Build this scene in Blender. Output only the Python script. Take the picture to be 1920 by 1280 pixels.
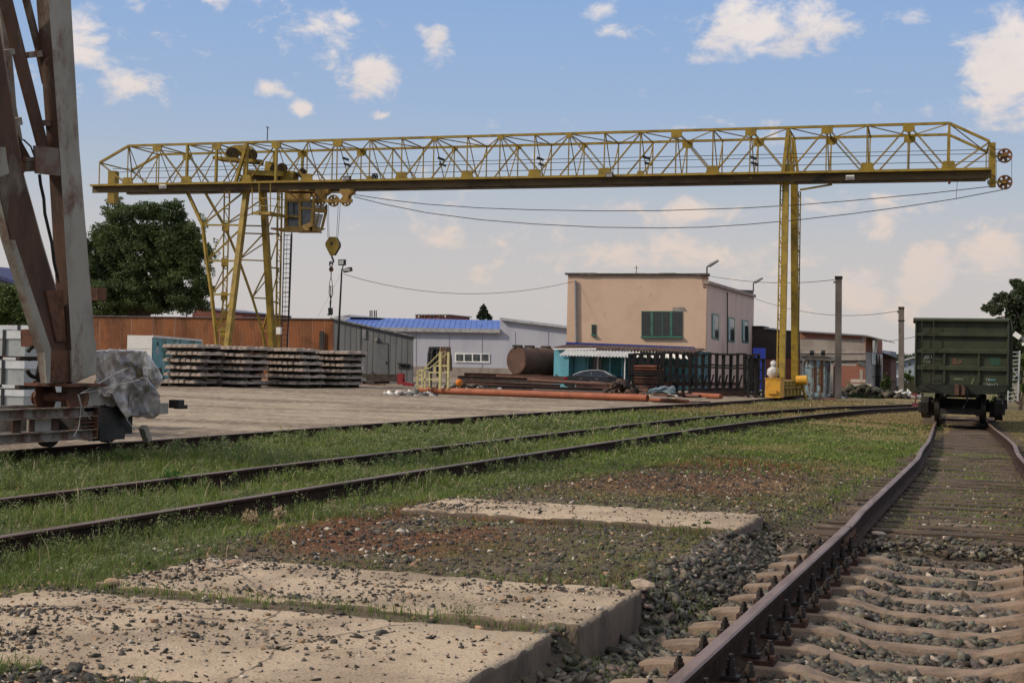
import bpy, math, random
import numpy as np
from mathutils import Vector, Matrix, noise as mnoise
for o in list(bpy.data.objects): bpy.data.objects.remove(o)
scene = bpy.context.scene
rnd = random.Random(7)
rng = np.random.default_rng(11)

# ------------------------------------------------------------------ camera
FPX, YAW, PITCH, ROLL, CAMH = 2600.0, .352, .0156, .022, 1.5
def cam_axes():
    f = np.array([-math.sin(YAW)*math.cos(PITCH), math.cos(YAW)*math.cos(PITCH), math.sin(PITCH)])
    r = np.array([math.cos(YAW), math.sin(YAW), 0]); u = np.cross(r, f)
    return f, r*math.cos(ROLL)+u*math.sin(ROLL), -r*math.sin(ROLL)+u*math.cos(ROLL)
CF, CR, CU = cam_axes()
cam_data = bpy.data.cameras.new('camera'); cam = bpy.data.objects.new('camera', cam_data)
scene.collection.objects.link(cam); scene.camera = cam
cam_data.sensor_width = 36; cam_data.lens = FPX/1920*36
cam_data.clip_start = .1; cam_data.clip_end = 6000
M4 = Matrix.Identity(4)
for i in range(3):
    M4[i][0] = CR[i]; M4[i][1] = CU[i]; M4[i][2] = -CF[i]
M4[2][3] = CAMH
cam.matrix_world = M4
def ray(x, y): return CF + CR*(x-960)/FPX + CU*(640-y)/FPX
def onY(x, y, Y): d = ray(x, y); t = Y/d[1]; return Vector((d[0]*t, Y, CAMH+d[2]*t))
def onX(x, y, X): d = ray(x, y); t = X/d[0]; return Vector((X, d[1]*t, CAMH+d[2]*t))
def onZ(x, y, z): d = ray(x, y); t = (z-CAMH)/d[2]; return Vector((d[0]*t, d[1]*t, z))

# ------------------------------------------------------------------ light
SUN_AZ, SUN_EL = math.radians(-121), math.radians(37)   # azimuth from +Y, clockwise; sun stands to the left, a little behind the camera
sd = bpy.data.lights.new('sun', 'SUN'); sun = bpy.data.objects.new('sun', sd); scene.collection.objects.link(sun)
sd.energy = 3.1; sd.angle = math.radians(4); sd.color = (1, .86, .68)
sv = Vector((math.sin(SUN_AZ)*math.cos(SUN_EL), math.cos(SUN_AZ)*math.cos(SUN_EL), math.sin(SUN_EL)))
sun.rotation_euler = sv.to_track_quat('Z', 'Y').to_euler()
vs = scene.view_settings
vs.view_transform = 'Standard'; vs.look = 'None'; vs.exposure = .17; vs.gamma = 1; vs.use_curve_mapping = False

world = bpy.data.worlds.new('World'); scene.world = world; world.use_nodes = True
def build_world():
    nt = world.node_tree; nt.nodes.clear(); N = nt.nodes.new; L = nt.links.new
    def m(op, a, b=None, c=None):
        n = N('ShaderNodeMath'); n.operation = op
        for i, v in enumerate((a, b, c)):
            if v is None: continue
            if isinstance(v, (int, float)): n.inputs[i].default_value = v
            else: L(v, n.inputs[i])
        return n.outputs[0]
    def vm(op, a, b):
        n = N('ShaderNodeVectorMath'); n.operation = op
        for i, v in enumerate((a, b)):
            if isinstance(v, (tuple, list)): n.inputs[i].default_value = v
            else: L(v, n.inputs[i])
        return n.outputs['Value'] if op == 'DOT_PRODUCT' else n.outputs['Vector']
    def mr(v, a, b, c=0, d=1, sm=True):
        n = N('ShaderNodeMapRange'); n.interpolation_type = 'SMOOTHSTEP' if sm else 'LINEAR'
        L(v, n.inputs[0]); n.inputs[1].default_value = a; n.inputs[2].default_value = b; n.inputs[3].default_value = c; n.inputs[4].default_value = d
        return n.outputs[0]
    tc = N('ShaderNodeTexCoord').outputs['Generated']
    sep = N('ShaderNodeSeparateXYZ'); L(tc, sep.inputs[0]); z = sep.outputs['Z']
    sky = N('ShaderNodeTexSky'); sky.sky_type = 'NISHITA'; sky.sun_disc = False
    sky.sun_elevation = SUN_EL; sky.sun_rotation = SUN_AZ; sky.dust_density = 3
    bg1 = N('ShaderNodeBackground'); L(sky.outputs[0], bg1.inputs[0]); bg1.inputs[1].default_value = .11
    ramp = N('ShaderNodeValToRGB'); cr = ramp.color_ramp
    cols = [(0, (.52, .49, .475)), (.05, (.53, .50, .49)), (.085, (.50, .49, .50)), (.13, (.40, .46, .54)), (.18, (.31, .42, .60)), (.26, (.235, .37, .62)), (.6, (.33, .42, .58)), (1, (.36, .44, .58))]  # topmost stops, out of view, brightened for ambient fill
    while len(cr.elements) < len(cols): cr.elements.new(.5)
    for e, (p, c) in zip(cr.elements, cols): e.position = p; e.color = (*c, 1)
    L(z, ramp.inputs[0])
    # fine cloud noise in direction space, stretched along the horizon
    def fbm(scale, zs, det, rough, dist=0, off=0):
        mp = N('ShaderNodeMapping'); L(tc, mp.inputs[0]); mp.inputs['Scale'].default_value = (1, 1, zs); mp.inputs['Location'].default_value = (off, off*.7, 0)
        n = N('ShaderNodeTexNoise'); n.inputs['Scale'].default_value = scale; n.inputs['Detail'].default_value = det; n.inputs['Roughness'].default_value = rough; n.inputs['Distortion'].default_value = dist
        L(mp.outputs[0], n.inputs['Vector']); return n.outputs[0]
    n1 = fbm(28, 1.5, 8, .62, .3); n2 = fbm(7, 2.5, 6, .6, .2, 3)
    blobs = [(250,165,75,50,1),(245,110,60,22,.75),(150,70,90,75,.8),(255,15,45,25,.7),(330,55,20,14,.5),(690,140,105,50,.95),(820,80,50,52,.85),(505,165,38,26,.8),(567,203,24,18,.8),(712,217,34,12,.6),
             (1470,50,190,75,1),(1330,110,60,22,.6),(1590,50,60,40,.6),(1880,130,110,120,1.15),(1900,60,60,60,.8),(1720,30,60,30,.5),(1150,60,70,28,.45),(1670,172,60,12,.5),
             (1735,520,62,85,1.25),(1610,550,70,60,1.0),(1860,480,85,60,1.15),(1700,590,60,40,.9),(1800,610,180,60,.6),(950,290,130,40,.5),(1300,400,240,50,.64),(1050,440,260,50,.58),(800,430,240,80,.42),(1640,420,180,60,.55),(1250,470,460,55,.68),(1500,560,300,60,.5),(700,340,180,50,.45),(420,100,60,22,.5),(1090,25,90,30,.5),(930,90,60,20,.45),(500,40,90,26,.45),(1900,240,60,30,.6),(1800,430,150,30,.5)]
    acc = None
    for px, py, a, b, w in blobs:
        c = Vector(ray(px, py)).normalized()
        d = vm('SUBTRACT', tc, tuple(c))
        x = m('DIVIDE', vm('DOT_PRODUCT', d, tuple(CR)), a/FPX); y = m('DIVIDE', vm('DOT_PRODUCT', d, tuple(CU)), b/FPX)
        fr = m('MAXIMUM', m('MULTIPLY', vm('DOT_PRODUCT', tc, tuple(CF)), 1), 0)
        l = m('SQRT', m('ADD', m('MULTIPLY', x, x), m('MULTIPLY', y, y)))
        v = m('MULTIPLY', mr(l, 0, 1.35, w, 0), mr(fr, .3, .6))
        acc = v if acc is None else m('MAXIMUM', acc, v)
    gen = m('MULTIPLY', mr(m('ADD', n2, mr(z, .28, .6, 0, .16)), .53, .70), m('ADD', .55, mr(z, .27, .5, 0, .6)))  # cloud cover thickened overhead, beyond the view, to add soft fill light
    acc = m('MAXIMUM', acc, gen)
    dens = m('ADD', m('MULTIPLY', acc, .95), m('MULTIPLY', m('SUBTRACT', n1, .5), 2.6))
    mask = m('MULTIPLY', mr(dens, .34, .98), .95)
    mask = m('MULTIPLY', mask, mr(z, .0, .03))
    # cloud colour: cream above, warmer and greyer near the horizon
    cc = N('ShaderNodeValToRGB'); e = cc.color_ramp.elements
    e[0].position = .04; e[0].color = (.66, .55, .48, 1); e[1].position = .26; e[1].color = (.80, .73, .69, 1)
    k = e.new(.6); k.color = (1.15, 1.08, 1.0, 1); k = e.new(.1); k.color = (.70, .585, .52, 1)  # unseen overhead clouds brightened to add fill light
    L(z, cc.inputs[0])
    n3 = fbm(16, 1.5, 6, .6, .2, 1.7)
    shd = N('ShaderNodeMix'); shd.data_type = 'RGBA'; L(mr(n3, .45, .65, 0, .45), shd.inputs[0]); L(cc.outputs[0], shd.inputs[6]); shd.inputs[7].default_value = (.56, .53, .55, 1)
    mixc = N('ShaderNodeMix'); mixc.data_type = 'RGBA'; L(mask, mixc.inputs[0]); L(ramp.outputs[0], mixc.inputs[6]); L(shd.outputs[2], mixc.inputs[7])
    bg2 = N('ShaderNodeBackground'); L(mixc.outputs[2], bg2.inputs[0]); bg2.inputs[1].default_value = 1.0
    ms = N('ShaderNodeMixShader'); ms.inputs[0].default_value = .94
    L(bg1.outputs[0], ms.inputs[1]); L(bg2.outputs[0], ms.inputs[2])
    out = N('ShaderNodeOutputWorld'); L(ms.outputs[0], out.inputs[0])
build_world()

# ------------------------------------------------------------------ materials
MATS = {}
def mat(name, c1, c2=None, c3=None, rough=.8, metal=0, scale=3.0, thr=(.45, .62), thr3=(.58, .66), bump=.25, bscale=None, stretch=(1, 1, 1), det=6, spec=.35, attr=False, scale3=None, alpha=None, trans=0):
    """procedural weathered surface: c1/c2 mottled, c3 = patches of wear"""
    if name in MATS: return MATS[name]
    mt = bpy.data.materials.new(name); mt.use_nodes = True; nt = mt.node_tree; N = nt.nodes.new; L = nt.links.new
    b = nt.nodes['Principled BSDF']
    c2 = c2 or tuple(x*.7 for x in c1)
    geo = N('ShaderNodeNewGeometry'); mp = N('ShaderNodeMapping'); L(geo.outputs['Position'], mp.inputs[0]); mp.inputs['Scale'].default_value = stretch
    def nz(s, d=det, r=.6):
        n = N('ShaderNodeTexNoise'); n.inputs['Scale'].default_value = s; n.inputs['Detail'].default_value = d; n.inputs['Roughness'].default_value = r
        L(mp.outputs[0], n.inputs['Vector']); return n.outputs[0]
    def mr(v, a, bb, lo=0, hi=1):
        n = N('ShaderNodeMapRange'); L(v, n.inputs[0]); n.inputs[1].default_value = a; n.inputs[2].default_value = bb; n.inputs[3].default_value = lo; n.inputs[4].default_value = hi; return n.outputs[0]
    def mix(f, a, bb):
        n = N('ShaderNodeMix'); n.data_type = 'RGBA'
        if hasattr(f, 'links'): L(f, n.inputs[0])
        else: n.inputs[0].default_value = f
        for i, v in ((6, a), (7, bb)):
            if isinstance(v, tuple): n.inputs[i].default_value = (*v, 1)
            else: L(v, n.inputs[i])
        return n.outputs[2]
    n1 = nz(scale)
    col = mix(mr(n1, *thr), c1, c2)
    if c3: col = mix(mr(nz(scale3 or scale*.6, 8, .7), *thr3), col, c3)
    if attr:
        at = N('ShaderNodeAttribute'); at.attribute_name = 'Col'
        n = N('ShaderNodeMix'); n.data_type = 'RGBA'; n.blend_type = 'MULTIPLY'; n.inputs[0].default_value = 1; L(col, n.inputs[6]); L(at.outputs[0], n.inputs[7]); col = n.outputs[2]
    L(col, b.inputs['Base Color'])
    L(mr(n1, .3, .7, max(.05, rough-.12), min(1, rough+.1)), b.inputs['Roughness'])
    b.inputs['Metallic'].default_value = metal; b.inputs['Specular IOR Level'].default_value = spec
    if bump:
        bp = N('ShaderNodeBump'); bp.inputs['Strength'].default_value = bump; bp.inputs['Distance'].default_value = .02
        L(nz(bscale or scale*4, 8), bp.inputs['Height']); L(bp.outputs[0], b.inputs['Normal'])
    if trans: b.inputs['Transmission Weight'].default_value = trans
    if alpha is not None: b.inputs['Alpha'].default_value = alpha
    MATS[name] = mt; return mt

yellow = mat('yellow_paint', (.265, .178, .020), (.17, .115, .017), (.085, .045, .017), rough=.55, scale=2.2, thr3=(.60, .74), bump=.1)
rust = mat('rust', (.12, .05, .028), (.06, .03, .02), (.20, .085, .035), rough=.85, scale=5, bump=.3)
railside = mat('rail_rust', (.034, .018, .012), (.020, .012, .009), (.075, .034, .02), rough=.85, spec=.15, scale=14, bump=.2, thr3=(.55, .75))
railtop = mat('rail_worn_top', (.15, .095, .072), (.10, .062, .048), (.19, .085, .045), rough=.45, metal=0, scale=9, bump=.05, stretch=(1, .15, 1), thr3=(.62, .75))
dark = mat('dark_steel', (.028, .025, .022), (.015, .014, .013), (.06, .035, .02), rough=.7, scale=4)
black = mat('black_rubber', (.012, .012, .012), rough=.6, scale=6, bump=.1)
concrete = mat('concrete', (.215, .155, .112), (.14, .10, .075), (.06, .047, .038), rough=.95, scale=7, bump=.5, bscale=60, thr3=(.62, .75), scale3=14)
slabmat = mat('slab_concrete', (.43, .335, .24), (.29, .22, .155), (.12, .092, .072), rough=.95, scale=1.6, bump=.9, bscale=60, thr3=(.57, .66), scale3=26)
def crack(mt):
    nt = mt.node_tree; N = nt.nodes.new; L = nt.links.new; b = nt.nodes['Principled BSDF']; src = b.inputs['Base Color'].links[0].from_socket; g = N('ShaderNodeNewGeometry')
    n = N('ShaderNodeTexNoise'); n.inputs['Scale'].default_value = 3; n.inputs['Detail'].default_value = 6; L(g.outputs['Position'], n.inputs[0]); va = N('ShaderNodeVectorMath'); va.operation = 'MULTIPLY_ADD'; va.inputs[1].default_value = (.35, .35, 0); L(n.outputs['Color'], va.inputs[0]); L(g.outputs['Position'], va.inputs[2])
    v = N('ShaderNodeTexVoronoi'); v.feature = 'DISTANCE_TO_EDGE'; v.inputs['Scale'].default_value = .55; L(va.outputs[0], v.inputs['Vector']); r = N('ShaderNodeMapRange'); L(v.outputs['Distance'], r.inputs[0]); r.inputs[1].default_value = .002; r.inputs[2].default_value = .007; r.inputs[3].default_value = .8; r.inputs[4].default_value = 0
    mx = N('ShaderNodeMix'); mx.data_type = 'RGBA'; L(r.outputs[0], mx.inputs[0]); L(src, mx.inputs[6]); mx.inputs[7].default_value = (.06, .048, .038, 1)
    n2 = N('ShaderNodeTexNoise'); n2.inputs['Scale'].default_value = .9; n2.inputs['Detail'].default_value = 5; L(g.outputs['Position'], n2.inputs[0]); r2 = N('ShaderNodeMapRange'); L(n2.outputs[0], r2.inputs[0]); r2.inputs[1].default_value = .48; r2.inputs[2].default_value = .68; r2.inputs[4].default_value = .5
    m2 = N('ShaderNodeMix'); m2.data_type = 'RGBA'; L(r2.outputs[0], m2.inputs[0]); L(mx.outputs[2], m2.inputs[6]); m2.inputs[7].default_value = (.20, .155, .11, 1); L(m2.outputs[2], b.inputs['Base Color'])
crack(slabmat)
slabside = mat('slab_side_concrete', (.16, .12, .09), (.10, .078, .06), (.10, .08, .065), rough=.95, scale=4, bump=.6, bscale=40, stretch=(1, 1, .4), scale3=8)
oldconc = mat('old_sleeper_concrete', (.37, .30, .25), (.25, .205, .17), (.10, .08, .07), rough=.95, scale=2.5, bump=.4, thr3=(.57, .7), scale3=1.2)
wood = mat('weathered_wood', (.075, .052, .038), (.038, .028, .022), (.16, .12, .09), rough=.95, scale=9, bump=.6, stretch=(.15, 1, 1))

# ------------------------------------------------------------------ mesh helpers
COL = scene.collection
class MB:
    def __init__(s): s.v = []; s.f = []; s.mi = []; s.m = 0
    def add(s, vs, fs):
        b = len(s.v); s.v += [tuple(v) for v in vs]; s.f += [tuple(i+b for i in f) for f in fs]; s.mi += [s.m]*len(fs); return s
    def box(s, c, d, rot=None):
        c = Vector(c); vs = []
        for x in (-.5, .5):
            for y in (-.5, .5):
                for z in (-.5, .5):
                    p = Vector((x*d[0], y*d[1], z*d[2]))
                    if rot is not None: p = rot @ p
                    vs.append(c+p)
        return s.add(vs, [(0, 1, 3, 2), (4, 6, 7, 5), (0, 4, 5, 1), (2, 3, 7, 6), (0, 2, 6, 4), (1, 5, 7, 3)])
    def bb(s, x0, x1, y0, y1, z0, z1): return s.box(((x0+x1)/2, (y0+y1)/2, (z0+z1)/2), (abs(x1-x0), abs(y1-y0), abs(z1-z0)))
    def frame(s, p, q, up=(0, 0, 1)):
        p = Vector(p); q = Vector(q); a = (q-p).normalized(); u = Vector(up)
        if abs(a.dot(u)) > .98: u = Vector((1, 0, 0))
        x = a.cross(u).normalized(); return p, q, a, x, x.cross(a)
    def bar(s, p, q, w, h=None, up=(0, 0, 1)):
        h = h or w; p, q, a, x, y = s.frame(p, q, up)
        vs = [P+x*(i*w/2)+y*(j*h/2) for P in (p, q) for i, j in ((-1, -1), (1, -1), (1, 1), (-1, 1))]
        return s.add(vs, [(0, 1, 2, 3), (7, 6, 5, 4), (0, 4, 5, 1), (1, 5, 6, 2), (2, 6, 7, 3), (3, 7, 4, 0)])
    def angle(s, p, q, w, t=.012, up=(0, 0, 1)):           # steel angle section
        p, q, a, x, y = s.frame(p, q, up)
        s.bar(p-y*(w/2), q-y*(w/2), w, t, up=y); return s.bar(p-x*(w/2-t/2), q-x*(w/2-t/2), t, w-t*2, up=y)
    def tube(s, p, q, r, n=8, r2=None, caps=True):
        r2 = r if r2 is None else r2; p, q, a, x, y = s.frame(p, q)
        vs = [P+x*(R*math.cos(k*2*math.pi/n))+y*(R*math.sin(k*2*math.pi/n)) for P, R in ((p, r), (q, r2)) for k in range(n)]
        fs = [(k, (k+1) % n, n+(k+1) % n, n+k) for k in range(n)]
        if caps: fs += [tuple(range(n))[::-1], tuple(range(n, 2*n))]
        return s.add(vs, fs)
    def path(s, pts, r, n=6):
        pts = [Vector(p) for p in pts]; rings = []
        for i, p in enumerate(pts):
            a = (pts[min(i+1, len(pts)-1)]-pts[max(i-1, 0)]).normalized(); u = Vector((0, 0, 1)) if abs(a.z) < .9 else Vector((1, 0, 0))
            x = a.cross(u).normalized(); y = x.cross(a); rings.append([p+x*(r*math.cos(k*2*math.pi/n))+y*(r*math.sin(k*2*math.pi/n)) for k in range(n)])
        vs = [v for g in rings for v in g]; fs = []
        for i in range(len(pts)-1): fs += [(i*n+k, i*n+(k+1) % n, (i+1)*n+(k+1) % n, (i+1)*n+k) for k in range(n)]
        fs += [tuple(range(n))[::-1], tuple(range((len(pts)-1)*n, len(pts)*n))]
        return s.add(vs, fs)
    def prism(s, pts, ext):                                 # planar polygon pts extruded by vector ext
        pts = [Vector(p) for p in pts]; e = Vector(ext); n = len(pts)
        return s.add(pts+[p+e for p in pts], [tuple(range(n))[::-1], tuple(range(n, 2*n))]+[(k, (k+1) % n, n+(k+1) % n, n+k) for k in range(n)])
    def sweep(s, prof, path, mis=None):                     # prof (x across, z up) along a path of points, with optional material per profile edge
        n = len(prof); path = [Vector(p) for p in path]; vs = []
        for i, p in enumerate(path):
            a = path[min(i+1, len(path)-1)]-path[max(i-1, 0)]; a.z = 0; a.normalize(); x = Vector((a.y, -a.x, 0))
            vs += [p+x*u+Vector((0, 0, w)) for u, w in prof]
        b = len(s.v); s.v += [tuple(v) for v in vs]
        for i in range(len(path)-1):
            for k in range(n):
                s.f.append((b+i*n+k, b+i*n+(k+1) % n, b+(i+1)*n+(k+1) % n, b+(i+1)*n+k)); s.mi.append(mis[k] if mis else 0)
        s.f.append(tuple(b+k for k in range(n))); s.mi.append(0); s.f.append(tuple(b+(len(path)-1)*n+k for k in range(n))[::-1]); s.mi.append(0)
        return s
    def corr(s, p, ex, ey, nz, waves, amp, thick=.01, n=4):  # corrugated sheet from corner p along ex (waves across ex), slope ey, normal nz
        p, ex, ey, nz = map(Vector, (p, ex, ey, nz)); m = waves*n; vs = []
        for t in (0, -thick):
            for j in (0, 1):
                for i in range(m+1): vs.append(p+ex*(i/m)+ey*j+nz*(amp*math.sin(2*math.pi*i/n)+t))
        w = m+1; fs = []
        for i in range(m):
            fs += [(i, i+1, w+i+1, w+i), (2*w+i, 3*w+i, 3*w+i+1, 2*w+i+1), (i, 2*w+i, 2*w+i+1, i+1), (w+i, w+i+1, 3*w+i+1, 3*w+i)]
        return s.add(vs, fs)
    def build(s, name, mt, parent=None, smooth=None, label=None, org=None):
        me = bpy.data.meshes.new(name); o = bpy.data.objects.new(name, me); COL.objects.link(o)
        off = Vector(org) if org is not None else (parent_origin(parent) if parent else Vector((0, 0, 0)))
        me.from_pydata([(a-off.x, b-off.y, c-off.z) for a, b, c in s.v], [], s.f)
        for x in (mt if isinstance(mt, (list, tuple)) else [mt]): me.materials.append(x)
        if any(s.mi): me.polygons.foreach_set('material_index', s.mi)
        if smooth:
            me.polygons.foreach_set('use_smooth', [True]*len(me.polygons)); me.set_sharp_from_angle(angle=math.radians(smooth))
        me.update()
        if parent: o.parent = parent
        elif org is not None: o.location = off
        if label: o['label'] = label
        return o
ORG = {}
def parent_origin(p):
    v = Vector((0, 0, 0))
    while p is not None: v = v+p.location; p = p.parent
    return v
def tag(o, label, cat, group=None):
    o['label'] = label; o['category'] = cat
    if group: o['group'] = group
    return o
def thing(name, label, cat, loc=(0, 0, 0), group=None):
    o = bpy.data.objects.new(name, None); COL.objects.link(o); o.location = loc; o.empty_display_size = .3
    return tag(o, label, cat, group)
def copy_tree(o, loc=None, rz=None, label=None, parent=None):
    c = o.copy(); COL.objects.link(c)
    if parent: c.parent = parent
    if loc is not None: c.location = loc
    if rz is not None: c.rotation_euler = (0, 0, rz)
    if label: c['label'] = label
    for ch in o.children: copy_tree(ch, parent=c)
    return c
def npmesh(name, v, f, mt, cols=None, kind=None, smooth=False, mi=None):
    v = np.asarray(v, np.float32); f = np.asarray(f, np.int32); k = f.shape[1]
    me = bpy.data.meshes.new(name); me.vertices.add(len(v)); me.vertices.foreach_set('co', v.ravel())
    me.loops.add(f.size); me.loops.foreach_set('vertex_index', f.ravel())
    me.polygons.add(len(f)); me.polygons.foreach_set('loop_start', np.arange(0, f.size, k, dtype=np.int32)); me.polygons.foreach_set('loop_total', np.full(len(f), k, np.int32))
    if smooth: me.polygons.foreach_set('use_smooth', np.ones(len(f), bool))
    for x in (mt if isinstance(mt, (list, tuple)) else [mt]): me.materials.append(x)
    if mi is not None: me.polygons.foreach_set('material_index', np.asarray(mi, np.int32))
    me.update(calc_edges=True)
    if cols is not None:
        ca = me.color_attributes.new('Col', 'FLOAT_COLOR', 'POINT'); cc = np.ones((len(v), 4), np.float32); cc[:, :cols.shape[1]] = cols; ca.data.foreach_set('color', cc.ravel())
    o = bpy.data.objects.new(name, me); COL.objects.link(o)
    if kind: o['kind'] = kind
    return o
# numpy value noise
_perm = rng.random((256, 256)).astype(np.float32)
def vnoise(x, y):
    xi = np.floor(x).astype(int); yi = np.floor(y).astype(int); fx = x-xi; fy = y-yi; fx = fx*fx*(3-2*fx); fy = fy*fy*(3-2*fy)
    g = lambda a, b: _perm[a & 255, b & 255]
    return (g(xi, yi)*(1-fx)+g(xi+1, yi)*fx)*(1-fy)+(g(xi, yi+1)*(1-fx)+g(xi+1, yi+1)*fx)*fy
def fbm(x, y, o=4, r=.55):
    s = 0; a = 1; t = 0
    for k in range(o): s = s+a*vnoise(x*2**k+17.3*k, y*2**k+9.1*k); t += a; a *= r
    return s/t
def sm(a, b, x): t = np.clip((x-a)/(b-a), 0, 1); return t*t*(3-2*t)

# ------------------------------------------------------------------ terrain
SLABS = [(-5.25, -2.17, 4.95, 6.57), (-5.1, -2.11, 6.86, 8.09), (-5.3, -2.2, 11.58, 12.8)]
def ZB(x, y):      # smooth base level of the ground
    z = -.20*sm(28, 75, y)-.2*sm(18, 48, y)*sm(-8, -3, x)
    st = sm(8.15, 8.5, y)*sm(11.7, 11.2, y)+sm(12.8, 13.2, y); e0 = -2.10+.40*st; e1 = -2.17-.1*st
    z = z+.115*sm(e0, e1, x)*(1-sm(13, 21, y))*sm(-6.5, -5.3, x)*sm(0, 2, y+0*x)+.035*sm(-2.5, -2.8, x)*sm(-6, -5, x)*np.exp(-((y-6.71)/.12)**2)+.04*sm(-2.6, -2.9, x)*sm(4.98, 4.90, y)
    z = z-.10*sm(-2.25, -1.8, x)*(1-sm(11.9, 12.6, y))*(1-sm(2.2, 3.0, x))-.045*sm(-1.0, -.7, x)*sm(.45, .15, x)*(1-sm(11.9, 12.6, y))
    z = z-.035*sm(-2.1, -1.8, x)*sm(11.9, 12.6, y)*(1-sm(1.5, 2, x))
    return z
def ZG(x, y):
    far = sm(6, 20, np.hypot(x, y))
    on = sm(-1.9, -2.3, x)+sm(2.0, 2.6, x)
    z = ZB(x, y)+(fbm(x*1.3, y*1.3, 4)-.5)*.05*np.clip(on+.25, 0, 1)+(fbm(x*.25+9, y*.25, 3)-.5)*.10*sm(9, 30, y)*np.clip(on, 0, 1)
    for a, b, c, d in SLABS:    # keep the soil just under the slab tops
        ins = sm(a-.1, a+.1, x)*sm(b+.15, b-.02, x)*sm(c-.05, c+.05, y)*sm(d+.05, d-.05, y)
        z = z-ins*.09
    return z
def z1(x, y): return float(ZB(np.float64(x), np.float64(y)))
def hit(px, py, dz=0.0):       # photograph pixel to the point where its ray meets the ground (+dz)
    z = 0
    for _ in range(25): p = onZ(px, py, z+dz); z = z1(p.x, p.y)
    return p

# ground cover masks, shared by the ground's colour and by what grows on it
def rail_d_x(y): return np.interp(y, [0, 12, 18, 22, 25, 32, 40, 50, 60, 75, 90, 120], [-1.33, -1.36, -1.41, -1.45, -1.53, -1.85, -2.24, -2.7, -3.15, -3.9, -4.5, -5.8])
def cover(x, y):
    n = fbm(x*.55+3, y*.55, 4); n2 = fbm(x*1.7+40, y*1.7+7, 4); n3 = fbm(x*4+11, y*4, 3)
    xa = -12.75
    yard = sm(xa-.1, xa-.9, x+ (n2-.5)*.9)*sm(8, 12, y)
    yard = np.maximum(yard, sm(62, 70, y)*sm(-10, -12, x))
    strip = sm(-12.9, -12.2, x)*sm(-5.0, -5.9, x+(n-.5)*1.2)
    g = strip*(.55+.6*sm(.28, .5, n2))
    mid = sm(-5.9, -5.0, x)*sm(-1.7, -2.1, x)
    g = g+mid*np.clip(sm(9.0, 10.5, y)*.25*sm(.45, .6, n)+sm(13.3, 14.5, y)*.15+sm(22, 25, y+(n-.5)*9)*.85+sm(.5, .62, n2)*.5, 0, 1)
    g = g+sm(-2.6, -1.5, x)*sm(14, 22, y)*sm(.42, .6, n2)*.5*sm(1.5, .5, x)
    g = g+sm(rail_d_x(y)+1.6, rail_d_x(y)+2.4, x)*(.5+.4*n)
    g = g+sm(-5.2, -6.2, x)*sm(10, 4, y)*.8*(1-yard)
    dry = np.clip(sm(34, 41, y+(n-.5)*12+(x+4)*1.0)*(1-sm(80, 110, y))*.95+.7*sm(.52, .62, fbm(x*.7+90, y*.35, 3))*sm(-6.5, -5, x)*sm(13, 17, y), 0, 1)
    g = np.clip(g, 0, 1)*(1-yard)
    red = sm(-5.9, -5.3, x)*sm(-3.2, -4.3, x+(n2-.5)*2)*sm(8.3, 9.2, y)*sm(13, 11.3, y)*sm(.30, .55, n2)
    red = red+.75*sm(-5.4, -4.6, x)*sm(-2.2, -3.2, x)*sm(14, 16, y)*sm(25, 21, y+(n2-.5)*6)*sm(.40, .55, n)
    ballast = sm(-2.35, -1.95, x+(n3-.5)*.3)*sm(2.6, 2.2, x)*(1-sm(11.7, 12.6, y+(n3-.5)))
    gravel = sm(-5.6, -4.6, x)*sm(-1.9, -2.3, x)*sm(7.5, 8.2, y)*(1-sm(18, 24, y))
    rut = np.clip(sm(.46, .62, fbm(x*.12, y*.5+30, 4))+.6*sm(44, 60, y+x*.15), 0, 1)*yard
    return yard, np.clip(g*(1-red*.7)*(1-ballast), 0, 1), np.clip(dry, 0, 1)*(1-yard), np.clip(red, 0, 1), ballast, gravel, rut

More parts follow.
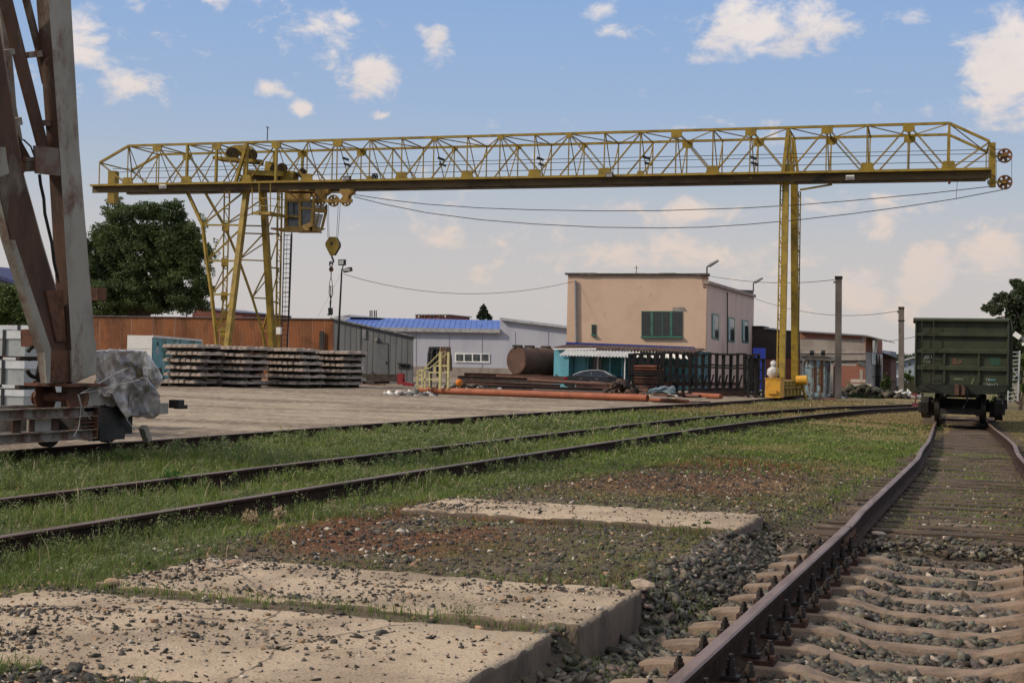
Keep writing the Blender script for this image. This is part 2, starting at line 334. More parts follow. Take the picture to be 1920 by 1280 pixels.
def build_ground():
    nr, na = 620, 420
    r = np.concatenate([[.2, 1.5, 3], np.geomspace(4.2, 150, nr), np.geomspace(170, 5000, 14)])
    # azimuth from +Y, positive to the left; dense in the part of the place that can be seen
    ang = np.concatenate([np.linspace(-math.pi, -.14, 40, endpoint=False), np.linspace(-.14, .86, na), np.linspace(.86, math.pi, 40)[1:]])
    R, A = np.meshgrid(r, ang, indexing='ij'); x = -R*np.sin(A); y = R*np.cos(A)
    z = ZG(x, y); z = z-.004*np.clip(R-160, 0, 400)
    yard, g, dry, red, bal, gra, rut = cover(x, y)
    c = np.zeros(x.shape+(3,)); c[:] = (.11, .088, .066)
    def put(m, col):
        nonlocal c; c = c*(1-m[..., None])+np.array(col)*m[..., None]
    n = fbm(x*3, y*3, 3); nn = fbm(x*9, y*9, 2)
    put(gra*.9, (.10, .084, .060)); put(sm(.5, .75, nn)*gra*.6, (.16, .13, .09)); put(gra*sm(.45, .6, n)*.5, (.07, .075, .03))
    ny = fbm(x*.9+5, y*2.2, 5); put(yard, (.30, .252, .195)); put(rut*.8, (.12, .093, .072)); put(yard*sm(.45, .62, ny)*.55, (.17, .135, .105)); put(yard*sm(.52, .7, nn)*.5, (.36, .31, .26)); put(yard*sm(.55, .45, nn)*sm(.5, .4, n)*.4, (.13, .10, .08))
    put(g*(.45+.5*n), (.10, .108, .038)); put(dry*.85, (.22, .165, .088)); put(dry*sm(.5, .7, n)*.7, (.30, .235, .13))
    put(red*.75, (.13, .052, .03)); put(sm(5.02, 4.96, y)*sm(-2.2, -2.6, x), (.07, .055, .042)); put(bal, (.08, .07, .058))
    ntrk = sm(-1.5, -1.2, x)*sm(12.3, 13, y)*sm(1.7, 1.4, x)
    put(ntrk*.85, (.125, .10, .066)); put(ntrk*sm(.45, .6, n)*.6, (.10, .10, .04)); put(ntrk*sm(.55, .7, nn)*.5, (.17, .14, .10))
    na_ = len(ang); nr_ = len(r)
    idx = np.arange(nr_*na_).reshape(nr_, na_)
    f = np.stack([idx[:-1, :-1], idx[1:, :-1], idx[1:, 1:], idx[:-1, 1:]], -1).reshape(-1, 4)[:, ::-1]
    mt = mat('ground_soil', (1.12, 1.1, 1.08), (.75, .74, .72), (.45, .44, .43), rough=1, scale=30, bump=.8, bscale=45, attr=True, scale3=55, thr3=(.56, .72), spec=.1)
    o = npmesh('ground', np.stack([x, y, z], -1).reshape(-1, 3), f, mt, cols=c.reshape(-1, 3), kind='structure', smooth=True)
build_ground()
# ------------------------------------------------------------------ railway tracks
RP = [(-.072, 0), (.072, 0), (.072, .010), (.013, .032), (.010, .135), (.036, .145), (.037, .172), (.026, .18), (-.026, .18), (-.037, .172), (-.036, .145), (-.010, .135), (-.013, .032), (-.072, .010)]
RMI = [0]*14; RMI[6] = RMI[7] = RMI[8] = 1
def rail(path, parent, label=None):
    mb = MB(); mb.sweep(RP, path, RMI); o = mb.build('rail', [railside, railtop], parent, smooth=35)
    if label: o['label'] = label
    return o
def line(fx, ys, dz=0, wob=.0): return [(fx(y), y, z1(fx(y), y)+dz) for y in ys]
YS = list(np.concatenate([np.arange(2, 30, .8), np.arange(30, 131, 2.0)]))

# the near track on the right: concrete sleepers first, then old wooden ones
near_track = thing('railway_track', 'rusty railway track in the right foreground leading straight to the green wagon', 'railway track', (-.5, 8, 0))
def bedz(y): return float(-.4*sm(18, 75, y)*.9)
def dz_track(y): return z1(rail_d_x(y)+.8, y)+.055
def kink(y): return .035*math.exp(-((y-25)/2.2)**2)
la = [(float(rail_d_x(y))-kink(y)*1.5, y, (dz_track(y) if y > 13 else 0)+.004) for y in YS]
lb = [(a+1.6-.05*math.exp(-((y-24)/3)**2), y, z-.02*math.exp(-((y-22)/2)**2)) for (a, y, z) in la]
# a joint in the left rail at about twelve metres
i0 = next(i for i, y in enumerate(YS) if y > 12.0)
rail(la[:i0]+[(la[i0][0], 12.0, la[i0-1][2])], near_track); rail([(la[i0][0]+.006, 12.02, la[i0-1][2])]+la[i0:], near_track); rail(lb, near_track)
j = MB(); jx, jy = la[i0][0], 12.0
j.bb(jx+.014, jx+.034, jy-.42, jy+.42, .035, .125); j.bb(jx-.034, jx-.014, jy-.42, jy+.42, .035, .125)
for k in (-.3, -.1, .1, .3): j.tube((jx-.06, jy+k, .08), (jx+.06, jy+k, .08), .014, 6)
j.build('fishplate', rust, near_track)

def sleeper_mesh(seed):      # pre-stressed concrete sleeper, lowered in the middle, bevelled ends
    r = random.Random(seed)
    st = [(0, -.045, .088), (.10, -.028, .088), (.42, .0, .086), (.80, .0, .086), (1.04, -.060, .083), (1.35, -.063, .083), (1.66, -.060, .083), (1.90, .0, .086), (2.28, .0, .086), (2.60, -.028, .088), (2.70, -.045, .088)]
    v = []; f = []
    for x, z, w in st:
        q = lambda: (r.random()-.5)*.008
        w -= .016; v += [(x, -w-.05, -.19), (x, -w-.012, z-.012+q()), (x, -w+.0, z+q()), (x, w, z+q()), (x, w+.012, z-.012+q()), (x, w+.05, -.19)]
    for i in range(len(st)-1):
        for k in range(5): f.append((i*6+k, i*6+k+1, (i+1)*6+k+1, (i+1)*6+k))
    f += [tuple(range(6))[::-1], tuple(range((len(st)-1)*6, len(st)*6))]
    return v, f
SLM = []
for s in range(4):
    v, f = sleeper_mesh(s); me = bpy.data.meshes.new('concrete_sleeper'); me.from_pydata(v, [], f); me.materials.append(concrete); me.update(); SLM.append(me)
# fastening: tie plate, two bolts with nuts, clip
fm = MB(); fm.m = 0
fm.box((0, 0, .012), (.17, .12, .024)); fm.box((.075, 0, .035), (.03, .10, .03)); fm.box((-.055, 0, .034), (.05, .06, .022))
fm.m = 1
for x in (-.035, .055):
    fm.tube((x, 0, .02), (x, 0, .12 if x > 0 else .15), .012, 6); fm.tube((x, 0, .045), (x, 0, .085), .026, 6); fm.tube((x, 0, .085), (x, 0, .105 if x > 0 else .125), .019, 6)
fm.box((-.035, 0, .042), (.09, .07, .014))
clip = mat('rusty_clip', (.06, .027, .016), (.03, .017, .012), rough=.8, scale=20)
bolt = mat('oiled_bolt', (.02, .016, .014), (.035, .022, .016), rough=.55, scale=30)
f0 = fm.build('rail_fastening', [clip, bolt], near_track, org=(0, 0, 0)); FM = f0.data; bpy.data.objects.remove(f0)
def child(name, me, parent, loc, rz=0, rx=0):
    o = bpy.data.objects.new(name, me); COL.objects.link(o); o.parent = parent; o.location = Vector(loc)-parent_origin(parent); o.rotation_euler = (rx, 0, rz); return o
y = 3.75; k = 0
while y < 11.8:
    x0 = -1.84+rnd.uniform(-.02, .02); child('concrete_sleeper', SLM[k % 4], near_track, (x0, y, 0), rnd.uniform(-.01, .01))
    for rx_ in (float(rail_d_x(y)), float(rail_d_x(y))+1.6):
        for sgn in (1, -1): child('rail_fastening', FM, near_track, (rx_+sgn*.115, y, 0), 0 if sgn > 0 else math.pi)
    y += .56; k += 1
wm = []
for s in range(5):
    r = random.Random(s+30); mb = MB()
    v = []; f = []; n = 9
    for i in range(n+1):
        x = 2.65*i/n; e = .012; w = .085+r.uniform(-.012, .012)
        v += [(x, -w, -.15), (x, -w, -.02+r.uniform(-e, e)), (x, -w*.55, r.uniform(-e, e)), (x, w*.5, r.uniform(-e, e)-.004), (x, w, -.02+r.uniform(-e, e)), (x, w, -.15)]
    for i in range(n):
        for q in range(5): f.append((i*6+q, i*6+q+1, (i+1)*6+q+1, (i+1)*6+q))
    f += [tuple(range(6))[::-1], tuple(range(n*6, n*6+6))]
    me = bpy.data.meshes.new('wooden_sleeper'); me.from_pydata(v, [], f); me.materials.append(wood); me.update(); wm.append(me)
k = 0; y = 12.15
while y < 62:
    x0 = float(rail_d_x(y))-.52+rnd.uniform(-.06, .06)
    child('wooden_sleeper', wm[k % 5], near_track, (x0, y, dz_track(y)-.012-(0 if y < 14 else .014)+rnd.uniform(-.012, .008)), rnd.uniform(-.02, .02)); y += rnd.uniform(.46, .62); k += 1

# the two-rail siding in the grass
def xb(y): return float(np.interp(y, [0, 15, 35, 48, 58, 68, 76, 90], [-8.68, -8.62, -8.2, -7.75, -7.1, -5.9, -4.9, -3.9]))
def xc(y): return float(np.interp(y, [0, 15, 35, 48, 58, 66, 74, 90], [-6.88, -6.84, -6.5, -6.15, -5.7, -5.0, -4.2, -2.6]))
siding = thing('railway_track', 'pair of dark rusty rails running through the weeds, between gantry rail and gravel', 'railway track', (-7.7, 20, 0))
YS2 = list(np.arange(3, 91, 1.0))
zr = lambda x, y: z1(x, y)-.0
rail([(xb(y), y, zr(xb(y), y)) for y in YS2], siding); rail([(xc(y), y, zr(xc(y), y)) for y in YS2], siding)
for k in range(34):      # few sleepers show between the weeds
    y = 6+k*1.15; mb_y = y+rnd.uniform(-.2, .2)
    if k < 12 or k % 3 == 0: child('wooden_sleeper', wm[k % 5], siding, (xb(y)-.45, mb_y, z1(xb(y), y)-.035), rnd.uniform(-.02, .02))
def xa(y): return float(np.interp(y, [0, 25, 40, 55, 65, 76, 100, 130], [-12.85, -12.7, -12.4, -12.15, -12.1, -12.3, -12.5, -12.6]))
g1 = thing('crane_rail', 'single gantry crane rail along the edge of the gravel yard', 'rail', (-12.6, 30, 0))
rail([(xa(y), y, z1(xa(y), y)) for y in list(np.arange(6, 131, 1.5))], g1)
g2 = thing('crane_rail', 'far gantry crane rail beside the stacked sleepers under the yellow truss leg', 'rail', (-44, 75, 0))
rail([(-44.2, y, z1(-44.2, y)-.02) for y in list(np.arange(60, 96, 2.0))], g2)

# ------------------------------------------------------------------ concrete slabs in the foreground
def slab(i, b, label, zt=.15, tilt=0):
    x0, x1, y0, y1 = b; nx, ny = 90, 44; r = np.random.default_rng(50+i)
    X, Y = np.meshgrid(np.linspace(x0, x1, nx), np.linspace(y0, y1, ny), indexing='ij')
    ed = np.minimum(np.minimum(X-x0, x1-X), np.minimum(Y-y0, y1-Y))
    chip = fbm(X*9+i*7, Y*9, 3); wob = (fbm(X*2.3+i*5, Y*2.3, 3)-.5)
    Xj = X+np.where(ed < .001, (fbm(X*11+3*i, Y*11, 3)-.5)*.022, 0); Yj = Y+np.where(ed < .001, (fbm(X*11+3*i+50, Y*11, 3)-.5)*.022, 0)
    Z = zt+tilt*(X-x0)+wob*.012+(fbm(X*25, Y*25+i, 3)-.5)*.012-np.where(ed < .04, sm(.52, .6, chip)*(.04-ed)*.45, 0)
    v = np.stack([Xj, Yj, Z], -1).reshape(-1, 3); idx = np.arange(nx*ny).reshape(nx, ny)
    f = np.stack([idx[:-1, :-1], idx[1:, :-1], idx[1:, 1:], idx[:-1, 1:]], -1).reshape(-1, 4)
    per = np.concatenate([idx[:, 0], idx[-1, 1:], idx[-2::-1, -1], idx[0, -2:0:-1]]); n = len(per)
    lv = []
    for k, dz in enumerate((.02, .1, .24)):
        q = v[per].copy(); q[:, 2] = zt-dz-.02*(fbm(q[:, 0]*6+k*9, q[:, 1]*6, 3)-.5); 
        c = np.array([(x0+x1)/2, (y0+y1)/2]); o = (fbm(q[:, 0]*7+k*3, q[:, 1]*7+k, 3)-.5)*.012
        q[:, 0] += np.sign(q[:, 0]-c[0])*o*(np.abs(q[:, 0]-c[0]) > (x1-x0)/2-.05); q[:, 1] += np.sign(q[:, 1]-c[1])*o*(np.abs(q[:, 1]-c[1]) > (y1-y0)/2-.05); lv.append(q)
    V = np.concatenate([v]+lv); F = [f]; mi = [np.zeros(len(f), int)]; prev = per
    for k in range(3):
        cur = np.arange(n)+len(v)+k*n; F.append(np.stack([prev, cur, np.roll(cur, -1), np.roll(prev, -1)], -1)); mi.append(np.ones(n, int)); prev = cur
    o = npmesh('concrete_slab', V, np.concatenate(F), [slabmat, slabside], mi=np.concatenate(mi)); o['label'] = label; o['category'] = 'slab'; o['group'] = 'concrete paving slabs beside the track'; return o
slab(0, SLABS[0], 'nearest cream concrete slab, cut by the bottom edge of the photo', .15, .004)
slab(1, SLABS[1], 'middle cream concrete slab, just behind the nearest one and strewn with dark pebbles', .15, .004)
slab(2, SLABS[2], 'farthest pale concrete slab, lying alone across the dark gravel near the siding', .15, .003)

# ------------------------------------------------------------------ stones
def in_view(x, y, m=60):
    P = np.stack([x, y, np.zeros_like(x)-CAMH], -1); d = P@CF; px = 960+FPX*(P@CR)/d; py = 640-FPX*(P@CU)/d
    return (d > 0) & (px > -m-300/np.maximum(d, 1)) & (px < 1920+m+300/np.maximum(d, 1)) & (py < 1280+m+60)
CUBE = np.array([(x, y, z) for x in (-1, 1) for y in (-1, 1) for z in (-1, 1)], float)*.5
CT = np.array([(0, 1, 3), (0, 3, 2), (4, 6, 7), (4, 7, 5), (0, 4, 5), (0, 5, 1), (2, 3, 7), (2, 7, 6), (0, 2, 6), (0, 6, 4), (1, 5, 7), (1, 7, 3)])
OCT = np.array([(1, 0, 0), (-1, 0, 0), (0, 1, 0), (0, -1, 0), (0, 0, 1), (0, 0, -1)], float)*.5
OT = np.array([(0, 2, 4), (2, 1, 4), (1, 3, 4), (3, 0, 4), (2, 0, 5), (1, 2, 5), (3, 1, 5), (0, 3, 5)])
def stones(name, x, y, z, size, flat, cols, mt, label, base=CUBE, tri=CT, jit=.28, smooth=False):
    n = len(x); nv = len(base)
    V = base[None]+rng.uniform(-jit, jit, (n, nv, 3)); s = size[:, None]*rng.uniform(.6, 1.35, (n, 3)); s[:, 2] *= flat; V = V*s[:, None]
    a = rng.uniform(0, 2*math.pi, n); tx = rng.normal(0, .35, n); ty = rng.normal(0, .35, n)
    zz = V[..., 2]+V[..., 0]*tx[:, None]+V[..., 1]*ty[:, None]
    X = V[..., 0]*np.cos(a)[:, None]-V[..., 1]*np.sin(a)[:, None]; Y = V[..., 0]*np.sin(a)[:, None]+V[..., 1]*np.cos(a)[:, None]
    V = np.stack([X+x[:, None], Y+y[:, None], zz+z[:, None]], -1).reshape(-1, 3)
    F = (tri[None]+(np.arange(n)*nv)[:, None, None]).reshape(-1, 3)
    C = np.repeat(cols, nv, 0)
    o = npmesh(name, V, F, mt, cols=C, kind='stuff', smooth=smooth); tag(o, label, 'gravel' if 'gravel' in name else 'stones'); return o
stone_m = mat('stone', (1.15, 1.15, 1.15), (.75, .75, .75), (1.35, 1.25, 1.1), rough=.85, scale=35, bump=.3, attr=True, spec=.25)
n = 78000
x = rng.uniform(-2.35, 2.2, n); y = 3.3+9.6*rng.random(n)**1.0; ok = in_view(x, y)
d = fbm(x*3, y*3, 2); ok &= (rng.random(n) < 1.1-sm(10.8, 12.8, y)*.9) & (x > -2.22+(rng.random(n)-.5)*.25) & ~((y < 8.12) & (y > 6.84) & (x < -2.08)) & ~((y < 6.6) & (x < -2.14))
x, y = x[ok], y[ok]; sz = rng.gamma(7, .0046, len(x)); sz = np.clip(sz, .015, .06)
zb_end = 1; g = rng.uniform(.04, .135, len(x))[:, None]; cols = g*np.where(rng.random(len(x))[:, None] < .18, (1.5, 1.2, .9), (1.10, 1.0, .84))*rng.uniform(.9, 1.1, (len(x), 3)); cols[rng.random(len(x)) < .03] = (.36, .30, .25)
# stones lie between the sleepers; those on sleepers are dropped
ph = (y-3.75+.28) % .56-.28; onsl = (np.abs(ph) < np.where(x < -1.25, .15, .112)) & (x > -1.86) & (x < .88)
mid = sm(-.9, -.6, x)*sm(.35, .05, x)
keep = ~onsl; x, y, sz, cols = x[keep], y[keep], sz[keep], cols[keep]; mid = mid[keep]
zb = ZG(x, y)+rng.uniform(.008, .04, len(x))+rng.random(len(x))**2*.03+.004
zb = zb+.018*(x > -1.1)*(x < .45)-.007-.02*(x < -1.25)
stones('ballast_gravel', x, y, zb, sz, .55, cols, stone_m, 'dark crushed stone ballast between the concrete sleepers')
# loose dark pebbles over the soil and the slabs
def slab_z(x, y):
    z = ZG(x, y); on = np.zeros(len(x), bool)
    for a, b, c, e in SLABS: q = (x > a+.02) & (x < b-.02) & (y > c+.02) & (y < e-.02); z = np.where(q, .152+.003*(x-a), z); on |= q
    return z, on
n = 210000; x = rng.uniform(-6.4, 1.2, n); y = 4.2+22*rng.random(n)**1.5
z, on = slab_z(x, y); cl = fbm(x*1.6+5, y*2.6, 5); cl2 = fbm(x*4.5, y*9, 3)
left = sm(-3.5, -4.9, x+(cl-.5)*1.2)
pon = .10+.25*sm(.48, .6, cl)+.8*sm(.56, .64, cl2)*sm(.45, .55, cl)+1.0*left*sm(.35, .5, cl)+.9*np.exp(-((y-6.95-.10*(cl2-.5))/.09)**2)*sm(-3.0, -3.6, x)+.8*np.exp(-((y-6.50)/.08)**2)*sm(-3.6, -4.4, x)
pon = pon*np.where(y < 6.7, .8, np.where(y < 8.3, 1.0, .8)); edge = np.zeros(n)
for a, b, c, e in SLABS: edge = np.maximum(edge, (np.abs(y-e) < .10)*(x < -3.2)*.5*(cl > .5))
poff = .42*sm(7.2, 7.6, y)*(1-sm(17, 26, y))*(.45+.9*sm(.42, .6, cl2))+.35*(y < 7.2)*(x < -4.6)+.15+.6*(y < 4.96)*(x < -2.4)
ok = in_view(x, y) & (rng.random(n) < np.where(on, np.maximum(pon, edge), poff)) & ~((x > -2.12) & (y < 12))
x, y, z, on = x[ok], y[ok], z[ok], on[ok]
sz = np.clip(rng.gamma(2.2, .0050, len(x)), .004, .045)*np.where(on, .75, 1.0)
g = rng.uniform(.025, .085, len(x))[:, None]; cols = g*np.array((1.08, .98, .86)); w = rng.random(len(x)); cols[w < .20] = rng.uniform(.5, 1, ((w < .20).sum(), 1))*np.array((.34, .22, .13)); cols[w < .07] = (.40, .35, .29)
stones('loose_gravel', x, y, z+sz*.12, sz, .5, cols, stone_m, 'scattered dark pebbles over the soil and slabs')
# a few bigger rocks one can pick out
ico = bpy.data.meshes.new('tmp')
for (px, py, s, c, lab) in [(1205, 1098, .05, (.36, .28, .21), 'broken lump of concrete at the back corner of the middle slab'), (1645, 1001, .05, (.46, .36, .28), 'pale pink stone on the wooden sleeper right of the rail joint'),
                            (208, 1092, .035, (.36, .24, .16), 'tan stone at the left end of the middle slab'), (440, 1054, .035, (.30, .21, .15), 'brown rounded stone in the dark pebble pile left of centre'),
                            (1330, 1112, .035, (.06, .06, .06), 'small dark stone near the ballast edge')][:4]:
    p = onZ(px, py, .16 if px < 1300 else .01); mb = MB(); pts = []
    import bmesh
    bm = bmesh.new(); bmesh.ops.create_icosphere(bm, subdivisions=2, radius=s)
    for v in bm.verts: nn = mnoise.noise(v.co*14+Vector((px, 0, 0))); v.co *= 1+nn*.75; v.co.z *= .62; v.co.x *= 1.35
    me = bpy.data.meshes.new('rock'); bm.to_mesh(me); bm.free(); me.materials.append(mat('rock_'+str(px), c, tuple(q*.7 for q in c), rough=.95, scale=30, bump=.5))
    o = bpy.data.objects.new('rock', me); COL.objects.link(o); o.location = p+Vector((0, 0, s*.1)); tag(o, lab, 'stone')

# ------------------------------------------------------------------ grass and weeds
def foliage_mat(name, tr=.35, rough=.6):
    mt = bpy.data.materials.new(name); mt.use_nodes = True; nt = mt.node_tree; b = nt.nodes['Principled BSDF']
    at = nt.nodes.new('ShaderNodeAttribute'); at.attribute_name = 'Col'; nt.links.new(at.outputs[0], b.inputs['Base Color']); b.inputs['Roughness'].default_value = rough; b.inputs['Specular IOR Level'].default_value = .25
    t = nt.nodes.new('ShaderNodeBsdfTranslucent'); nt.links.new(at.outputs[0], t.inputs[0]); ms = nt.nodes.new('ShaderNodeMixShader'); ms.inputs[0].default_value = tr
    nt.links.new(b.outputs[0], ms.inputs[1]); nt.links.new(t.outputs[0], ms.inputs[2]); nt.links.new(ms.outputs[0], nt.nodes['Material Output'].inputs[0]); return mt
grass_m = foliage_mat('grass_blades')
def blades(x, y, z, h, w, lean, cols, nseg=2):
    n = len(x); a = rng.uniform(0, 2*math.pi, n); b = rng.uniform(0, 2*math.pi, n); c, s = np.cos(a), np.sin(a); lx, ly = np.cos(b)*lean*h, np.sin(b)*lean*h
    P = lambda t, k: np.stack([x+lx*t*t+c*w*k, y+ly*t*t+s*w*k, z+h*t*(1-.25*lean*t)], -1)
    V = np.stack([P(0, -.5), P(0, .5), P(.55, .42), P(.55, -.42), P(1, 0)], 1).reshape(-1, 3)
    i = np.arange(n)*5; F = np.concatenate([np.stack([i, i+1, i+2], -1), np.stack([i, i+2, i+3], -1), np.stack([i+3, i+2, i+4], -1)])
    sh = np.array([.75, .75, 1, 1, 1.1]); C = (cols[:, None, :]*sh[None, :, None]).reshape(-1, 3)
    return V, F, C
def sample(n, ymin, ymax, x0, x1, pw=2.2):
    t = rng.random(n); y = ymin*(ymax/ymin)**(t) ; x = rng.uniform(0, 1, n)
    # spread across the visible wedge at each depth
    xl = np.maximum(x0, -y*1.02-2.5); xr = np.minimum(x1, y*.03+2.5); x = xl+(xr-xl)*x
    return x, y, (xr-xl)
parts = []
for (n, ymin, ymax) in ((330000, 4.6, 30), (150000, 20, 78)):
    x, y, wd = sample(n, ymin, ymax, -13.9, 4)
    yard, g, dry, red, bal, gra, rut = cover(x, y)
    cl = fbm(x*2.2, y*2.2, 3); _, on = slab_z(x, y)
    p = np.clip(g*1.0*sm(.25, .55, cl)+red*1.0+dry*.35+gra*(.18+.5*sm(.45, .6, cl)), 0, 1)*(wd/14)
    seam = (np.abs(y-6.72) < .10)*(x < -2.15)*(x > -6)*.8+(np.abs(y-8.25) < .14)*(x < -2.1)*(x > -3.4)*.5+(np.abs(y-11.5) < .1)*(x < -2.2)*(x > -4.6)*.35+(np.hypot(x+2.0, y-6.75) < .22)*1.0+(np.hypot(x+1.95, y-8.6) < .55)*(x < -1.75)*.8+(np.hypot(x+2.5, y-11.4) < .35)*.9+(y < 5.0)*(x < -3.2)*.9*(cl > .35)
    p = np.maximum(p, seam*.6)
    trk = (x > rail_d_x(y)+.1) & (x < rail_d_x(y)+1.5); p = np.where(trk & (y > 12.6), .75*sm(.36, .56, fbm(x*1.6+31, y*1.6, 3))+.12, p)
    d = np.hypot(x, y); ok = (rng.random(n) < p) & ~on & in_view(x, y)
    near_rail = np.zeros(n, bool)
    for f in (xa, xb, xc):
        near_rail |= np.abs(x-np.interp(y, [0, 15, 35, 48, 58, 68, 90], [f(q) for q in (0, 15, 35, 48, 58, 68, 90)])) < .05
    ok &= ~near_rail & ~((np.abs(x-rail_d_x(y)) < .1)) & ~((np.abs(x-rail_d_x(y)-1.6) < .1))
    x, y, d, g, dry, red, cl, seam, trk, gra = [q[ok] for q in (x, y, d, g, dry, red, cl, seam, trk, gra)]
    weedy = sm(-5.9, -6.6, x); lush = fbm(x*.8+70, y*.8, 3)
    h = (.035+.05*rng.random(len(x)))*(1+1.3*weedy*sm(.3, .65, lush)+.3*seam)*(1-.55*red*(1-weedy))*(1-.35*dry)*np.where(trk, .6, 1)*np.where((gra > .5) & (seam == 0), .55, 1)
    w = np.clip(d*.00052, .003, .03)*rng.uniform(.7, 1.4, len(x))*1.15
    t = rng.random(len(x))[:, None]; base = (1-t)*np.array((.068, .118, .022))+t*np.array((.19, .245, .052))
    yel = (rng.random(len(x)) < .10+.12*weedy*lush)[:, None]; base = np.where(yel, np.array((.30, .26, .14))*rng.uniform(.6, 1.1, (len(x), 1)), base)
    base = base*(1-(dry*.8)[:, None])+(dry*.8)[:, None]*np.array((.30, .215, .11))*rng.uniform(.6, 1.1, (len(x), 1))
    gd = ((gra > .4) & (rng.random(len(x)) < .45))[:, None]; base = np.where(gd, np.array((.17, .10, .055))*rng.uniform(.6, 1.2, (len(x), 1)), base)
    rr = (np.clip(red*1.2, 0, 1)*.85)[:, None]*(rng.random((len(x), 1)) < .8); base = base*(1-rr)+rr*np.array((.24, .07, .035))*rng.uniform(.6, 1.2, (len(x), 1))
    base = base*(.62+.8*fbm(x*.7, y*.7, 3))[:, None]; st_ = rng.random(len(x)) < .004*(x < -5); h = np.where(st_, h*1.8+.04, h); base = np.where(st_[:, None], np.array((.40, .32, .20)), base)
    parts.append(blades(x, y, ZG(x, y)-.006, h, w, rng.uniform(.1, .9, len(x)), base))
V = []; F = []; C = []; b = 0
for v, f, c in parts: V.append(v); F.append(f+b); C.append(c); b += len(v)
o = npmesh('grass', np.concatenate(V), np.concatenate(F), grass_m, cols=np.concatenate(C), kind='stuff'); tag(o, 'short patchy green and dry grass between the rails', 'grass')
# leafy weeds: upright stems with small leaves and pale seed heads
def weeds(pts, hs, name, label, leafcol=((.09, .14, .04), (.23, .265, .10)), head=(.42, .38, .25), ph=.6, nl=26, lsz=1.0, spread=.35):
    V = []; F = []; C = []; b = 0
    n = len(pts); P = np.array(pts); H = np.array(hs)
    d = np.hypot(P[:, 0], P[:, 1])
    m = n*nl; idx = np.repeat(np.arange(n), nl); t = rng.random(m)**.7; a = rng.uniform(0, 2*math.pi, m); rr = H[idx]*spread*(1.1-t*.6)*rng.random(m)**.5
    cx = P[idx, 0]+np.cos(a)*rr; cy = P[idx, 1]+np.sin(a)*rr; cz = P[idx, 2]+H[idx]*t*rng.uniform(.8, 1.05, m)
    ls = np.clip(d[idx]*.00085, .008, .035)*rng.uniform(.6, 1.5, m)*lsz
    hd = (rng.random(m) < ph*sm(.75, .98, t)); ls = np.where(hd, ls*.75, ls)
    tt = rng.random((m, 1)); col = (1-tt)*np.array(leafcol[0])+tt*np.array(leafcol[1]); col = np.where(hd[:, None], np.array(head)*rng.uniform(.6, 1.1, (m, 1)), col)
    D1 = rng.normal(0, 1, (m, 3)); D1 /= np.linalg.norm(D1, axis=1)[:, None]; D2 = rng.normal(0, 1, (m, 3)); D2 -= (D1*D2).sum(1)[:, None]*D1; D2 /= np.linalg.norm(D2, axis=1)[:, None]
    c = np.stack([cx, cy, cz], -1); q = np.stack([c-D1*ls[:, None]*.9, c+D2*ls[:, None]*.4, c+D1*ls[:, None]*.9, c-D2*ls[:, None]*.4], 1).reshape(-1, 3)
    i = np.arange(m)*4; f = np.concatenate([np.stack([i, i+1, i+2], -1), np.stack([i, i+2, i+3], -1)]); V.append(q); F.append(f); C.append(np.repeat(col, 4, 0)); b += len(q)
    # stems
    ns = 5; idx = np.repeat(np.arange(n), ns); m = n*ns
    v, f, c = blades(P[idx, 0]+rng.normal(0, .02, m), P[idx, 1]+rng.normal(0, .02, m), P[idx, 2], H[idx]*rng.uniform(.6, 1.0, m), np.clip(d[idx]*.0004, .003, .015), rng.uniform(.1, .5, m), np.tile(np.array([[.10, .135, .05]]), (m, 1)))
    V.append(v); F.append(f+b); C.append(c)
    o = npmesh(name, np.concatenate(V), np.concatenate(F), grass_m, cols=np.concatenate(C), kind='stuff'); tag(o, label, 'weeds'); return o
n = 15000; t = rng.random(n); y = 7*(60/7)**t; x = np.maximum(-12.6, -y*1.0-2)+(np.minimum(-5.2, 0)-np.maximum(-12.6, -y*1.0-2))*rng.random(n)
dens = sm(.42, .62, fbm(x*.9+21, y*.9, 3))*(1-sm(36, 50, y)); dens = np.where(x > -6.4, dens*.45, dens)
near = np.minimum(np.abs(x+12.3), np.minimum(np.abs(x+8.3), np.abs(x+6.55))); dens = dens+.30*(near < .3)
ok = (rng.random(n) < dens*.8) & in_view(x, y) & (x > -12.5)
for f in (-8.65, -6.86): ok &= np.abs(x-f) > .12
x, y = x[ok], y[ok]; z = ZG(x, y)
hh = np.where(x > -6.4, rng.uniform(.05, .13, len(x)), .08+.20*rng.random(len(x))**1.3)*(1-.4*sm(20, 45, y))
weeds(np.stack([x, y, z], -1), hh, 'weeds', 'bushy green weeds with pale flower heads along the rails')
# far flecks of yellow flowers and dry heads on the verge in the middle distance
n = 4500; x = rng.uniform(-7.2, -2.2, n); y = rng.uniform(16, 48, n); ok = (rng.random(n) < sm(.45, .6, fbm(x*.6+2, y*.4, 3))*.7) & in_view(x, y); x, y = x[ok], y[ok]
weeds(np.stack([x, y, ZG(x, y)], -1), rng.uniform(.04, .10, len(x)), 'verge_weeds', 'low weeds with yellow flowers on the verge before the wagon', head=(.55, .47, .16), ph=.8, nl=10)
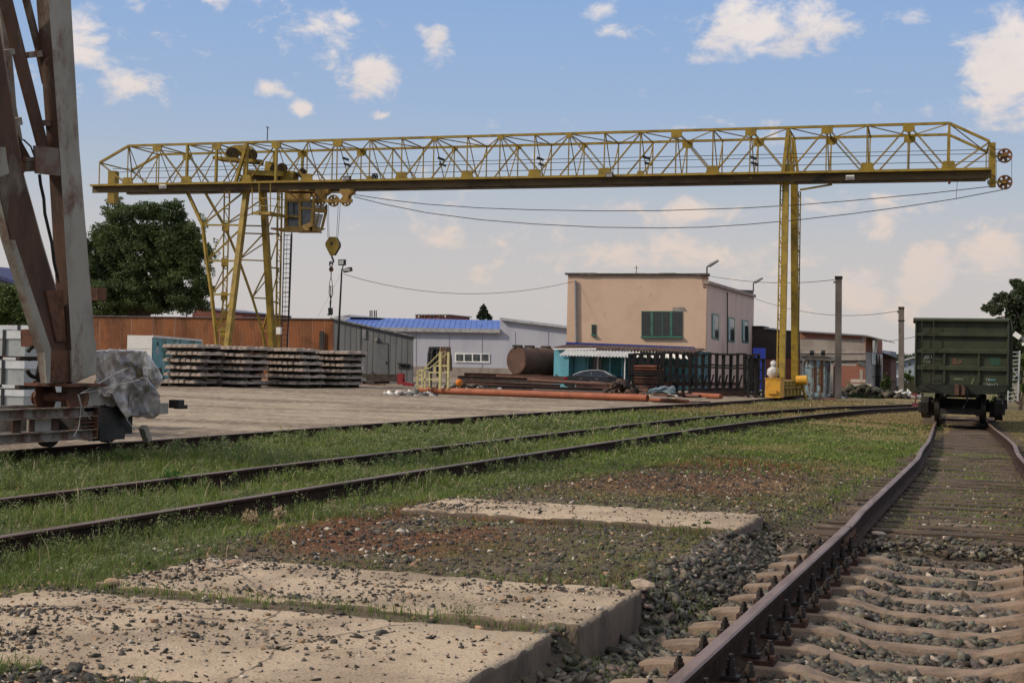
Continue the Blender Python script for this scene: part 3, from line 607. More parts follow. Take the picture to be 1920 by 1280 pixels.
# single plants that stand out
def plant(px, py, h, label, n=14, dz=.0, **k):
    p = onZ(px, py, z1(*onZ(px, py, .1).xy)+dz); pts = [(p.x+rng.normal(0, h*.25), p.y+rng.normal(0, h*.25), p.z) for _ in range(n)]
    o = weeds(pts, [h*rng.uniform(.6, 1.05) for _ in range(n)], 'weed_plant', label, **k); o['category'] = 'plant'; del o['kind']; return o
plant(868, 1165, .15, 'yellowish bushy weed growing from the joint between the two nearest slabs', 12, leafcol=((.13, .15, .05), (.24, .22, .09)), nl=26, lsz=.8)
plant(1062, 1225, .24, 'tall green weed in the gap at the track end of the two nearest slabs', 30, dz=-.14, leafcol=((.035, .08, .02), (.085, .13, .04)), nl=34, ph=.05, lsz=.9)
plant(1130, 1172, .06, 'low green tuft in the slab joint near the track', 16, leafcol=((.04, .085, .02), (.10, .14, .04)), nl=22, ph=.05)
plant(320, 925, .30, 'broad-leaved green weed between the two rails of the siding', 10, leafcol=((.05, .12, .03), (.10, .19, .05)), nl=14, lsz=3.2, ph=0, spread=.45)
plant(325, 1015, .28, 'grey green upright weed beside the nearest siding rail', 7, nl=34, lsz=1.1)
for px, py in ((470, 985), (520, 975), (440, 962), (195, 1008), (40, 1035), (625, 960)):
    plant(px, py, .14, {470: 'largest pale dry grass tuft below the siding rail', 520: 'dry grass tuft at the edge of the red moss', 440: 'small dry tuft behind the largest one', 195: 'pinkish dry seed heads against the dark rail web', 40: 'dry seed head at the far left below the rail', 625: 'thin dry tuft right of the red moss'}[px], {470: 26, 520: 16, 440: 10}.get(px, 5), leafcol=((.30, .21, .12), (.52, .39, .25)), head=(.6, .44, .3), nl=16, lsz=1.2)
plant(1325, 990, .07, 'green tuft along the near edge of the farthest slab', 16, leafcol=((.04, .085, .02), (.09, .13, .04)), nl=22, ph=0)
plant(1225, 1100, .16, 'dark green weed growing between ballast and middle slab', 18, dz=-.1, leafcol=((.03, .07, .02), (.08, .12, .04)), nl=24, ph=.02)
# ------------------------------------------------------------------ yellow gantry crane
CO = Vector((-12.5, 76.5, 0)); CA = math.radians(3.4)
CUv = Vector((-math.cos(CA), -math.sin(CA), 0)); CVv = Vector((-math.sin(CA), math.cos(CA), 0))
def cw(u, v, z): return CO+CUv*u+CVv*v+Vector((0, 0, z))
def cp(px, py, v):          # point of the crane's own vertical plane at offset v
    d = Vector(ray(px, py)); o = Vector((0, 0, CAMH)); P = CO+CVv*v; t = (P-o).dot(CVv)/d.dot(CVv); return o+d*t
def cuz(px, py, v): p = cp(px, py, v)-CO; return p.dot(CUv), p.z
crane = thing('gantry_crane', 'yellow lattice gantry crane spanning the whole yard, with a hanging cab and hook', 'gantry crane', (-12.5, 76.5, -.2))
VN, VF = -1.8, 1.8
ZT = (cuz(1478, 242, VN)[1]+cuz(463, 265, VN)[1])/2; ZL = (cuz(1478, 325, VN)[1]+cuz(463, 341.5, VN)[1])/2
VX = [188, 241, 295, 351, 406, 463, 518, 577, 633, 694, 754, 814, 877, 938, 1003, 1067, 1134, 1201, 1268, 1337, 1407, 1478, 1550, 1626, 1703, 1779, 1855]
US = [cuz(x, 300, VN)[0] for x in VX]; n = len(US)
DG = list('\\/\\/\\/\\/\\\\/\\/\\/\\//\\/\\/\\/\\/')      # one diagonal per half bay
def zt(i): return ZT if 0 < i < n-1 else ZT-1.0
def P(i, v, top): return cw(US[i], v, zt(i) if top else ZL)
uv = (0, 0, 1)
for v, s in ((VN, 1), (VF, .9)):
    for a, b in ((0, 1), (1, n-2), (n-2, n-1)):
        m = MB(); m.bar(P(a, v, 1), P(b, v, 1), .15*s, .13); m.build('top_chord', yellow, crane)
    m = MB(); m.bar(P(0, v, 0), P(n-1, v, 0), .15, .15); m.build('bottom_chord', yellow, crane)
    for i in range(n):
        wd = .18 if i in (3, 4, 5, 6, 25) else .085
        m = MB(); m.angle(P(i, v, 0), P(i, v, 1), wd, .03) if wd < .1 else m.bar(P(i, v, 0), P(i, v, 1), wd, .12); m.build('truss_post', yellow, crane)
    for i in range(n-1):
        c = DG[i] if i < len(DG) else '/'
        a, b = (P(i, v, 1), P(i+1, v, 0)) if c == '\\' else (P(i, v, 0), P(i+1, v, 1))
        m = MB(); m.angle(a, b, .105, .03); m.build('truss_diagonal', yellow, crane)
    # gusset plates at the nodes
    for i in range(1, n-1):
        l, r = DG[i-1], DG[min(i, len(DG)-1)]
        topn = (l == '/' ) or (r == '\\'); botn = (l == '\\') or (r == '/')
        big = i % 4 in (2, 0)
        if topn and (l == '/' and r == '\\') or (big and topn):
            m = MB(); c = P(i, v, 1); h = .42 if big else .25; w = .6 if big else .35
            m.prism([c-CUv*(w/2)+Vector((0, 0, .05)), c+CUv*(w/2)+Vector((0, 0, .05)), c+CUv*(w/2)-Vector((0, 0, h*.75)), c+CUv*(w/5)-Vector((0, 0, h)), c-CUv*(w/5)-Vector((0, 0, h)), c-CUv*(w/2)-Vector((0, 0, h*.75))], CVv*-.09); m.build('gusset_plate', yellow, crane)
        if botn:
            m = MB(); c = P(i, v, 0); h = .45 if l == '\\' and r == '/' else .25; w = .8 if h > .3 else .4
            m.prism([c-CUv*(w/2)-Vector((0, 0, .03)), c+CUv*(w/2)-Vector((0, 0, .03)), c+CUv*(w/3)+Vector((0, 0, h)), c-CUv*(w/3)+Vector((0, 0, h))], CVv*-.10); m.build('gusset_plate', yellow, crane)
for i in range(n):       # cross members between the two truss planes
    m = MB(); m.angle(P(i, VN, 1), P(i, VF, 1), .09, .02); m.build('cross_member', yellow, crane)
    m = MB(); m.angle(P(i, VN, 0), P(i, VF, 0), .12, .02); m.build('cross_member', yellow, crane)
    if i < n-1:
        m = MB(); a, b = (VN, VF) if i % 2 else (VF, VN); m.angle(P(i, a, 1), P(i+1, b, 1), .07, .02); m.build('top_brace', yellow, crane)
    if 0 < i < n-1:
        m = MB(); m.tube(P(i, VF, 1), P(i, -.2, 0), .035, 6); m.build('sway_brace', yellow, crane)
        m = MB(); m.tube(P(i, VN, 1), P(i, .2, 0), .03, 6); m.build('sway_brace', yellow, crane)
beam_m = mat('crane_beam_paint', (.10, .068, .028), (.055, .04, .022), (.03, .022, .016), rough=.7, scale=1.5, stretch=(.3, 1, 1), bump=.1)
zb = (cuz(1480, 347, 0)[1]+cuz(700, 356.3, 0)[1])/2
u0, u1 = US[0]-.9, US[-1]+.1
m = MB(); ztop = ZL-.08
m.bar(cw(u0, 0, (zb+ztop)/2), cw(u1, 0, (zb+ztop)/2), .05, ztop-zb-.06); m.bar(cw(u0, 0, zb+.03), cw(u1, 0, zb+.03), .42, .05); m.bar(cw(u0, 0, ztop-.02), cw(u1, 0, ztop-.02), .42, .04)
for i in range(0, n):
    for s in (-.11, .11): m.box(cw(US[i]-.9*(i == 0), s, (zb+ztop)/2), (.02, .17, ztop-zb-.1), Matrix.Rotation(CA, 3, 'Z'))
m.build('runway_beam', beam_m, crane)
m = MB(); m.bar(cw(US[0]+.3, VN-.28, ZL-.11), cw(US[-1]-.1, VN-.28, ZL-.11), .58, .04); m.build('walkway', beam_m, crane); m = MB(); m.bar(cw(US[0]+.3, VN-.6, ZL-.07), cw(US[-1]-.1, VN-.6, ZL-.07), .03, .11); m.build('walkway_edge', yellow, crane)
m = MB(); m.bar(cw(US[0]+.3, VN-.3, ZL-.33), cw(US[-1]-.1, VN-.3, ZL-.33), .05, .38); m.build('walkway_beam', beam_m, crane)
for px in (207,):
    a = cuz(px, 300, -.4); m = MB(); m.bar(cw(a[0], 0, ZT-1.3), cw(a[0], 0, zb-.55), .5, .5, up=CUv); m.build('end_plate', yellow, crane)
# ropes inside the truss
for zz, v in ((9.7, -.35), (9.25, .3), (8.75, .1)):
    pass
for py, v in ((291, -.4), (298, .4), (312, 0)):
    a = cuz(1380, py, v)[1]; m = MB(); m.tube(cw(US[0], v, a), cw(US[-1]-.6, v, a), .018, 5); m.build('hoist_rope', dark, crane)
for px in (648, 827, 1013, 1212, 1412):
    for k in (0, 1):
        c = cp(px+k*3, 298+k*11-(px > 1100)*2, -1.0); m = MB(); m.box(c, (.42, .12, .14), Matrix.Rotation(.35, 3, 'Y')); m.build('rope_roller', black, crane)
# floodlights along the walkway
white = mat('white_paint', (.72, .72, .70), (.6, .6, .57), rough=.5, scale=3, bump=.05)
lens = mat('lamp_glass', (.35, .36, .36), rough=.15, bump=0)
for px, py, mm, ty in ((651, 334, dark, 'Y'), (1143, 328, dark, 'Y'), (1594, 333, white, 'Y'), (305, 350, white, 'Y')):
    c = cp(px, py, VN-.75); m = MB(); m.box(c, (.42, .18, .22), Matrix.Rotation(.3, 3, 'X')); o = m.build('floodlight', mm, crane); m = MB(); m.box(c+Vector((0, -.1, -.03)), (.36, .02, .17), Matrix.Rotation(.3, 3, 'X')); m.build('lens', lens, o)
m = MB(); a = cp(501, 268, 0); m.tube(a, a+Vector((0, 0, 1.0)), .03, 6); m.bar(a+Vector((-.12, 0, 1.0)), a+Vector((.12, 0, .9)), .04); m.build('antenna', dark, crane)
# right end: plate with two rope sheaves
m = MB(); a = cp(1861, 268, -.9); b = cp(1861, 351, -.9); m.bar(a, b, .30, .35, up=CVv); m.bar(cp(1855, 348, -.9), cp(1867, 348, -.9), .4, .12); m.build('end_bracket', yellow, crane)
sheave_m = mat('sheave_paint', (.20, .09, .035), (.12, .06, .03), rough=.7, scale=4)
def sheave(px, py, v, r, mt=sheave_m, holes=True, arm=True, nm='sheave'):
    c = cp(px, py, v); mb = MB(); k = 24; ax = CVv*.06
    for r0, r1, w in ((r*.80, r, .14), (0, r*.25, .16)):
        vs = []; 
        for j in range(k):
            t = 2*math.pi*j/k; dr = CUv*math.cos(t)+Vector((0, 0, math.sin(t)))
            vs += [c+dr*r0-CVv*w/2, c+dr*r1-CVv*w/2, c+dr*r1+CVv*w/2, c+dr*r0+CVv*w/2]
        fs = []
        for j in range(k):
            p, q = j*4, ((j+1) % k)*4
            for e in range(4): fs.append((p+e, q+e, q+(e+1) % 4, p+(e+1) % 4))
        mb.add(vs, fs)
    for j in range(6):
        t = 2*math.pi*j/6+.3; dr = CUv*math.cos(t)+Vector((0, 0, math.sin(t))); mb.bar(c+dr*r*.2, c+dr*r*.85, r*.42, .04, up=CVv)
    o = mb.build(nm, mt, crane)
    return c
for py in (292, 342):
    sheave(1884, py, -.9, .38); m = MB(); m.bar(cp(1862, py+(1 if py < 300 else 0), -1.05), cp(1886, py, -1.05), .09, .16, up=CVv); m.build('sheave_arm', yellow, crane)
m = MB(); m.tube(cp(1897, 292, -.9), cp(1897, 342, -.9), .012, 5); m.tube(cp(1868, 295, -.9), cp(1868, 340, -.9), .012, 5); m.build('hoist_rope', dark, crane)
sheave(1857, 342, -.6, .16, dark)
m = MB(); m.prism([cp(1774, 326, -.5), cp(1788, 326, -.5), cp(1784, 336, -.5), cp(1778, 336, -.5)], CVv*.06); m.tube(cp(1780, 345, -.5), cp(1780, 338, -.5), .07, 6); m.build('lifting_eye', rust, crane)
# hanging supply cables
for pts in ([(664, 365), (730, 375), (800, 383), (900, 390), (1000, 393.5), (1120, 395.5), (1240, 395), (1400, 390), (1500, 384), (1600, 376), (1740, 363), (1855, 350)],
            [(664, 369), (720, 383), (800, 399), (900, 412), (1000, 420), (1120, 426), (1240, 427.5), (1320, 426), (1400, 421), (1500, 412), (1600, 400.5), (1700, 387), (1790, 373), (1880, 356)]):
    m = MB(); m.path([cp(x, y, .2) for x, y in pts], .022, 5); m.build('supply_cable', dark, crane)
m = MB(); m.tube(cp(1795, 340, .2), cp(1793, 372, .2), .012, 5); m.build('supply_cable', dark, crane)

# --- legs
def post(a, b, w, h=None, nm='leg_chord', mt=yellow): m = MB(); m.bar(a, b, w, h or w); return m.build(nm, mt, crane)
def laced(a0, b0, a1, b1, k, w=.09, nm='laced_post'):     # two light posts joined by rungs: one part
    m = MB(); a0, b0, a1, b1 = map(Vector, (a0, b0, a1, b1)); m.bar(a0, b0, w); m.bar(a1, b1, w)
    for i in range(k+1):
        t = i/k; m.bar(a0.lerp(b0, t), a1.lerp(b1, t), w*.7)
        if i < k and i % 2 == 0: m.bar(a0.lerp(b0, t), a1.lerp(b1, (i+1)/k), .03)
    return m.build(nm, yellow, crane)
V1, V2 = -3.0, 2.6
def L(px, py, v): return cp(px, py, v)
# rigid leg on the left, near frame
ya = lambda y, v0, v1: v0+(v1-v0)*(y-345)/(652-345)
def node(x, y, v0, v1): return cp(x, y, ya(y, v0, v1))
Mtop, Mbot = node(464, 345, -1.5, V1), node(424, 668, -1.5, V1-.2)
m = MB(); m.bar(Mtop, Mbot, .36, .30); m.build('main_leg', yellow, crane)
outer = [(350, 357), (380, 422), (388, 489), (397, 552), (404, 619), (409, 668)]
O = [node(x, y, -1.6, V1) for x, y in outer]
for a, b in zip(O[:-1], O[1:]): post(a, b, .17)
mainx = lambda y: 464+(424-464)*(y-345)/(668-345)
lx = lambda y: 424-5*(y-345)/323
laced(node(421, 348, -.6, V1), node(416, 665, -.6, V1), node(431, 348, -.6, V1), node(422, 665, -.6, V1), 14)
for i in (1, 2, 3, 4):
    x, y = outer[i]; A = O[i]; B = node(mainx(y), y, -1.5, V1); post(A, B, .10, nm='leg_strut')
    yu = outer[i-1][1] if i > 1 else 350
    post(A, node(mainx(yu+8)-3, yu+8, -1.5, V1), .09, nm='leg_diagonal'); post(A, node(lx(yu+10), yu+10, 0, V1), .05, nm='leg_diagonal')
    g = MB(); c = node(lx(y), y+3, -1.0, V1); g.prism([c+CUv*a+Vector((0, 0, b)) for a, b in ((-.22, -.26), (.22, -.26), (.22, .26), (-.22, .26))], CVv*-.04); g.build('gusset_plate', yellow, crane)
# legs, far frame
m = MB(); m.bar(cp(493, 352, 1.2), cp(512, 670, V2), .40, .32); m.build('main_leg', yellow, crane)
oc = [(384, 360), (420, 422), (448, 487), (473, 558), (492, 620), (501, 668)]
v2 = lambda y: 1.2+(V2-1.2)*(y-352)/310
O2 = [cp(x, y, v2(y)) for x, y in oc]
for a, b in zip(O2[:-1], O2[1:]): post(a, b, .15)
mx2 = lambda y: 493+19*(y-352)/318
for i in (1, 2, 3, 4):
    x, y = oc[i]; yu = oc[i-1][1]
    if i > 0: post(O2[i], cp(mx2(y), y+2, v2(y)), .08, nm='leg_strut')
    post(O2[i], cp(mx2(yu+12), yu+12, v2(yu)), .07, nm='leg_diagonal')
    post(O2[i], cp(mx2(yu+35)+2, yu+30, v2(yu)+.5), .06, nm='leg_diagonal')
laced(cp(521, 350, 3), cp(517, 668, 3.4), cp(529, 350, 3), cp(523, 668, 3.4), 16)
for y in (437, 501, 565, 620): post(cp(mx2(y), y, v2(y)), cp(525-6*(y-350)/318, y+2, 3.2), .09, nm='leg_strut')
for y0, y1 in ((500, 440), (562, 503), (435, 372)): post(cp(mx2(y0)+2, y0, v2(y0)), cp(523, y1, 3.1), .06, nm='leg_diagonal')
post(cp(350, 358, VN), cp(420, 347, -1.2), .12, nm='leg_strut'); post(cp(385, 362, 1.2), cp(524, 358, 2.6), .12, nm='leg_strut'); post(cp(447, 437, 0), cp(512, 439, 2), .08, nm='leg_strut')
# node where the leg carries the truss
for px, py, v in ((463, 347, -1.5), (493, 352, 1.2)):
    c = cp(px, py, v); m = MB(); m.box(c+Vector((0, 0, .15)), (.7, .7, .5), Matrix.Rotation(CA, 3, 'Z')); m.build('leg_head', yellow, crane)
for y0, y1, x0, x1 in ((342, 270, 442, 463),):
    m = MB(); m.bar(cp(x0, y0, VN-.1), cp(x1, y1, VN-.1), .22, .16); m.build('truss_diagonal', yellow, crane)
# ladder with safety hoops beside the far leg
a0, b0, a1, b1 = cp(533, 436, 3.2), cp(527, 668, 3.2), cp(547, 436, 3.2), cp(538, 668, 3.2)
ld = MB(); ld.bar(a0, b0, .05); ld.bar(a1, b1, .07); lo = ld.build('ladder', dark, crane)
for i in range(26):
    t = (i+.5)/26; m = MB(); m.tube(a0.lerp(b0, t), a1.lerp(b1, t), .018, 5); m.build('rung', dark, lo)
m = MB()
for i in range(7):
    t = .03+i*.115; p = a0.lerp(b0, t); q = a1.lerp(b1, t); w = (q-p).length; ring = [p+(q-p)*(.5-.5*math.cos(s*math.pi/8)*1.0)+CVv*(-.75*math.sin(s*math.pi/8))-CUv*(.55*math.sin(s*math.pi/8)) for s in range(9)]; m.path(ring, .018, 5)
for s in (2, 4, 6):
    f = lambda t: a0.lerp(b0, t)+(a1.lerp(b1, t)-a0.lerp(b0, t))*(.5-.5*math.cos(s*math.pi/8))+CVv*(-.75*math.sin(s*math.pi/8))-CUv*(.55*math.sin(s*math.pi/8)); m.tube(f(.03), f(.72), .014, 5)
m.build('ladder_cage', dark, lo)
# landing with railing in front of the far leg
m = MB(); m.prism([cp(473, 402, -2.2), cp(508, 402, -2.8), cp(540, 409, -1.5), cp(540, 409, 1.2), cp(473, 402, 1)], (0, 0, .16)); m.build('landing', yellow, crane)
m = MB()
for x, v in ((473, -2.2), (486, -2.5), (507, -2.8), (524, -2), (536, -1.5)): m.tube(cp(x, 404, v), cp(x, 344, v), .035, 5)
for y in (386, 372): m.path([cp(473, y, -2.2), cp(507, y, -2.8), cp(537, y+3, -1.5)], .022, 5)
m.build('landing_railing', yellow, crane)
# electrical box on the leg
m = MB(); m.box(cp(523, 620, 2.2), (.3, .2, .45)); m.build('electrical_box', white, crane)
# winches inside the truss
wdark = mat('machinery', (.05, .035, .02), (.10, .07, .025), (.02, .015, .012), rough=.7, scale=6)

def W(px, py, v=0): return cp(px, py, v)
m = MB(); m.prism([W(424, 277), W(440, 272), W(462, 271), W(470, 280), W(458, 290), W(428, 288)], CVv*.8); o = m.build('winch', yellow, crane)
m = MB(); m.tube(W(436, 289, -.5), W(436, 289, 1.2), .42, 14); m.tube(W(472, 291, -.3), W(472, 291, .9), .36, 14); m.bar(W(470, 302), W(492, 305), .35, .3); m.build('winch_drum', wdark, o)
m = MB(); m.bar(W(408, 298, 0), W(484, 304, 0), 1.3, .18); m.build('winch_platform', yellow, o)
m = MB(); m.bar(W(468, 326, 0), W(540, 329, 0), 1.6, .30); o = m.build('winch_platform', yellow, crane)
m = MB(); m.bar(W(500, 312, -.3), W(512, 313, -.3), .5, .55); m.build('winch_housing', yellow, o); m = MB(); m.bar(W(532, 330, 0), W(555, 332, 0), .8, .6); m.build('winch_housing', yellow, o)
m = MB(); m.tube(W(515, 317, -.6), W(515, 317, .8), .30, 12); m.tube(W(529, 316, -.6), W(529, 316, .8), .34, 12); m.bar(W(478, 334, 0), W(530, 338, 0), 1.0, .25); m.tube(W(567, 325, -.3), W(567, 325, .4), .3, 12); m.build('winch_motor', wdark, o)
sheave(703, 331, -.4, .19, dark)
# --- cab
glass = mat('cab_glass', (.05, .06, .065), (.09, .10, .105), rough=.12, scale=3, bump=0, spec=.6)
paleglass = mat('cab_glass_pale', (.42, .44, .46), (.5, .52, .53), rough=.1, scale=3, bump=0, spec=.6)
cabm = mat('cab_paint', (.30, .19, .05), (.22, .14, .045), (.10, .06, .03), rough=.6, scale=4)
cab = MB(); vn, vf = -1.0, 1.0
def C(px, py, v=-1.0): return cp(px, py, v)
side = [(537, 362), (581, 362), (590, 375), (585, 423), (567, 431), (536, 431)]
S = [C(*p) for p in side]; T = [p+CVv*2.0 for p in S]
m = MB(); m.add(S+T, [(6, 7, 1, 0), (9, 10, 4, 3), (10, 11, 5, 4), (11, 6, 0, 5)]); cabo = m.build('cab', cabm, crane)
m = MB(); m.bar(C(534, 431.5, -1.05), C(568, 433, -1.05), .18, .14); m.build('cab_frame', cabm, cabo); m = MB(); m.bar(C(520, 431, -.2), C(592, 433, -.2), 1.8, .10); m.build('cab_floor', cabm, cabo); m = MB(); m.bar(C(535, 360, 0), C(592, 361, 0), 2.1, .12); m.build('cab_roof', cabm, cabo)
# frame members and panes of the side facing the viewer
for a, b, w in (((537, 362), (536, 431), .20), ((562, 362), (563, 428), .16), ((537, 371), (582, 371), .5), ((538, 405), (562, 406), .13), ((564, 390), (588, 391), .14), ((588, 372), (584, 425), .16), ((537, 428), (567, 429), .28), ((566, 429), (586, 419), .3)):
    m = MB(); m.bar(C(*a, -1.04), C(*b, -1.04), .10, w); m.build('cab_frame', cabm, cabo)
for q in ([(538, 372), (562, 372), (562, 405), (538, 405)], [(538, 406), (562, 406), (562, 426), (538, 426)], [(564, 372), (587, 374), (587, 389), (564, 389)], [(565, 392), (586, 392), (583, 417), (565, 424)]):
    m = MB(); m.prism([C(x, y, -.98) for x, y in q], CVv*.03); m.build('pane', glass, cabo)
# slanted bay at the right
bay = [(590, 392), (612, 395), (603, 429), (588, 434), (584, 424)]
B = [C(590, 360, -.9), C(612, 395, -.1), C(603, 430, -.1), C(584, 426, -.9)]
for q, mm, nm in (([(589, 400), (606, 402), (599, 427), (586, 425)], paleglass, 'pane'), ([(591, 384), (611, 386), (611, 394), (590, 392)], paleglass, 'pane')):
    m = MB(); m.prism([C(x, y, -.9+(x-586)*.03) for x, y in q], CVv*.02); m.build(nm, mm, cabo)
for a, b, w in (((589, 363), (588, 430), .13), ((612, 384), (612, 395), .10), ((612, 394), (603, 430), .12), ((588, 394), (612, 396), .22), ((586, 431), (603, 430), .16), ((598, 399), (592, 427), .06), ((601, 384), (601, 393), .05)):
    m = MB(); m.bar(C(*a, -.95+(a[0]-586)*.03), C(*b, -.95+(b[0]-586)*.03), w, w); m.build('cab_frame', cabm, cabo)
m = MB(); m.add([C(584, 427, -.95), C(589, 434, -.95), C(603, 430, -.4), C(603, 430, .9), C(589, 434, 1), C(584, 427, 1)], [(0, 1, 2, 3, 4, 5)]); m.build('cab_floor', cabm, cabo); m = MB(); m.add([C(567, 431, -1), C(589, 434.5, -1), C(603, 430.5, -.4), C(603, 430.5, .9), C(567, 433, 1)], [(0, 1, 2, 3, 4)]); m.build('cab_floor', cabm, cabo)
for x in (548, 574):
    m = MB(); m.bar(C(x, 360, -.5), C(x, 346, -.2), .14); m.build('cab_hanger', cabm, cabo)
# --- trolley with three sheaves, ropes, hook block
m = MB(); m.bar(cp(591, 377, -.55), cp(661, 376.5, -.55), .08, .20); m.bar(cp(591, 377, .1), cp(661, 376.5, .1), .08, .20); tro = m.build('trolley', cabm, crane)
m = MB()
for a in (591, 637):
    m.prism([cp(a, 352, -.5), cp(a+24, 352, -.5), cp(a+24, 361, -.5), cp(a+16, 366, -.5), cp(a+15, 375, -.5), cp(a+6, 375, -.5), cp(a+5, 366, -.5), cp(a, 362, -.5)], CVv*.5)
m.bar(cp(612, 361, -.2), cp(640, 361, -.2), .06, .08); m.build('trolley_bracket', cabm, tro)
for x in (601, 625.5, 649): 
    c = sheave(x, 376.5, -.25, .36 if x == 625.5 else .33, cabm)
hb = thing('hook_block', 'yellow teardrop hook block hanging on ropes below the crane trolley', 'hook block', cp(622, 480, -.2)-Vector((0, 0, .3)))
for x0, x1 in ((612.5, 615), (616, 617), (634.5, 631), (638.5, 633.5)):
    m = MB(); m.tube(cp(x0, 378, -.2), cp(x1, 447, -.2), .014, 5); m.build('hoist_rope', dark, hb)
pl = [(617.5, 444), (629, 444), (635.5, 455), (635.5, 462), (625.5, 479), (619, 479), (610, 461), (610, 455)]
m = MB(); m.prism([cp(x, y, -.42) for x, y in pl], CVv*.05); m.build('cheek_plate', yellow, hb)
m = MB(); m.prism([cp(x, y, .02) for x, y in pl], CVv*.05); m.build('cheek_plate', yellow, hb)
m = MB(); m.prism([cp(622.7+(x-622.7)*.93, 460+(y-460)*.95, -.36) for x, y in pl], CVv*.37); m.tube(cp(621.5, 456, -.47), cp(621.5, 456, -.40), .09, 10); m.build('block_core', dark, hb)
m = MB(); hk = [(622.5, 478), (622.5, 483), (625, 487), (625.5, 491), (623, 494.5), (620, 494), (618.5, 491)]; m.path([cp(x, y, -.2) for x, y in hk], .055, 7); m.build('hook', dark, hb)
m = MB(); m.path([cp(621+3.2*math.cos(t*.7), 495+5*math.sin(t*.7), -.2) for t in range(10)], .035, 6); m.build('shackle', dark, hb)
sl_ = thing('lifting_sling', 'dark rope sling with small hooks hanging below the yellow hook block', 'sling', cp(620, 590, -.2))
m = MB(); m.tube(cp(621, 501, -.2), cp(621, 504, -.2), .12, 8); m.tube(cp(621, 504, -.2), cp(621, 509, -.2), .16, 8, r2=.10); m.tube(cp(621, 509, -.2), cp(620.5, 522, -.2), .03, 6); m.build('swivel', rust, sl_)
m = MB(); m.path([cp(620.5, 521, -.2), cp(618.5, 527, -.2), cp(617.5, 534, -.2), cp(620.5, 538, -.2), cp(623, 534, -.2), cp(622.5, 527, -.2), cp(620.7, 521, -.2)], .02, 5); m.build('ring', dark, sl_)
for pts in ([(618, 535), (617, 548), (621, 565), (617, 588)], [(623, 535), (624, 550), (618.5, 566), (620, 590)], [(620, 537), (620.5, 565), (619, 590)]):
    m = MB(); m.path([cp(x, y, -.2) for x, y in pts], .028, 5); m.build('sling_leg', black, sl_)
for x in (616.5, 619.5, 622.5): m = MB(); m.path([cp(x, 577, -.2), cp(x+.6, 588, -.2), cp(x-1, 591, -.2), cp(x-1.6, 588, -.2)], .05, 5); m.build('sling_hook', black, sl_)
# --- slender leg on the right
Vn0, Vn1, Vf0, Vf1 = -1.6, -2.9, 1.6, 2.9
m = MB(); m.bar(cp(1475, 336, Vn0), cp(1467, 708, Vn1), .30, .26); m.build('main_leg', yellow, crane)
m = MB(); m.bar(cp(1489.5, 345, Vf0), cp(1490.5, 716, Vf1), .42, .36); m.build('main_leg', yellow, crane)
laced(cp(1463.5, 340, -1.2), cp(1456.5, 700, Vn1), cp(1468.5, 340, -1.2), cp(1461.5, 700, Vn1), 20, .07)
laced(cp(1497, 360, 2.2), cp(1494, 700, Vf1), cp(1501, 360, 2.2), cp(1496.5, 700, Vf1), 20, .06)
m = MB(); m.box(cp(1472, 333, -1.6), (.8, .6, .5), Matrix.Rotation(CA, 3, 'Z')); m.build('leg_head', yellow, crane)
m = MB(); m.bar(cp(1478, 243, VN-.1), cp(1468, 330, VN-.1), .24, .18); m.build('truss_post', yellow, crane)
for a, b, v in (((1482, 248), (1477, 326), .3), ((1488, 258), (1496, 325), VF), ((1487, 262), (1484, 325), .8)): m = MB(); m.bar(cp(*a, v), cp(*b, v), .14, .14); m.build('sway_brace', yellow, crane)
for a, b in (((1406, 334), (1466, 326)), ((1484, 328), (1560, 334)), ((1500, 356), (1560, 346))): m = MB(); m.bar(cp(*a, VN-.3), cp(*b, -1.6), .10, .10); m.build('leg_strut', yellow, crane)
# carriages at the foot of the slender leg
orange = mat('orange_yellow_paint', (.55, .29, .03), (.44, .22, .025), (.12, .06, .025), rough=.5, scale=4, thr3=(.66, .8), bump=.08)
paleyel = mat('dusty_yellow_paint', (.36, .25, .06), (.27, .19, .06), (.12, .08, .04), rough=.7, scale=4)
bx = float(xa(76)); by = 73.6; bz = z1(-12.3, 75)+.16
m = MB(); m.bb(bx-.40, bx+.40, by, by+1.3, bz+.02, bz+1.0); o = m.build('end_box', orange, crane)
m = MB(); m.bb(bx-.44, bx+.44, by-.03, by+1.35, bz+1.0, bz+1.05); m.bb(bx-.22, bx+.22, by-.10, by, bz+.22, bz+.42); m.build('buffer', orange, o)
m = MB(); m.bb(bx-.30, bx+.30, by+1.3, by+8.2, bz+.05, bz+.62); m.bb(bx-.40, bx+.44, by+1.3, by+8.3, bz+.5, bz+.56); m.bb(bx-.28, bx+.30, by+1.3, by+8.0, bz+.56, bz+.9); m.bb(bx-.32, bx+.36, by+1.3, by+8.2, bz+.86, bz+.92)
for k in range(5): m.bb(bx+.28, bx+.42, by+2.2+k*1.3, by+2.28+k*1.3, bz+.05, bz+.88)
m.build('carriage', paleyel, crane)
for yy in (by+1.6, by+6.8): m = MB(); m.tube((bx-.06, yy, bz+.26), (bx+.06, yy, bz+.26), .28, 18); m.build('wheel', dark, crane)
m = MB(); m.tube((bx+.45, by+5.2, bz+.92), (bx+1.05, by+5.2, bz+.95), .27, 16); m.build('drive_motor', orange, crane)
m = MB(); m.bar((bx+.75, by+5.4, bz+.7), (bx+1.0, by+5.2, bz-.1), .12); m.build('rail_clamp', yellow, crane)
plas = mat('grey_plastic', (.52, .51, .50), (.38, .38, .38), rough=.35, scale=9, bump=.6, bscale=12)
bm = bmesh.new(); 
for c, r in (((0, 0, .28), .33), ((.02, 0, .72), .19)):
    g = bmesh.ops.create_icosphere(bm, subdivisions=3, radius=r); 
    for v in g['verts']: v.co = v.co*(1+.22*mnoise.noise(v.co*6))+Vector(c)
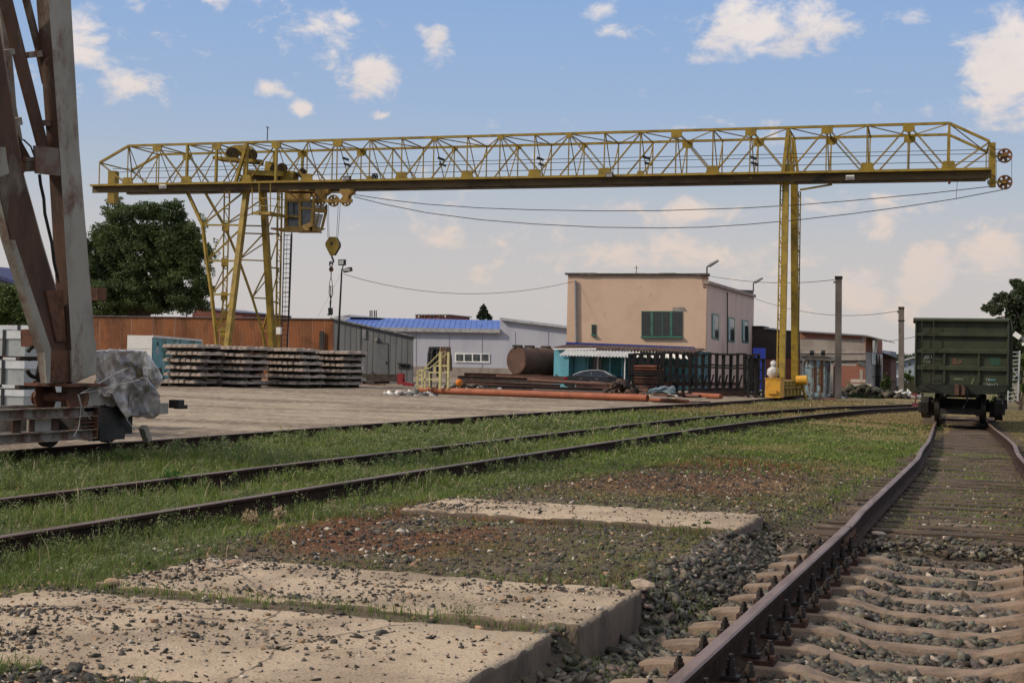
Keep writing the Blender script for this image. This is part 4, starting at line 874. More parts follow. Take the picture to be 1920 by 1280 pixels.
me = bpy.data.meshes.new('wrapped_motor'); bm.to_mesh(me); bm.free(); me.materials.append(plas); me.shade_smooth()
o = bpy.data.objects.new('wrapped_motor', me); COL.objects.link(o); o.location = (bx-.08, by+.6, bz+1.08); tag(o, 'grey plastic bag tied over a motor on the orange crane foot at the right', 'plastic wrap')
# ------------------------------------------------------------------ rusty gantry crane leg on the left
oldgrey = mat('flaking_grey_paint', (.29, .265, .225), (.20, .18, .15), (.13, .06, .035), rough=.6, scale=1.6, thr3=(.52, .62), scale3=1.1, bump=.25, stretch=(1, 1, .55))
rustweb = mat('rusted_web', (.085, .042, .026), (.05, .03, .022), (.17, .13, .10), rough=.85, scale=3, thr3=(.57, .68), scale3=1.5, bump=.35, stretch=(1, 1, .4))
XG = -12.35
def gx(px, py, X=XG): return onX(px, py, X)
rc = thing('gantry_crane', 'rusty grey steel leg and carriage of a second gantry crane at the left edge', 'gantry crane', (-12.8, 16.9, .18))
def slabbar(name, poly, depth, mt, X=XG):           # polygon on the plane X, extruded away from the track side
    m = MB(); m.prism([gx(x, y, X) for x, y in poly], (-depth, 0, 0)); return m.build(name, mt, rc)
twom = lambda: [oldgrey, rustweb]
def colbar(name, poly, depth, X=XG, sidem=1):
    pts = [gx(x, y, X) for x, y in poly]; m = MB(); m.m = 0; n = len(pts); e = Vector((-depth, 0, 0)); m.add(pts+[p+e for p in pts], [tuple(range(n))[::-1], tuple(range(n, 2*n))]); m.m = sidem
    b = 0; m.f += [((k), (k+1) % n, n+(k+1) % n, n+k) for k in range(n)]; m.mi += [sidem]*n; return m.build(name, twom(), rc)
# upright box column (grey plate towards the tracks, rusted channel towards the viewer)
colbar('leg_column', [(80, -170), (121, -170), (133, 0), (149, 280), (178, 640), (180, 655), (134, 655), (113, 300), (91, 0)], .20)
m = MB(); m.prism([gx(134, 658, XG+.012), gx(180, 641, XG+.012), gx(181, 698, XG+.012), gx(136, 716, XG+.012)], (-.03, 0, 0)); m.build('leg_plate', oldgrey, rc)
colbar('leg_base', [(134, 655), (180, 655), (181, 700), (136, 720)], .34)
# raking column
XL = XG-.10
colbar('leg_column', [(-75, -60), (-18, -60), (45, 327), (79, 450), (112, 560), (134, 640), (136, 718), (92, 718), (84, 661), (18, 450), (-12, 327)], .14, X=XL, sidem=0)
bm_ = [rustweb, oldgrey]
m = MB(); m.prism([gx(x, y, XL+.02) for x, y in [(-74, -60), (-20, -60), (43, 327), (77, 450), (110, 560), (132, 640), (134, 716), (93, 716), (87, 661), (22, 450), (-8, 327)]], (-.03, 0, 0)); m.build('rusted_web', rustweb, rc)
m = MB(); m.prism([gx(x, y, XL+.10) for x, y in [(18, 450), (28, 450), (78, 600), (96, 655), (94, 718), (88, 718), (84, 661), (62, 592)]], (-.03, 0, 0)); m.build('flange', oldgrey, rc)
m = MB(); m.prism([gx(x, y, XL+.06) for x, y in [(92, 655), (134, 657), (135, 716), (94, 716)]], (-.05, 0, 0)); m.build('gusset_plate', rust, rc)
m = MB(); m.prism([gx(x, y, XL+.05) for x, y in [(86, 545), (118, 542), (124, 640), (106, 640)]], (-.05, 0, 0)); m.build('gusset_plate', rust, rc)
# lighter bracing above
for poly, mm, X in (([(-2, 0), (14, 0), (22, 90), (31, 200), (43, 264), (26, 268), (8, 90)], oldgrey, XG-.5), ([(3, 0), (24, 0), (56, 130), (92, 276), (74, 276), (38, 140)], rustweb, XG-.15), ([(47, 0), (57, 0), (80, 92), (88, 158), (84, 158), (70, 90)], rustweb, XG-.2), ([(-30, -160), (-16, -160), (-2, 0), (-12, 0)], oldgrey, XG-.5), ([(-37, -160), (-16, -160), (24, 0), (3, 0)], rustweb, XG-.15), ([(8, -160), (18, -160), (57, 0), (47, 0)], rustweb, XG-.2)):
    m = MB(); m.prism([gx(x, y, X) for x, y in poly], (-.05, 0, 0)); m.build('brace', mm, rc)
for a, b, w in (((47, 104), (73, 101), .08), ((80, 231), (92, 230), .08), ((-5, 101), (21, 97), .07), ((-5, 238), (35, 227), .10), ((18, 314), (67, 312), .13), ((37, 300), (66, 300), .07)):
    m = MB(); m.bar(gx(*a, XG-.18), gx(*b, XG-.18), .12, w); m.build('cross_bar', oldgrey, rc)
m = MB(); m.prism([gx(x, y, XG+.05) for x, y in [(65, 273), (110, 278), (114, 330), (68, 325)]], (-.03, 0, 0)); m.build('gusset_plate', mat('gusset_rust', (.16, .13, .11), (.09, .06, .045), (.13, .055, .03), rough=.8, scale=3, thr3=(.45, .6)), rc)
m = MB(); m.prism([gx(x, y, XG+.03) for x, y in [(-6, 276), (10, 276), (17, 325), (-6, 334)]], (-.03, 0, 0)); m.build('gusset_plate', oldgrey, rc)
m = MB(); m.prism([gx(x, y, XG-.4) for x, y in [(-30, 200), (0, 190), (60, 300), (42, 330), (-10, 330)]], (-.03, 0, 0)); m.build('gusset_plate', rustweb, rc)
m = MB(); m.bar(gx(169, 551, XG-.2), gx(186, 551, XG-.2), .25, .18); m.build('bracket', rust, rc)
m = MB(); m.path([gx(x, y, XG-.1) for x, y in [(44, 262), (58, 275), (64, 292)]], .012, 5); m.path([gx(x, y, XG-.1) for x, y in [(74, 327), (76, 345), (82, 372), (84, 400), (91, 430), (97, 455), (101, 490), (108, 520)]], .022, 6); m.path([gx(x, y, XG-.1) for x, y in [(94, 440), (101, 475), (103, 500), (110, 530)]], .014, 5); m.build('cable', black, rc)
# foot: bolted flange, hinge, cheeks
F1, F2, F3 = gx(83, 717, XG-.45), gx(147, 722, XG+.06), gx(182, 697, XG+.06)
m = MB(); m.bb(XG-.62, XG+.12, gx(136, 720).y-.25, gx(181, 700).y+.08, F2.z-.02, F2.z+.02); m.build('foot_flange', rust, rc)
for k in range(4):
    for yy in (gx(136, 720).y-.18,):
        m = MB(); m.tube((XG-.5+k*.17, yy, F2.z+.02), (XG-.5+k*.17, yy, F2.z+.05), .022, 6); m.build('bolt', rust, rc)
yb0, yb1 = gx(142, 740).y, gx(176, 735).y; zc = gx(140, 745).z
m = MB(); m.tube((XG-.5, yb0-.02, zc), (XG+.02, yb0-.02, zc), .065, 12); m.tube((XG-.62, yb0-.08, zc-.02), (XG-.60, yb0-.08, zc-.02), .1, 12); m.build('hinge_pin', rust, rc)
for X in (XG-.55, XG+.0): m = MB(); m.prism([(X, yb0-.16, F2.z-.02), (X, yb0+.2, F2.z-.02), (X, yb0+.26, zc), (X, yb0+.2, zc-.16), (X, yb0-.16, zc-.16), (X, yb0-.22, zc)], (.035, 0, 0)); m.build('hinge_cheek', rust, rc)
m = MB(); m.prism([(XG+.0, yb0+.2, F2.z-.02), (XG+.0, yb1+.1, F2.z-.02), (XG+.0, yb1+.1, zc-.2), (XG, yb0+.2, zc-.2)], (-.4, 0, 0)); m.build('foot_plate', oldgrey, rc)
# carriage made of two long channels
ytop0, ytop1 = gx(0, 767).z, gx(0, 786).z; yL, yR = 11.5, gx(174, 790).y
zt1, zt0 = gx(90, 764).z, gx(90, 784).z; zb1, zb0 = gx(90, 808).z, gx(90, 827).z
rgrey = mat('rust_streaked_grey', (.24, .21, .175), (.15, .12, .095), (.11, .05, .028), rough=.7, scale=2.2, thr3=(.44, .56), scale3=1.6, bump=.25, stretch=(1, 1.6, .5))
def channel(z0, z1_, nm='channel_beam'):
    m = MB(); m.bb(XG-.012, XG, yL, yR, z0, z1_); m.bb(XG+.001, XG+.075, yL, yR, z1_-.015, z1_); m.bb(XG+.001, XG+.075, yL, yR, z0, z0+.015); m.build(nm, rgrey, rc)
channel(zt0, zt1); channel(zb0, zb1)
for a, b in ((-35, -18), (25, 41), (57, 67), (100, 112), (166, 174)):
    m = MB(); ya_, yb_ = gx(a, 795).y, gx(b, 795).y; m.bb(XG-.03, XG-.014, ya_, yb_, zb1-.01, zt0+.01); m.build('web_plate', rustweb, rc)
m = MB(); m.bb(XG-.06, XG-.032, gx(57, 795).y, gx(110, 795).y, zb1, zt0); m.build('web_plate', oldgrey, rc)
for z in (zt0-.04, (zt0+zb1)/2, zb1+.03): m = MB(); m.bb(XG-.012, XG+.05, gx(142, 795).y, yR, z, z+.015); m.build('stiffener', rust, rc)
m = MB(); m.bb(XG-.05, XG+.08, yR, yR+.02, zb0, zt1+.01); m.build('end_plate', rust, rc)
m = MB(); m.bb(XG-.85, XG-.80, yL, yR, zb0, zt1); m.bb(XG-.8, XG-.05, yR-1.3, yR-.1, zb0+.02, zb0+.1); m.build('inner_beam', oldgrey, rc)
for yy in (gx(140, 820).y, gx(248, 815).y, 13.0): m = MB(); m.tube((-12.85, yy, .18+.22), (-12.75, yy, .18+.22), .22, 20); m.tube((-12.95, yy, .4), (-12.65, yy, .4), .07, 10); m.build('wheel', dark, rc)
m = MB(); m.bb(XG-.75, XG-.15, yR+.02, yR+1.15, .32, .72); m.bb(XG-.62, XG-.10, yR+.3, yR+.9, .25, .42); m.build('bogie_frame', dark, rc)
m = MB(); m.bb(XG-.25, XG-.22, gx(193, 812).y, gx(208, 812).y, .24, .46); m.build('number_plate', mat('plate_grey', (.4, .4, .38), rough=.5), rc)
m = MB(); m.bar((XG-.2, gx(280, 770).y, gx(290, 768).z), (XG-.2, gx(330, 765).y, gx(330, 766).z), .12, .17); m.build('buffer_beam', oldgrey, rc)
m = MB(); p = gx(331, 757, XG-.2); m.box(p, (.18, .16, .13)); m.box(p+Vector((0, .12, -.05)), (.12, .2, .06)); m.build('buffer', dark, rc)
m = MB(); m.bar(gx(268, 800, XG-.1), gx(277, 826, XG-.1), .1, .1); m.build('rail_guard', oldgrey, rc)
# hose loop and junction box behind the raking column
m = MB(); cx, cy = 66, 678; m.path([gx(cx+18*math.cos(a), cy+29*math.sin(a), XL-.5) for a in np.linspace(-2.4, 2.6, 18)], .03, 7); m.path([gx(x, y, XL-.5) for x, y in [(80, 650), (76, 675), (70, 700), (71, 716)]], .028, 6); m.build('hose', black, rc)
m = MB(); m.bar(gx(54, 634, XL-.55), gx(78, 632, XL-.55), .28, .24); m.build('junction_box', rust, rc)
# --- machinery wrapped in plastic film at the end of the carriage
film = bpy.data.materials.new('plastic_film'); film.use_nodes = True
def film_nodes():
    nt = film.node_tree; N = nt.nodes.new; L_ = nt.links.new; b = nt.nodes['Principled BSDF']
    g = N('ShaderNodeNewGeometry'); n1 = N('ShaderNodeTexNoise'); n1.inputs['Scale'].default_value = 1.7; n1.inputs['Detail'].default_value = 7; n1.inputs['Distortion'].default_value = 1.2; L_(g.outputs['Position'], n1.inputs[0])
    r = N('ShaderNodeValToRGB'); e = r.color_ramp.elements; e[0].position = .34; e[0].color = (.10, .085, .08, 1); e[1].position = .68; e[1].color = (.50, .44, .38, 1); k = e.new(.48); k.color = (.28, .25, .24, 1); L_(n1.outputs[0], r.inputs[0]); L_(r.outputs[0], b.inputs['Base Color'])
    tb = N('ShaderNodeBsdfTransparent'); mx = N('ShaderNodeMixShader'); t_ = N('ShaderNodeMapRange'); L_(n1.outputs[0], t_.inputs[0]); t_.inputs[1].default_value = .38; t_.inputs[2].default_value = .56; t_.inputs[3].default_value = .55; t_.inputs[4].default_value = .08
    L_(t_.outputs[0], mx.inputs[0]); L_(b.outputs[0], mx.inputs[1]); L_(tb.outputs[0], mx.inputs[2]); L_(mx.outputs[0], nt.nodes['Material Output'].inputs[0]); b.inputs['Roughness'].default_value = .22; b.inputs['Specular IOR Level'].default_value = .6; b.inputs['Coat Weight'].default_value = .3
    w = N('ShaderNodeTexNoise'); w.noise_type = 'RIDGED_MULTIFRACTAL'; w.inputs['Scale'].default_value = 3.0; w.inputs['Detail'].default_value = 6; w.inputs['Distortion'].default_value = .6; L_(g.outputs['Position'], w.inputs[0])
    bp = N('ShaderNodeBump'); bp.inputs['Strength'].default_value = .8; bp.inputs['Distance'].default_value = .06; L_(w.outputs[0], bp.inputs['Height']); L_(bp.outputs[0], b.inputs['Normal'])
film_nodes()
def hull_blob(name, groups, mt, vox, amp, freq, label, cat, smooth=2):
    bm = bmesh.new()
    for pts in groups:
        b2 = bmesh.new()
        for p in pts: b2.verts.new(p)
        r = bmesh.ops.convex_hull(b2, input=b2.verts[:]); me_ = bpy.data.meshes.new('t'); b2.to_mesh(me_); b2.free(); bm.from_mesh(me_); bpy.data.meshes.remove(me_)
    me = bpy.data.meshes.new(name); bm.to_mesh(me); bm.free(); o = bpy.data.objects.new(name, me); COL.objects.link(o)
    md = o.modifiers.new('r', 'REMESH'); md.mode = 'VOXEL'; md.voxel_size = vox; s = o.modifiers.new('s', 'SMOOTH'); s.iterations = smooth; s.factor = .6
    dg = bpy.context.evaluated_depsgraph_get(); me2 = bpy.data.meshes.new_from_object(o.evaluated_get(dg)); o.modifiers.clear(); o.data = me2; bpy.data.meshes.remove(me)
    nv = len(me2.vertices); co = np.empty(nv*3, np.float32); me2.vertices.foreach_get('co', co); co = co.reshape(-1, 3); no = np.empty(nv*3, np.float32); me2.vertices.foreach_get('normal', no); no = no.reshape(-1, 3)
    d = np.array([abs(mnoise.noise(Vector(p)*freq))*-1.6+abs(mnoise.noise(Vector((p[2], p[0], p[1]))*freq*2.2))*-.7 for p in co]); co = co+no*(d[:, None]*amp); me2.vertices.foreach_set('co', co.ravel().astype(np.float32)); me2.name = name
    me2.materials.clear(); me2.materials.append(mt); me2.shade_smooth(); me2.update(); tag(o, label, cat); return o
def px2(poly, X0, X1): return [gx(x, y, X) for x, y in poly for X in (X0, X1)]
hull_blob('plastic_wrap', [px2([(178, 657), (205, 653), (274, 657), (240, 742), (180, 742), (258, 700)], XG-.9, XG-.2), px2([(262, 660), (276, 660), (297, 690), (306, 706), (302, 722), (280, 745)], XG-1.0, XG-.35), px2([(205, 735), (232, 707), (278, 706), (300, 740), (303, 774), (288, 786), (236, 782), (212, 752)], XG-.75, XG-.02), px2([(238, 690), (285, 690), (290, 740), (238, 745)], XG-.8, XG-.3), px2([(180, 730), (215, 740), (215, 768), (180, 762)], XG-.7, XG-.15), px2([(212, 752), (236, 780), (253, 806), (249, 806)], XG-.1, XG-.04)],
          film, .018, .05, 2.6, 'crumpled grey plastic sheet wrapped over a machine beside the rusty crane leg', 'plastic sheet')
mc_ = thing('drive_unit', 'dark gear motor showing through the crumpled grey plastic sheet', 'machine', (XG-.6, gx(240, 730).y, .8))
for (a, b_, r) in (((200, 728), (262, 726), .24), ((235, 755), (278, 753), .18), ((225, 700), (250, 700), .18)): m = MB(); m.tube(gx(*a, XG-.45), gx(*b_, XG-.45), r, 14); m.build('motor_housing', wdark, mc_)
rope_m = mat('pale_string', (.55, .52, .47), rough=.8)
for i, pts in enumerate(([(150, 738), (180, 722), (215, 700), (240, 690)], [(152, 737), (182, 732), (215, 722), (262, 712)], [(146, 738), (152, 762), (148, 800), (138, 818)], [(148, 740), (156, 770), (170, 786)], [(274, 657), (277, 690), (276, 722)])):
    m = MB(); m.path([gx(x, y, XG+.08) for x, y in pts], .006, 4); o = m.build('string', rope_m); tag(o, ['upper pale string tying the plastic sheet to the crane leg', 'lower pale string stretched across the plastic sheet', 'long pale string end hanging down over the rusty carriage', 'short pale string end hanging beside the longer one', 'upright string over the right half of the plastic sheet'][i], 'string')
# --- strapped metal packages at the far left
foil = mat('galvanised_sheet', (.36, .385, .38), (.26, .28, .28), (.50, .52, .52), rough=.42, metal=.35, scale=1.8, bump=.15, thr3=(.6, .75))
foil2 = mat('pale_lid', (.52, .54, .55), (.42, .44, .46), rough=.4, scale=3, bump=.15)
def package(px_r, py0, py1, Y, wx, wy, label, green=False, sx=.55):
    p = onY(px_r, (py0+py1)/2, Y); zt_, zb_ = onY(px_r, py0, Y).z, onY(px_r, py1, Y).z
    o = thing('steel_package', label, 'package', (p.x-wx/2, Y+wy/2, zb_), 'strapped galvanised steel packages stacked at the left')
    m = MB(); m.bb(p.x-wx, p.x, Y, Y+wy, zb_, zt_-.03); m.build('bundle', foil, o)
    m = MB(); m.prism([(p.x-wx-.02, Y-.02, zt_-(zt_-zb_)*.32), (p.x-wx-.02, Y-.02, zt_), (p.x+.02, Y-.02, zt_+.012), (p.x+.02, Y-.02, zt_-(zt_-zb_)*.30)], (0, wy+.04, 0)); m.build('lid', foil2, o)
    for xs in (p.x-wx*sx*.5, p.x-wx*.85):
        m = MB(); m.bb(xs-.03, xs+.03, Y-.035, Y-.022, zb_, zt_+.02); m.bb(xs-.03, xs+.03, Y-.035, Y+wy+.035, zt_+.013, zt_+.024); m.build('strap', black, o)
    m = MB(); m.bb(p.x+.022, p.x+.03, Y+wy*.45, Y+wy*.45+.06, zb_, zt_+.02); m.build('strap', black, o)
    for xs in (p.x-.15, p.x-wx+.2): m = MB(); m.bb(xs-.05, xs+.05, Y, Y+wy, zb_-.07, zb_-.003); m.build('wooden_bearer', wood, o)
    if green: m = MB(); m.bb(p.x-.42, p.x-.18, Y-.03, Y-.022, zb_+.04, zb_+.3); m.build('label_sheet', mat('green_label', (.08, .22, .12), rough=.6), o)
    return o
for r, (y0, y1) in enumerate(((621, 668), (678, 722), (732, 768), (786, 822))):
    package([47, 45, 44, 44][r], y0, y1, 20.6, 1.5, .9, ['topmost package of the front stack, with a creased white lid', 'second package from the top of the front stack', 'third package from the top of the front stack, level with the beam top', 'lowest package of the front stack, seen through the crane carriage'][r], sx=.6)
for r, (y0, y1) in enumerate(((611, 662), (672, 716), (722, 766), (786, 815))):
    package([69, 89, 92, 92][r], y0, y1, 22.6, 1.7, .9, ['topmost package of the rear stack, behind the front one', 'second package from the top of the rear stack, behind the hose loop', 'third package of the rear stack, with a small green sheet on it', 'lowest package of the rear stack, seen through the crane carriage'][r], green=(r == 2), sx=.5)
# ------------------------------------------------------------------ trees
leaf_m = foliage_mat('leaves', .3, .55); bark = mat('bark', (.09, .065, .045), (.05, .037, .028), rough=.95, scale=6, bump=.6, stretch=(1, 1, .3))
def tree(name, label, base, blobs, n, lf, c0, c1, trunk=(.3, 3), cat='tree', group=None, limbs=6):
    base = Vector(base); t = thing(name, label, cat, base, group)
    m = MB(); top = base+Vector((0, 0, trunk[1])); pts = [base-Vector((0, 0, .3)), base+Vector((.1, 0, trunk[1]*.5)), top]; 
    m.tube(pts[0], pts[1], trunk[0], 8, r2=trunk[0]*.8); m.tube(pts[1], pts[2], trunk[0]*.8, 8, r2=trunk[0]*.6)
    bl = sorted(blobs, key=lambda b: -b[3]*b[4])[:limbs]
    for b in bl: c = Vector(b[:3]); mid = top.lerp(c, .5)+Vector((0, 0, .3)); m.tube(top-Vector((0, 0, .3)), mid, trunk[0]*.45, 6, r2=trunk[0]*.3); m.tube(mid, c, trunk[0]*.3, 5, r2=trunk[0]*.1)
    m.build('trunk', bark, t, smooth=40)
    B0 = []
    for b in blobs:
        for _ in range(16):
            q = rng.normal(0, 1, 3); q /= np.linalg.norm(q); q *= rng.uniform(.45, 1.0); s_ = rng.uniform(.16, .46); B0.append([b[0]+q[0]*b[3], b[1]+q[1]*b[4], b[2]+q[2]*b[5], b[3]*s_*1.15, b[4]*s_, b[5]*s_*.85])
        B0.append([b[0], b[1], b[2], b[3]*.72, b[4]*.72, b[5]*.72])
    B = np.array(B0); vol = B[:, 3]*B[:, 4]*B[:, 5]; k = rng.choice(len(B), n, p=vol/vol.sum())
    d = rng.normal(0, 1, (n, 3)); d /= np.linalg.norm(d, axis=1)[:, None]; r = rng.random(n)**.42*(1+.35*rng.random(n)**4)
    P = B[k, :3]+d*r[:, None]*B[k, 3:6]
    # break the crown into sprays: drop leaves where a coarse noise is low
    q = fbm(P[:, 0]*.9/lf*.12+P[:, 2]*.8/lf*.12, P[:, 1]*.9/lf*.12-P[:, 2]*.35/lf*.12, 3); q2 = fbm(P[:, 0]*.25/lf*.2+31, P[:, 2]*.25/lf*.2+P[:, 1]*.1, 3)
    keep = (q > .38+.16*(r-.6)) ; P, r, d, q2 = P[keep], r[keep], d[keep], q2[keep]; n = len(P)
    D1 = rng.normal(0, 1, (n, 3)); D1[:, 2] *= .6; D1 /= np.linalg.norm(D1, axis=1)[:, None]; D2 = rng.normal(0, 1, (n, 3)); D2 -= (D1*D2).sum(1)[:, None]*D1; D2 /= np.linalg.norm(D2, axis=1)[:, None]
    s = (lf*rng.uniform(.6, 1.5, n))[:, None]; v = np.stack([P-D1*s, P+D2*s*.5, P+D1*s, P-D2*s*.5], 1).reshape(-1, 3)-np.array(base)
    i = np.arange(n)*4; f = np.stack([i, i+1, i+2, i+3], -1)
    tt = np.clip(rng.random(n)*.5+q2*.9-.2, 0, 1)[:, None]; col = (1-tt)*np.array(c0)+tt*np.array(c1)
    o = npmesh('crown', v, f, leaf_m, cols=np.repeat(col, 4, 0)); o.parent = t; return t
def blobs_px(lst, Y, sy=1.0):       # (px, py, rx, ry) in photograph pixels at depth plane Y
    out = []
    for x, y, a, b in lst:
        c = onY(x, y, Y); s = (onY(x+10, y, Y)-c).length/10; sz = abs(onY(x, y+10, Y).z-c.z)/10; yy = rnd.uniform(-.4, .4)*a*s; out.append((c.x, c.y+yy*sy, c.z, a*s, a*s*.9, b*sz))
    return out
def grd(px, Y): p = onY(px, 700, Y); return (p.x, Y, z1(p.x, Y))
tree('deciduous_tree', 'large dark green tree behind the rusty wall at the left', grd(265, 118), blobs_px([(270, 470, 62, 66), (205, 450, 48, 46), (230, 405, 34, 28), (275, 395, 40, 24), (185, 500, 44, 56), (320, 440, 44, 48), (345, 480, 42, 60), (325, 400, 28, 22), (372, 430, 22, 34), (368, 530, 28, 46), (300, 540, 56, 42), (230, 545, 56, 42), (180, 545, 34, 40), (395, 470, 12, 30), (150, 480, 24, 50), (215, 380, 16, 14), (335, 382, 14, 10), (270, 565, 70, 30), (200, 570, 46, 28), (345, 560, 40, 32), (290, 500, 60, 50), (225, 490, 50, 50)], 118), 260000, .125, (.035, .06, .022), (.125, .16, .055), (.5, 5), limbs=12)
tree('bush', 'green bushes behind the strapped packages at the left edge', grd(20, 60), blobs_px([(15, 572, 42, 40), (50, 590, 22, 26), (-30, 565, 40, 44), (25, 545, 20, 16), (55, 610, 20, 20)], 60), 42000, .07, (.04, .065, .018), (.11, .15, .04), (.15, 1), cat='bush')
tree('poplar_tree', 'left one of the two small dark poplars above the blue roof', grd(905, 300), blobs_px([(905, 588, 6, 14), (903, 594, 7, 10)], 300), 2500, .35, (.035, .05, .03), (.07, .09, .05), (.3, 4))
tree('poplar_tree', 'right one of the two small dark poplars above the blue roof', grd(915, 305), blobs_px([(914, 584, 6, 11), (916, 592, 8, 12)], 305), 3000, .35, (.035, .05, .03), (.07, .09, .05), (.3, 4))
tree('pine_tree', 'tall dark pine behind the wagon at the right edge', grd(1925, 92), blobs_px([(1915, 560, 26, 34), (1895, 565, 18, 22), (1870, 580, 16, 12), (1850, 578, 12, 9), (1880, 556, 12, 12), (1905, 530, 14, 12), (1918, 600, 30, 60), (1900, 640, 16, 40), (1960, 560, 50, 70), (1950, 640, 50, 70), (1900, 600, 24, 40), (1890, 650, 18, 30), (1870, 560, 10, 10), (1858, 572, 9, 9), (1912, 545, 18, 22)], 92), 110000, .10, (.04, .055, .033), (.10, .125, .065), (.35, 4), limbs=8)
tree('shrub', 'green shrubs in the shade right of the wagon, behind the ladder', grd(1912, 80), blobs_px([(1885, 735, 14, 18), (1905, 700, 12, 22), (1920, 680, 14, 22), (1935, 720, 22, 34), (1862, 748, 10, 8)], 80), 26000, .08, (.035, .06, .018), (.13, .17, .04), (.1, .6), cat='bush')
tree('shrub', 'bright green shrub between the rear pole and the wagon', grd(1705, 110), blobs_px([(1703, 700, 12, 22), (1712, 720, 14, 26), (1695, 720, 8, 12)], 110), 14000, .10, (.05, .085, .02), (.14, .19, .05), (.1, .6), cat='bush')
tree('shrub', 'small dark shrub at the end of the brick building', grd(1664, 108), blobs_px([(1663, 712, 7, 14), (1660, 730, 8, 16)], 108), 6000, .10, (.04, .06, .02), (.09, .12, .035), (.1, .5), cat='bush')
# wooded hill far behind on the right
hm = mat('wooded_hill_ground', (.05, .065, .03), rough=1, scale=.05, bump=0)
def hill():
    nx, ny = 90, 14; X, Y = np.meshgrid(np.linspace(-140, 260, nx), np.linspace(430, 760, ny), indexing='ij')
    Z = -2+sm(430, 640, Y)*(6+3*fbm(X*.01+4, Y*.01, 3)+2*sm(-100, 60, X))*sm(-140, -40, X); idx = np.arange(nx*ny).reshape(nx, ny)
    f = np.stack([idx[:-1, :-1], idx[1:, :-1], idx[1:, 1:], idx[:-1, 1:]], -1).reshape(-1, 4); npmesh('hill', np.stack([X, Y, Z], -1).reshape(-1, 3), f, hm, kind='structure', smooth=True)
    n = 110000; k = 3200; cx = rng.uniform(-120, 120, k); cy = rng.uniform(440, 700, k); cz = -2+sm(430, 640, cy)*(6+3*fbm(cx*.01+4, cy*.01, 3)+2*sm(-100, 60, cx))*sm(-140, -40, cx); R = rng.uniform(1.2, 2.4, k)
    i = rng.integers(0, k, n); d = rng.normal(0, 1, (n, 3)); d /= np.linalg.norm(d, axis=1)[:, None]; P = np.stack([cx[i], cy[i], cz[i]+R[i]*.8], -1)+d*R[i][:, None]*(rng.random(n)**.35)[:, None]
    D1 = rng.normal(0, 1, (n, 3)); D1 /= np.linalg.norm(D1, axis=1)[:, None]; D2 = rng.normal(0, 1, (n, 3)); D2 -= (D1*D2).sum(1)[:, None]*D1; D2 /= np.linalg.norm(D2, axis=1)[:, None]; s = rng.uniform(.25, .6, n)[:, None]
    v = np.stack([P-D1*s, P+D2*s*.7, P+D1*s, P-D2*s*.7], 1).reshape(-1, 3); j = np.arange(n)*4; tt = (rng.random(k)[i]*.7+rng.random(n)*.3)[:, None]
    o = npmesh('wood', v, np.stack([j, j+1, j+2, j+3], -1), leaf_m, cols=np.repeat((1-tt)*np.array((.035, .05, .03))+tt*np.array((.08, .10, .045)), 4, 0), kind='stuff'); tag(o, 'dark green wooded hill far behind the rear pole', 'wood')
hill()

# ------------------------------------------------------------------ buildings
def wallY(name, poly, Y, depth, mt, parent=None): m = MB(); m.prism([onY(x, y, Y) for x, y in poly], (0, depth, 0)); return m.build(name, mt, parent)
def down(px, Y, py=700): p = onY(px, py, Y); return z1(p.x, Y)-.2
def polyg(pts): return pts
# rust-brown sheet wall
rusty_sheet = [mat('rusty_sheet_%d' % i, c, d, e, rough=.85, scale=.9, thr3=(.52, .66), scale3=.7, bump=.1, stretch=(1, 1, .6)) for i, (c, d, e) in enumerate((((.20, .075, .028), (.13, .05, .022), (.26, .11, .04)), ((.17, .065, .026), (.11, .045, .02), (.22, .085, .03)), ((.22, .08, .028), (.15, .055, .022), (.11, .045, .02))))]
YW = 97.0; wl = thing('sheet_metal_wall', 'long rust brown corrugated metal wall behind the stacked sleepers', 'wall', onY(400, 700, YW)*1.0)
xL, xR = onY(-60, 600, YW).x, onY(631, 600, YW).x; nsh = 34; wsh = (xR-xL)/nsh
for i in range(nsh):
    x = xL+i*wsh; px_t = 595; z_t = onY(175, 592.5, YW).z+(onY(631, 598.5, YW).z-onY(175, 592.5, YW).z)*((x-onY(175, 592, YW).x)/(xR-onY(175, 592, YW).x))+rnd.uniform(-.02, .02)
    m = MB(); m.corr((x+.005, YW+rnd.uniform(0, .015), -.35), (wsh-.01, 0, 0), (0, 0, z_t+.35), (0, -1, 0), 8, .009, .01); m.build('metal_sheet', rusty_sheet[rnd.randrange(3)], wl)
m = MB(); m.corr((xL, YW-.12, onY(175, 592.5, YW).z+.02), (xR-xL, 0, onY(631, 598.5, YW).z-onY(175, 592.5, YW).z), (0, .9, .02), (0, 0, 1), 200, .035, .01); m.build('coping_sheet', mat('grey_coping', (.22, .2, .19), (.13, .1, .09), rough=.7), wl)
m = MB(); m.box(onY(603, 640, YW-.15), (.35, .1, 1.6)); m.build('post', dark, wl)
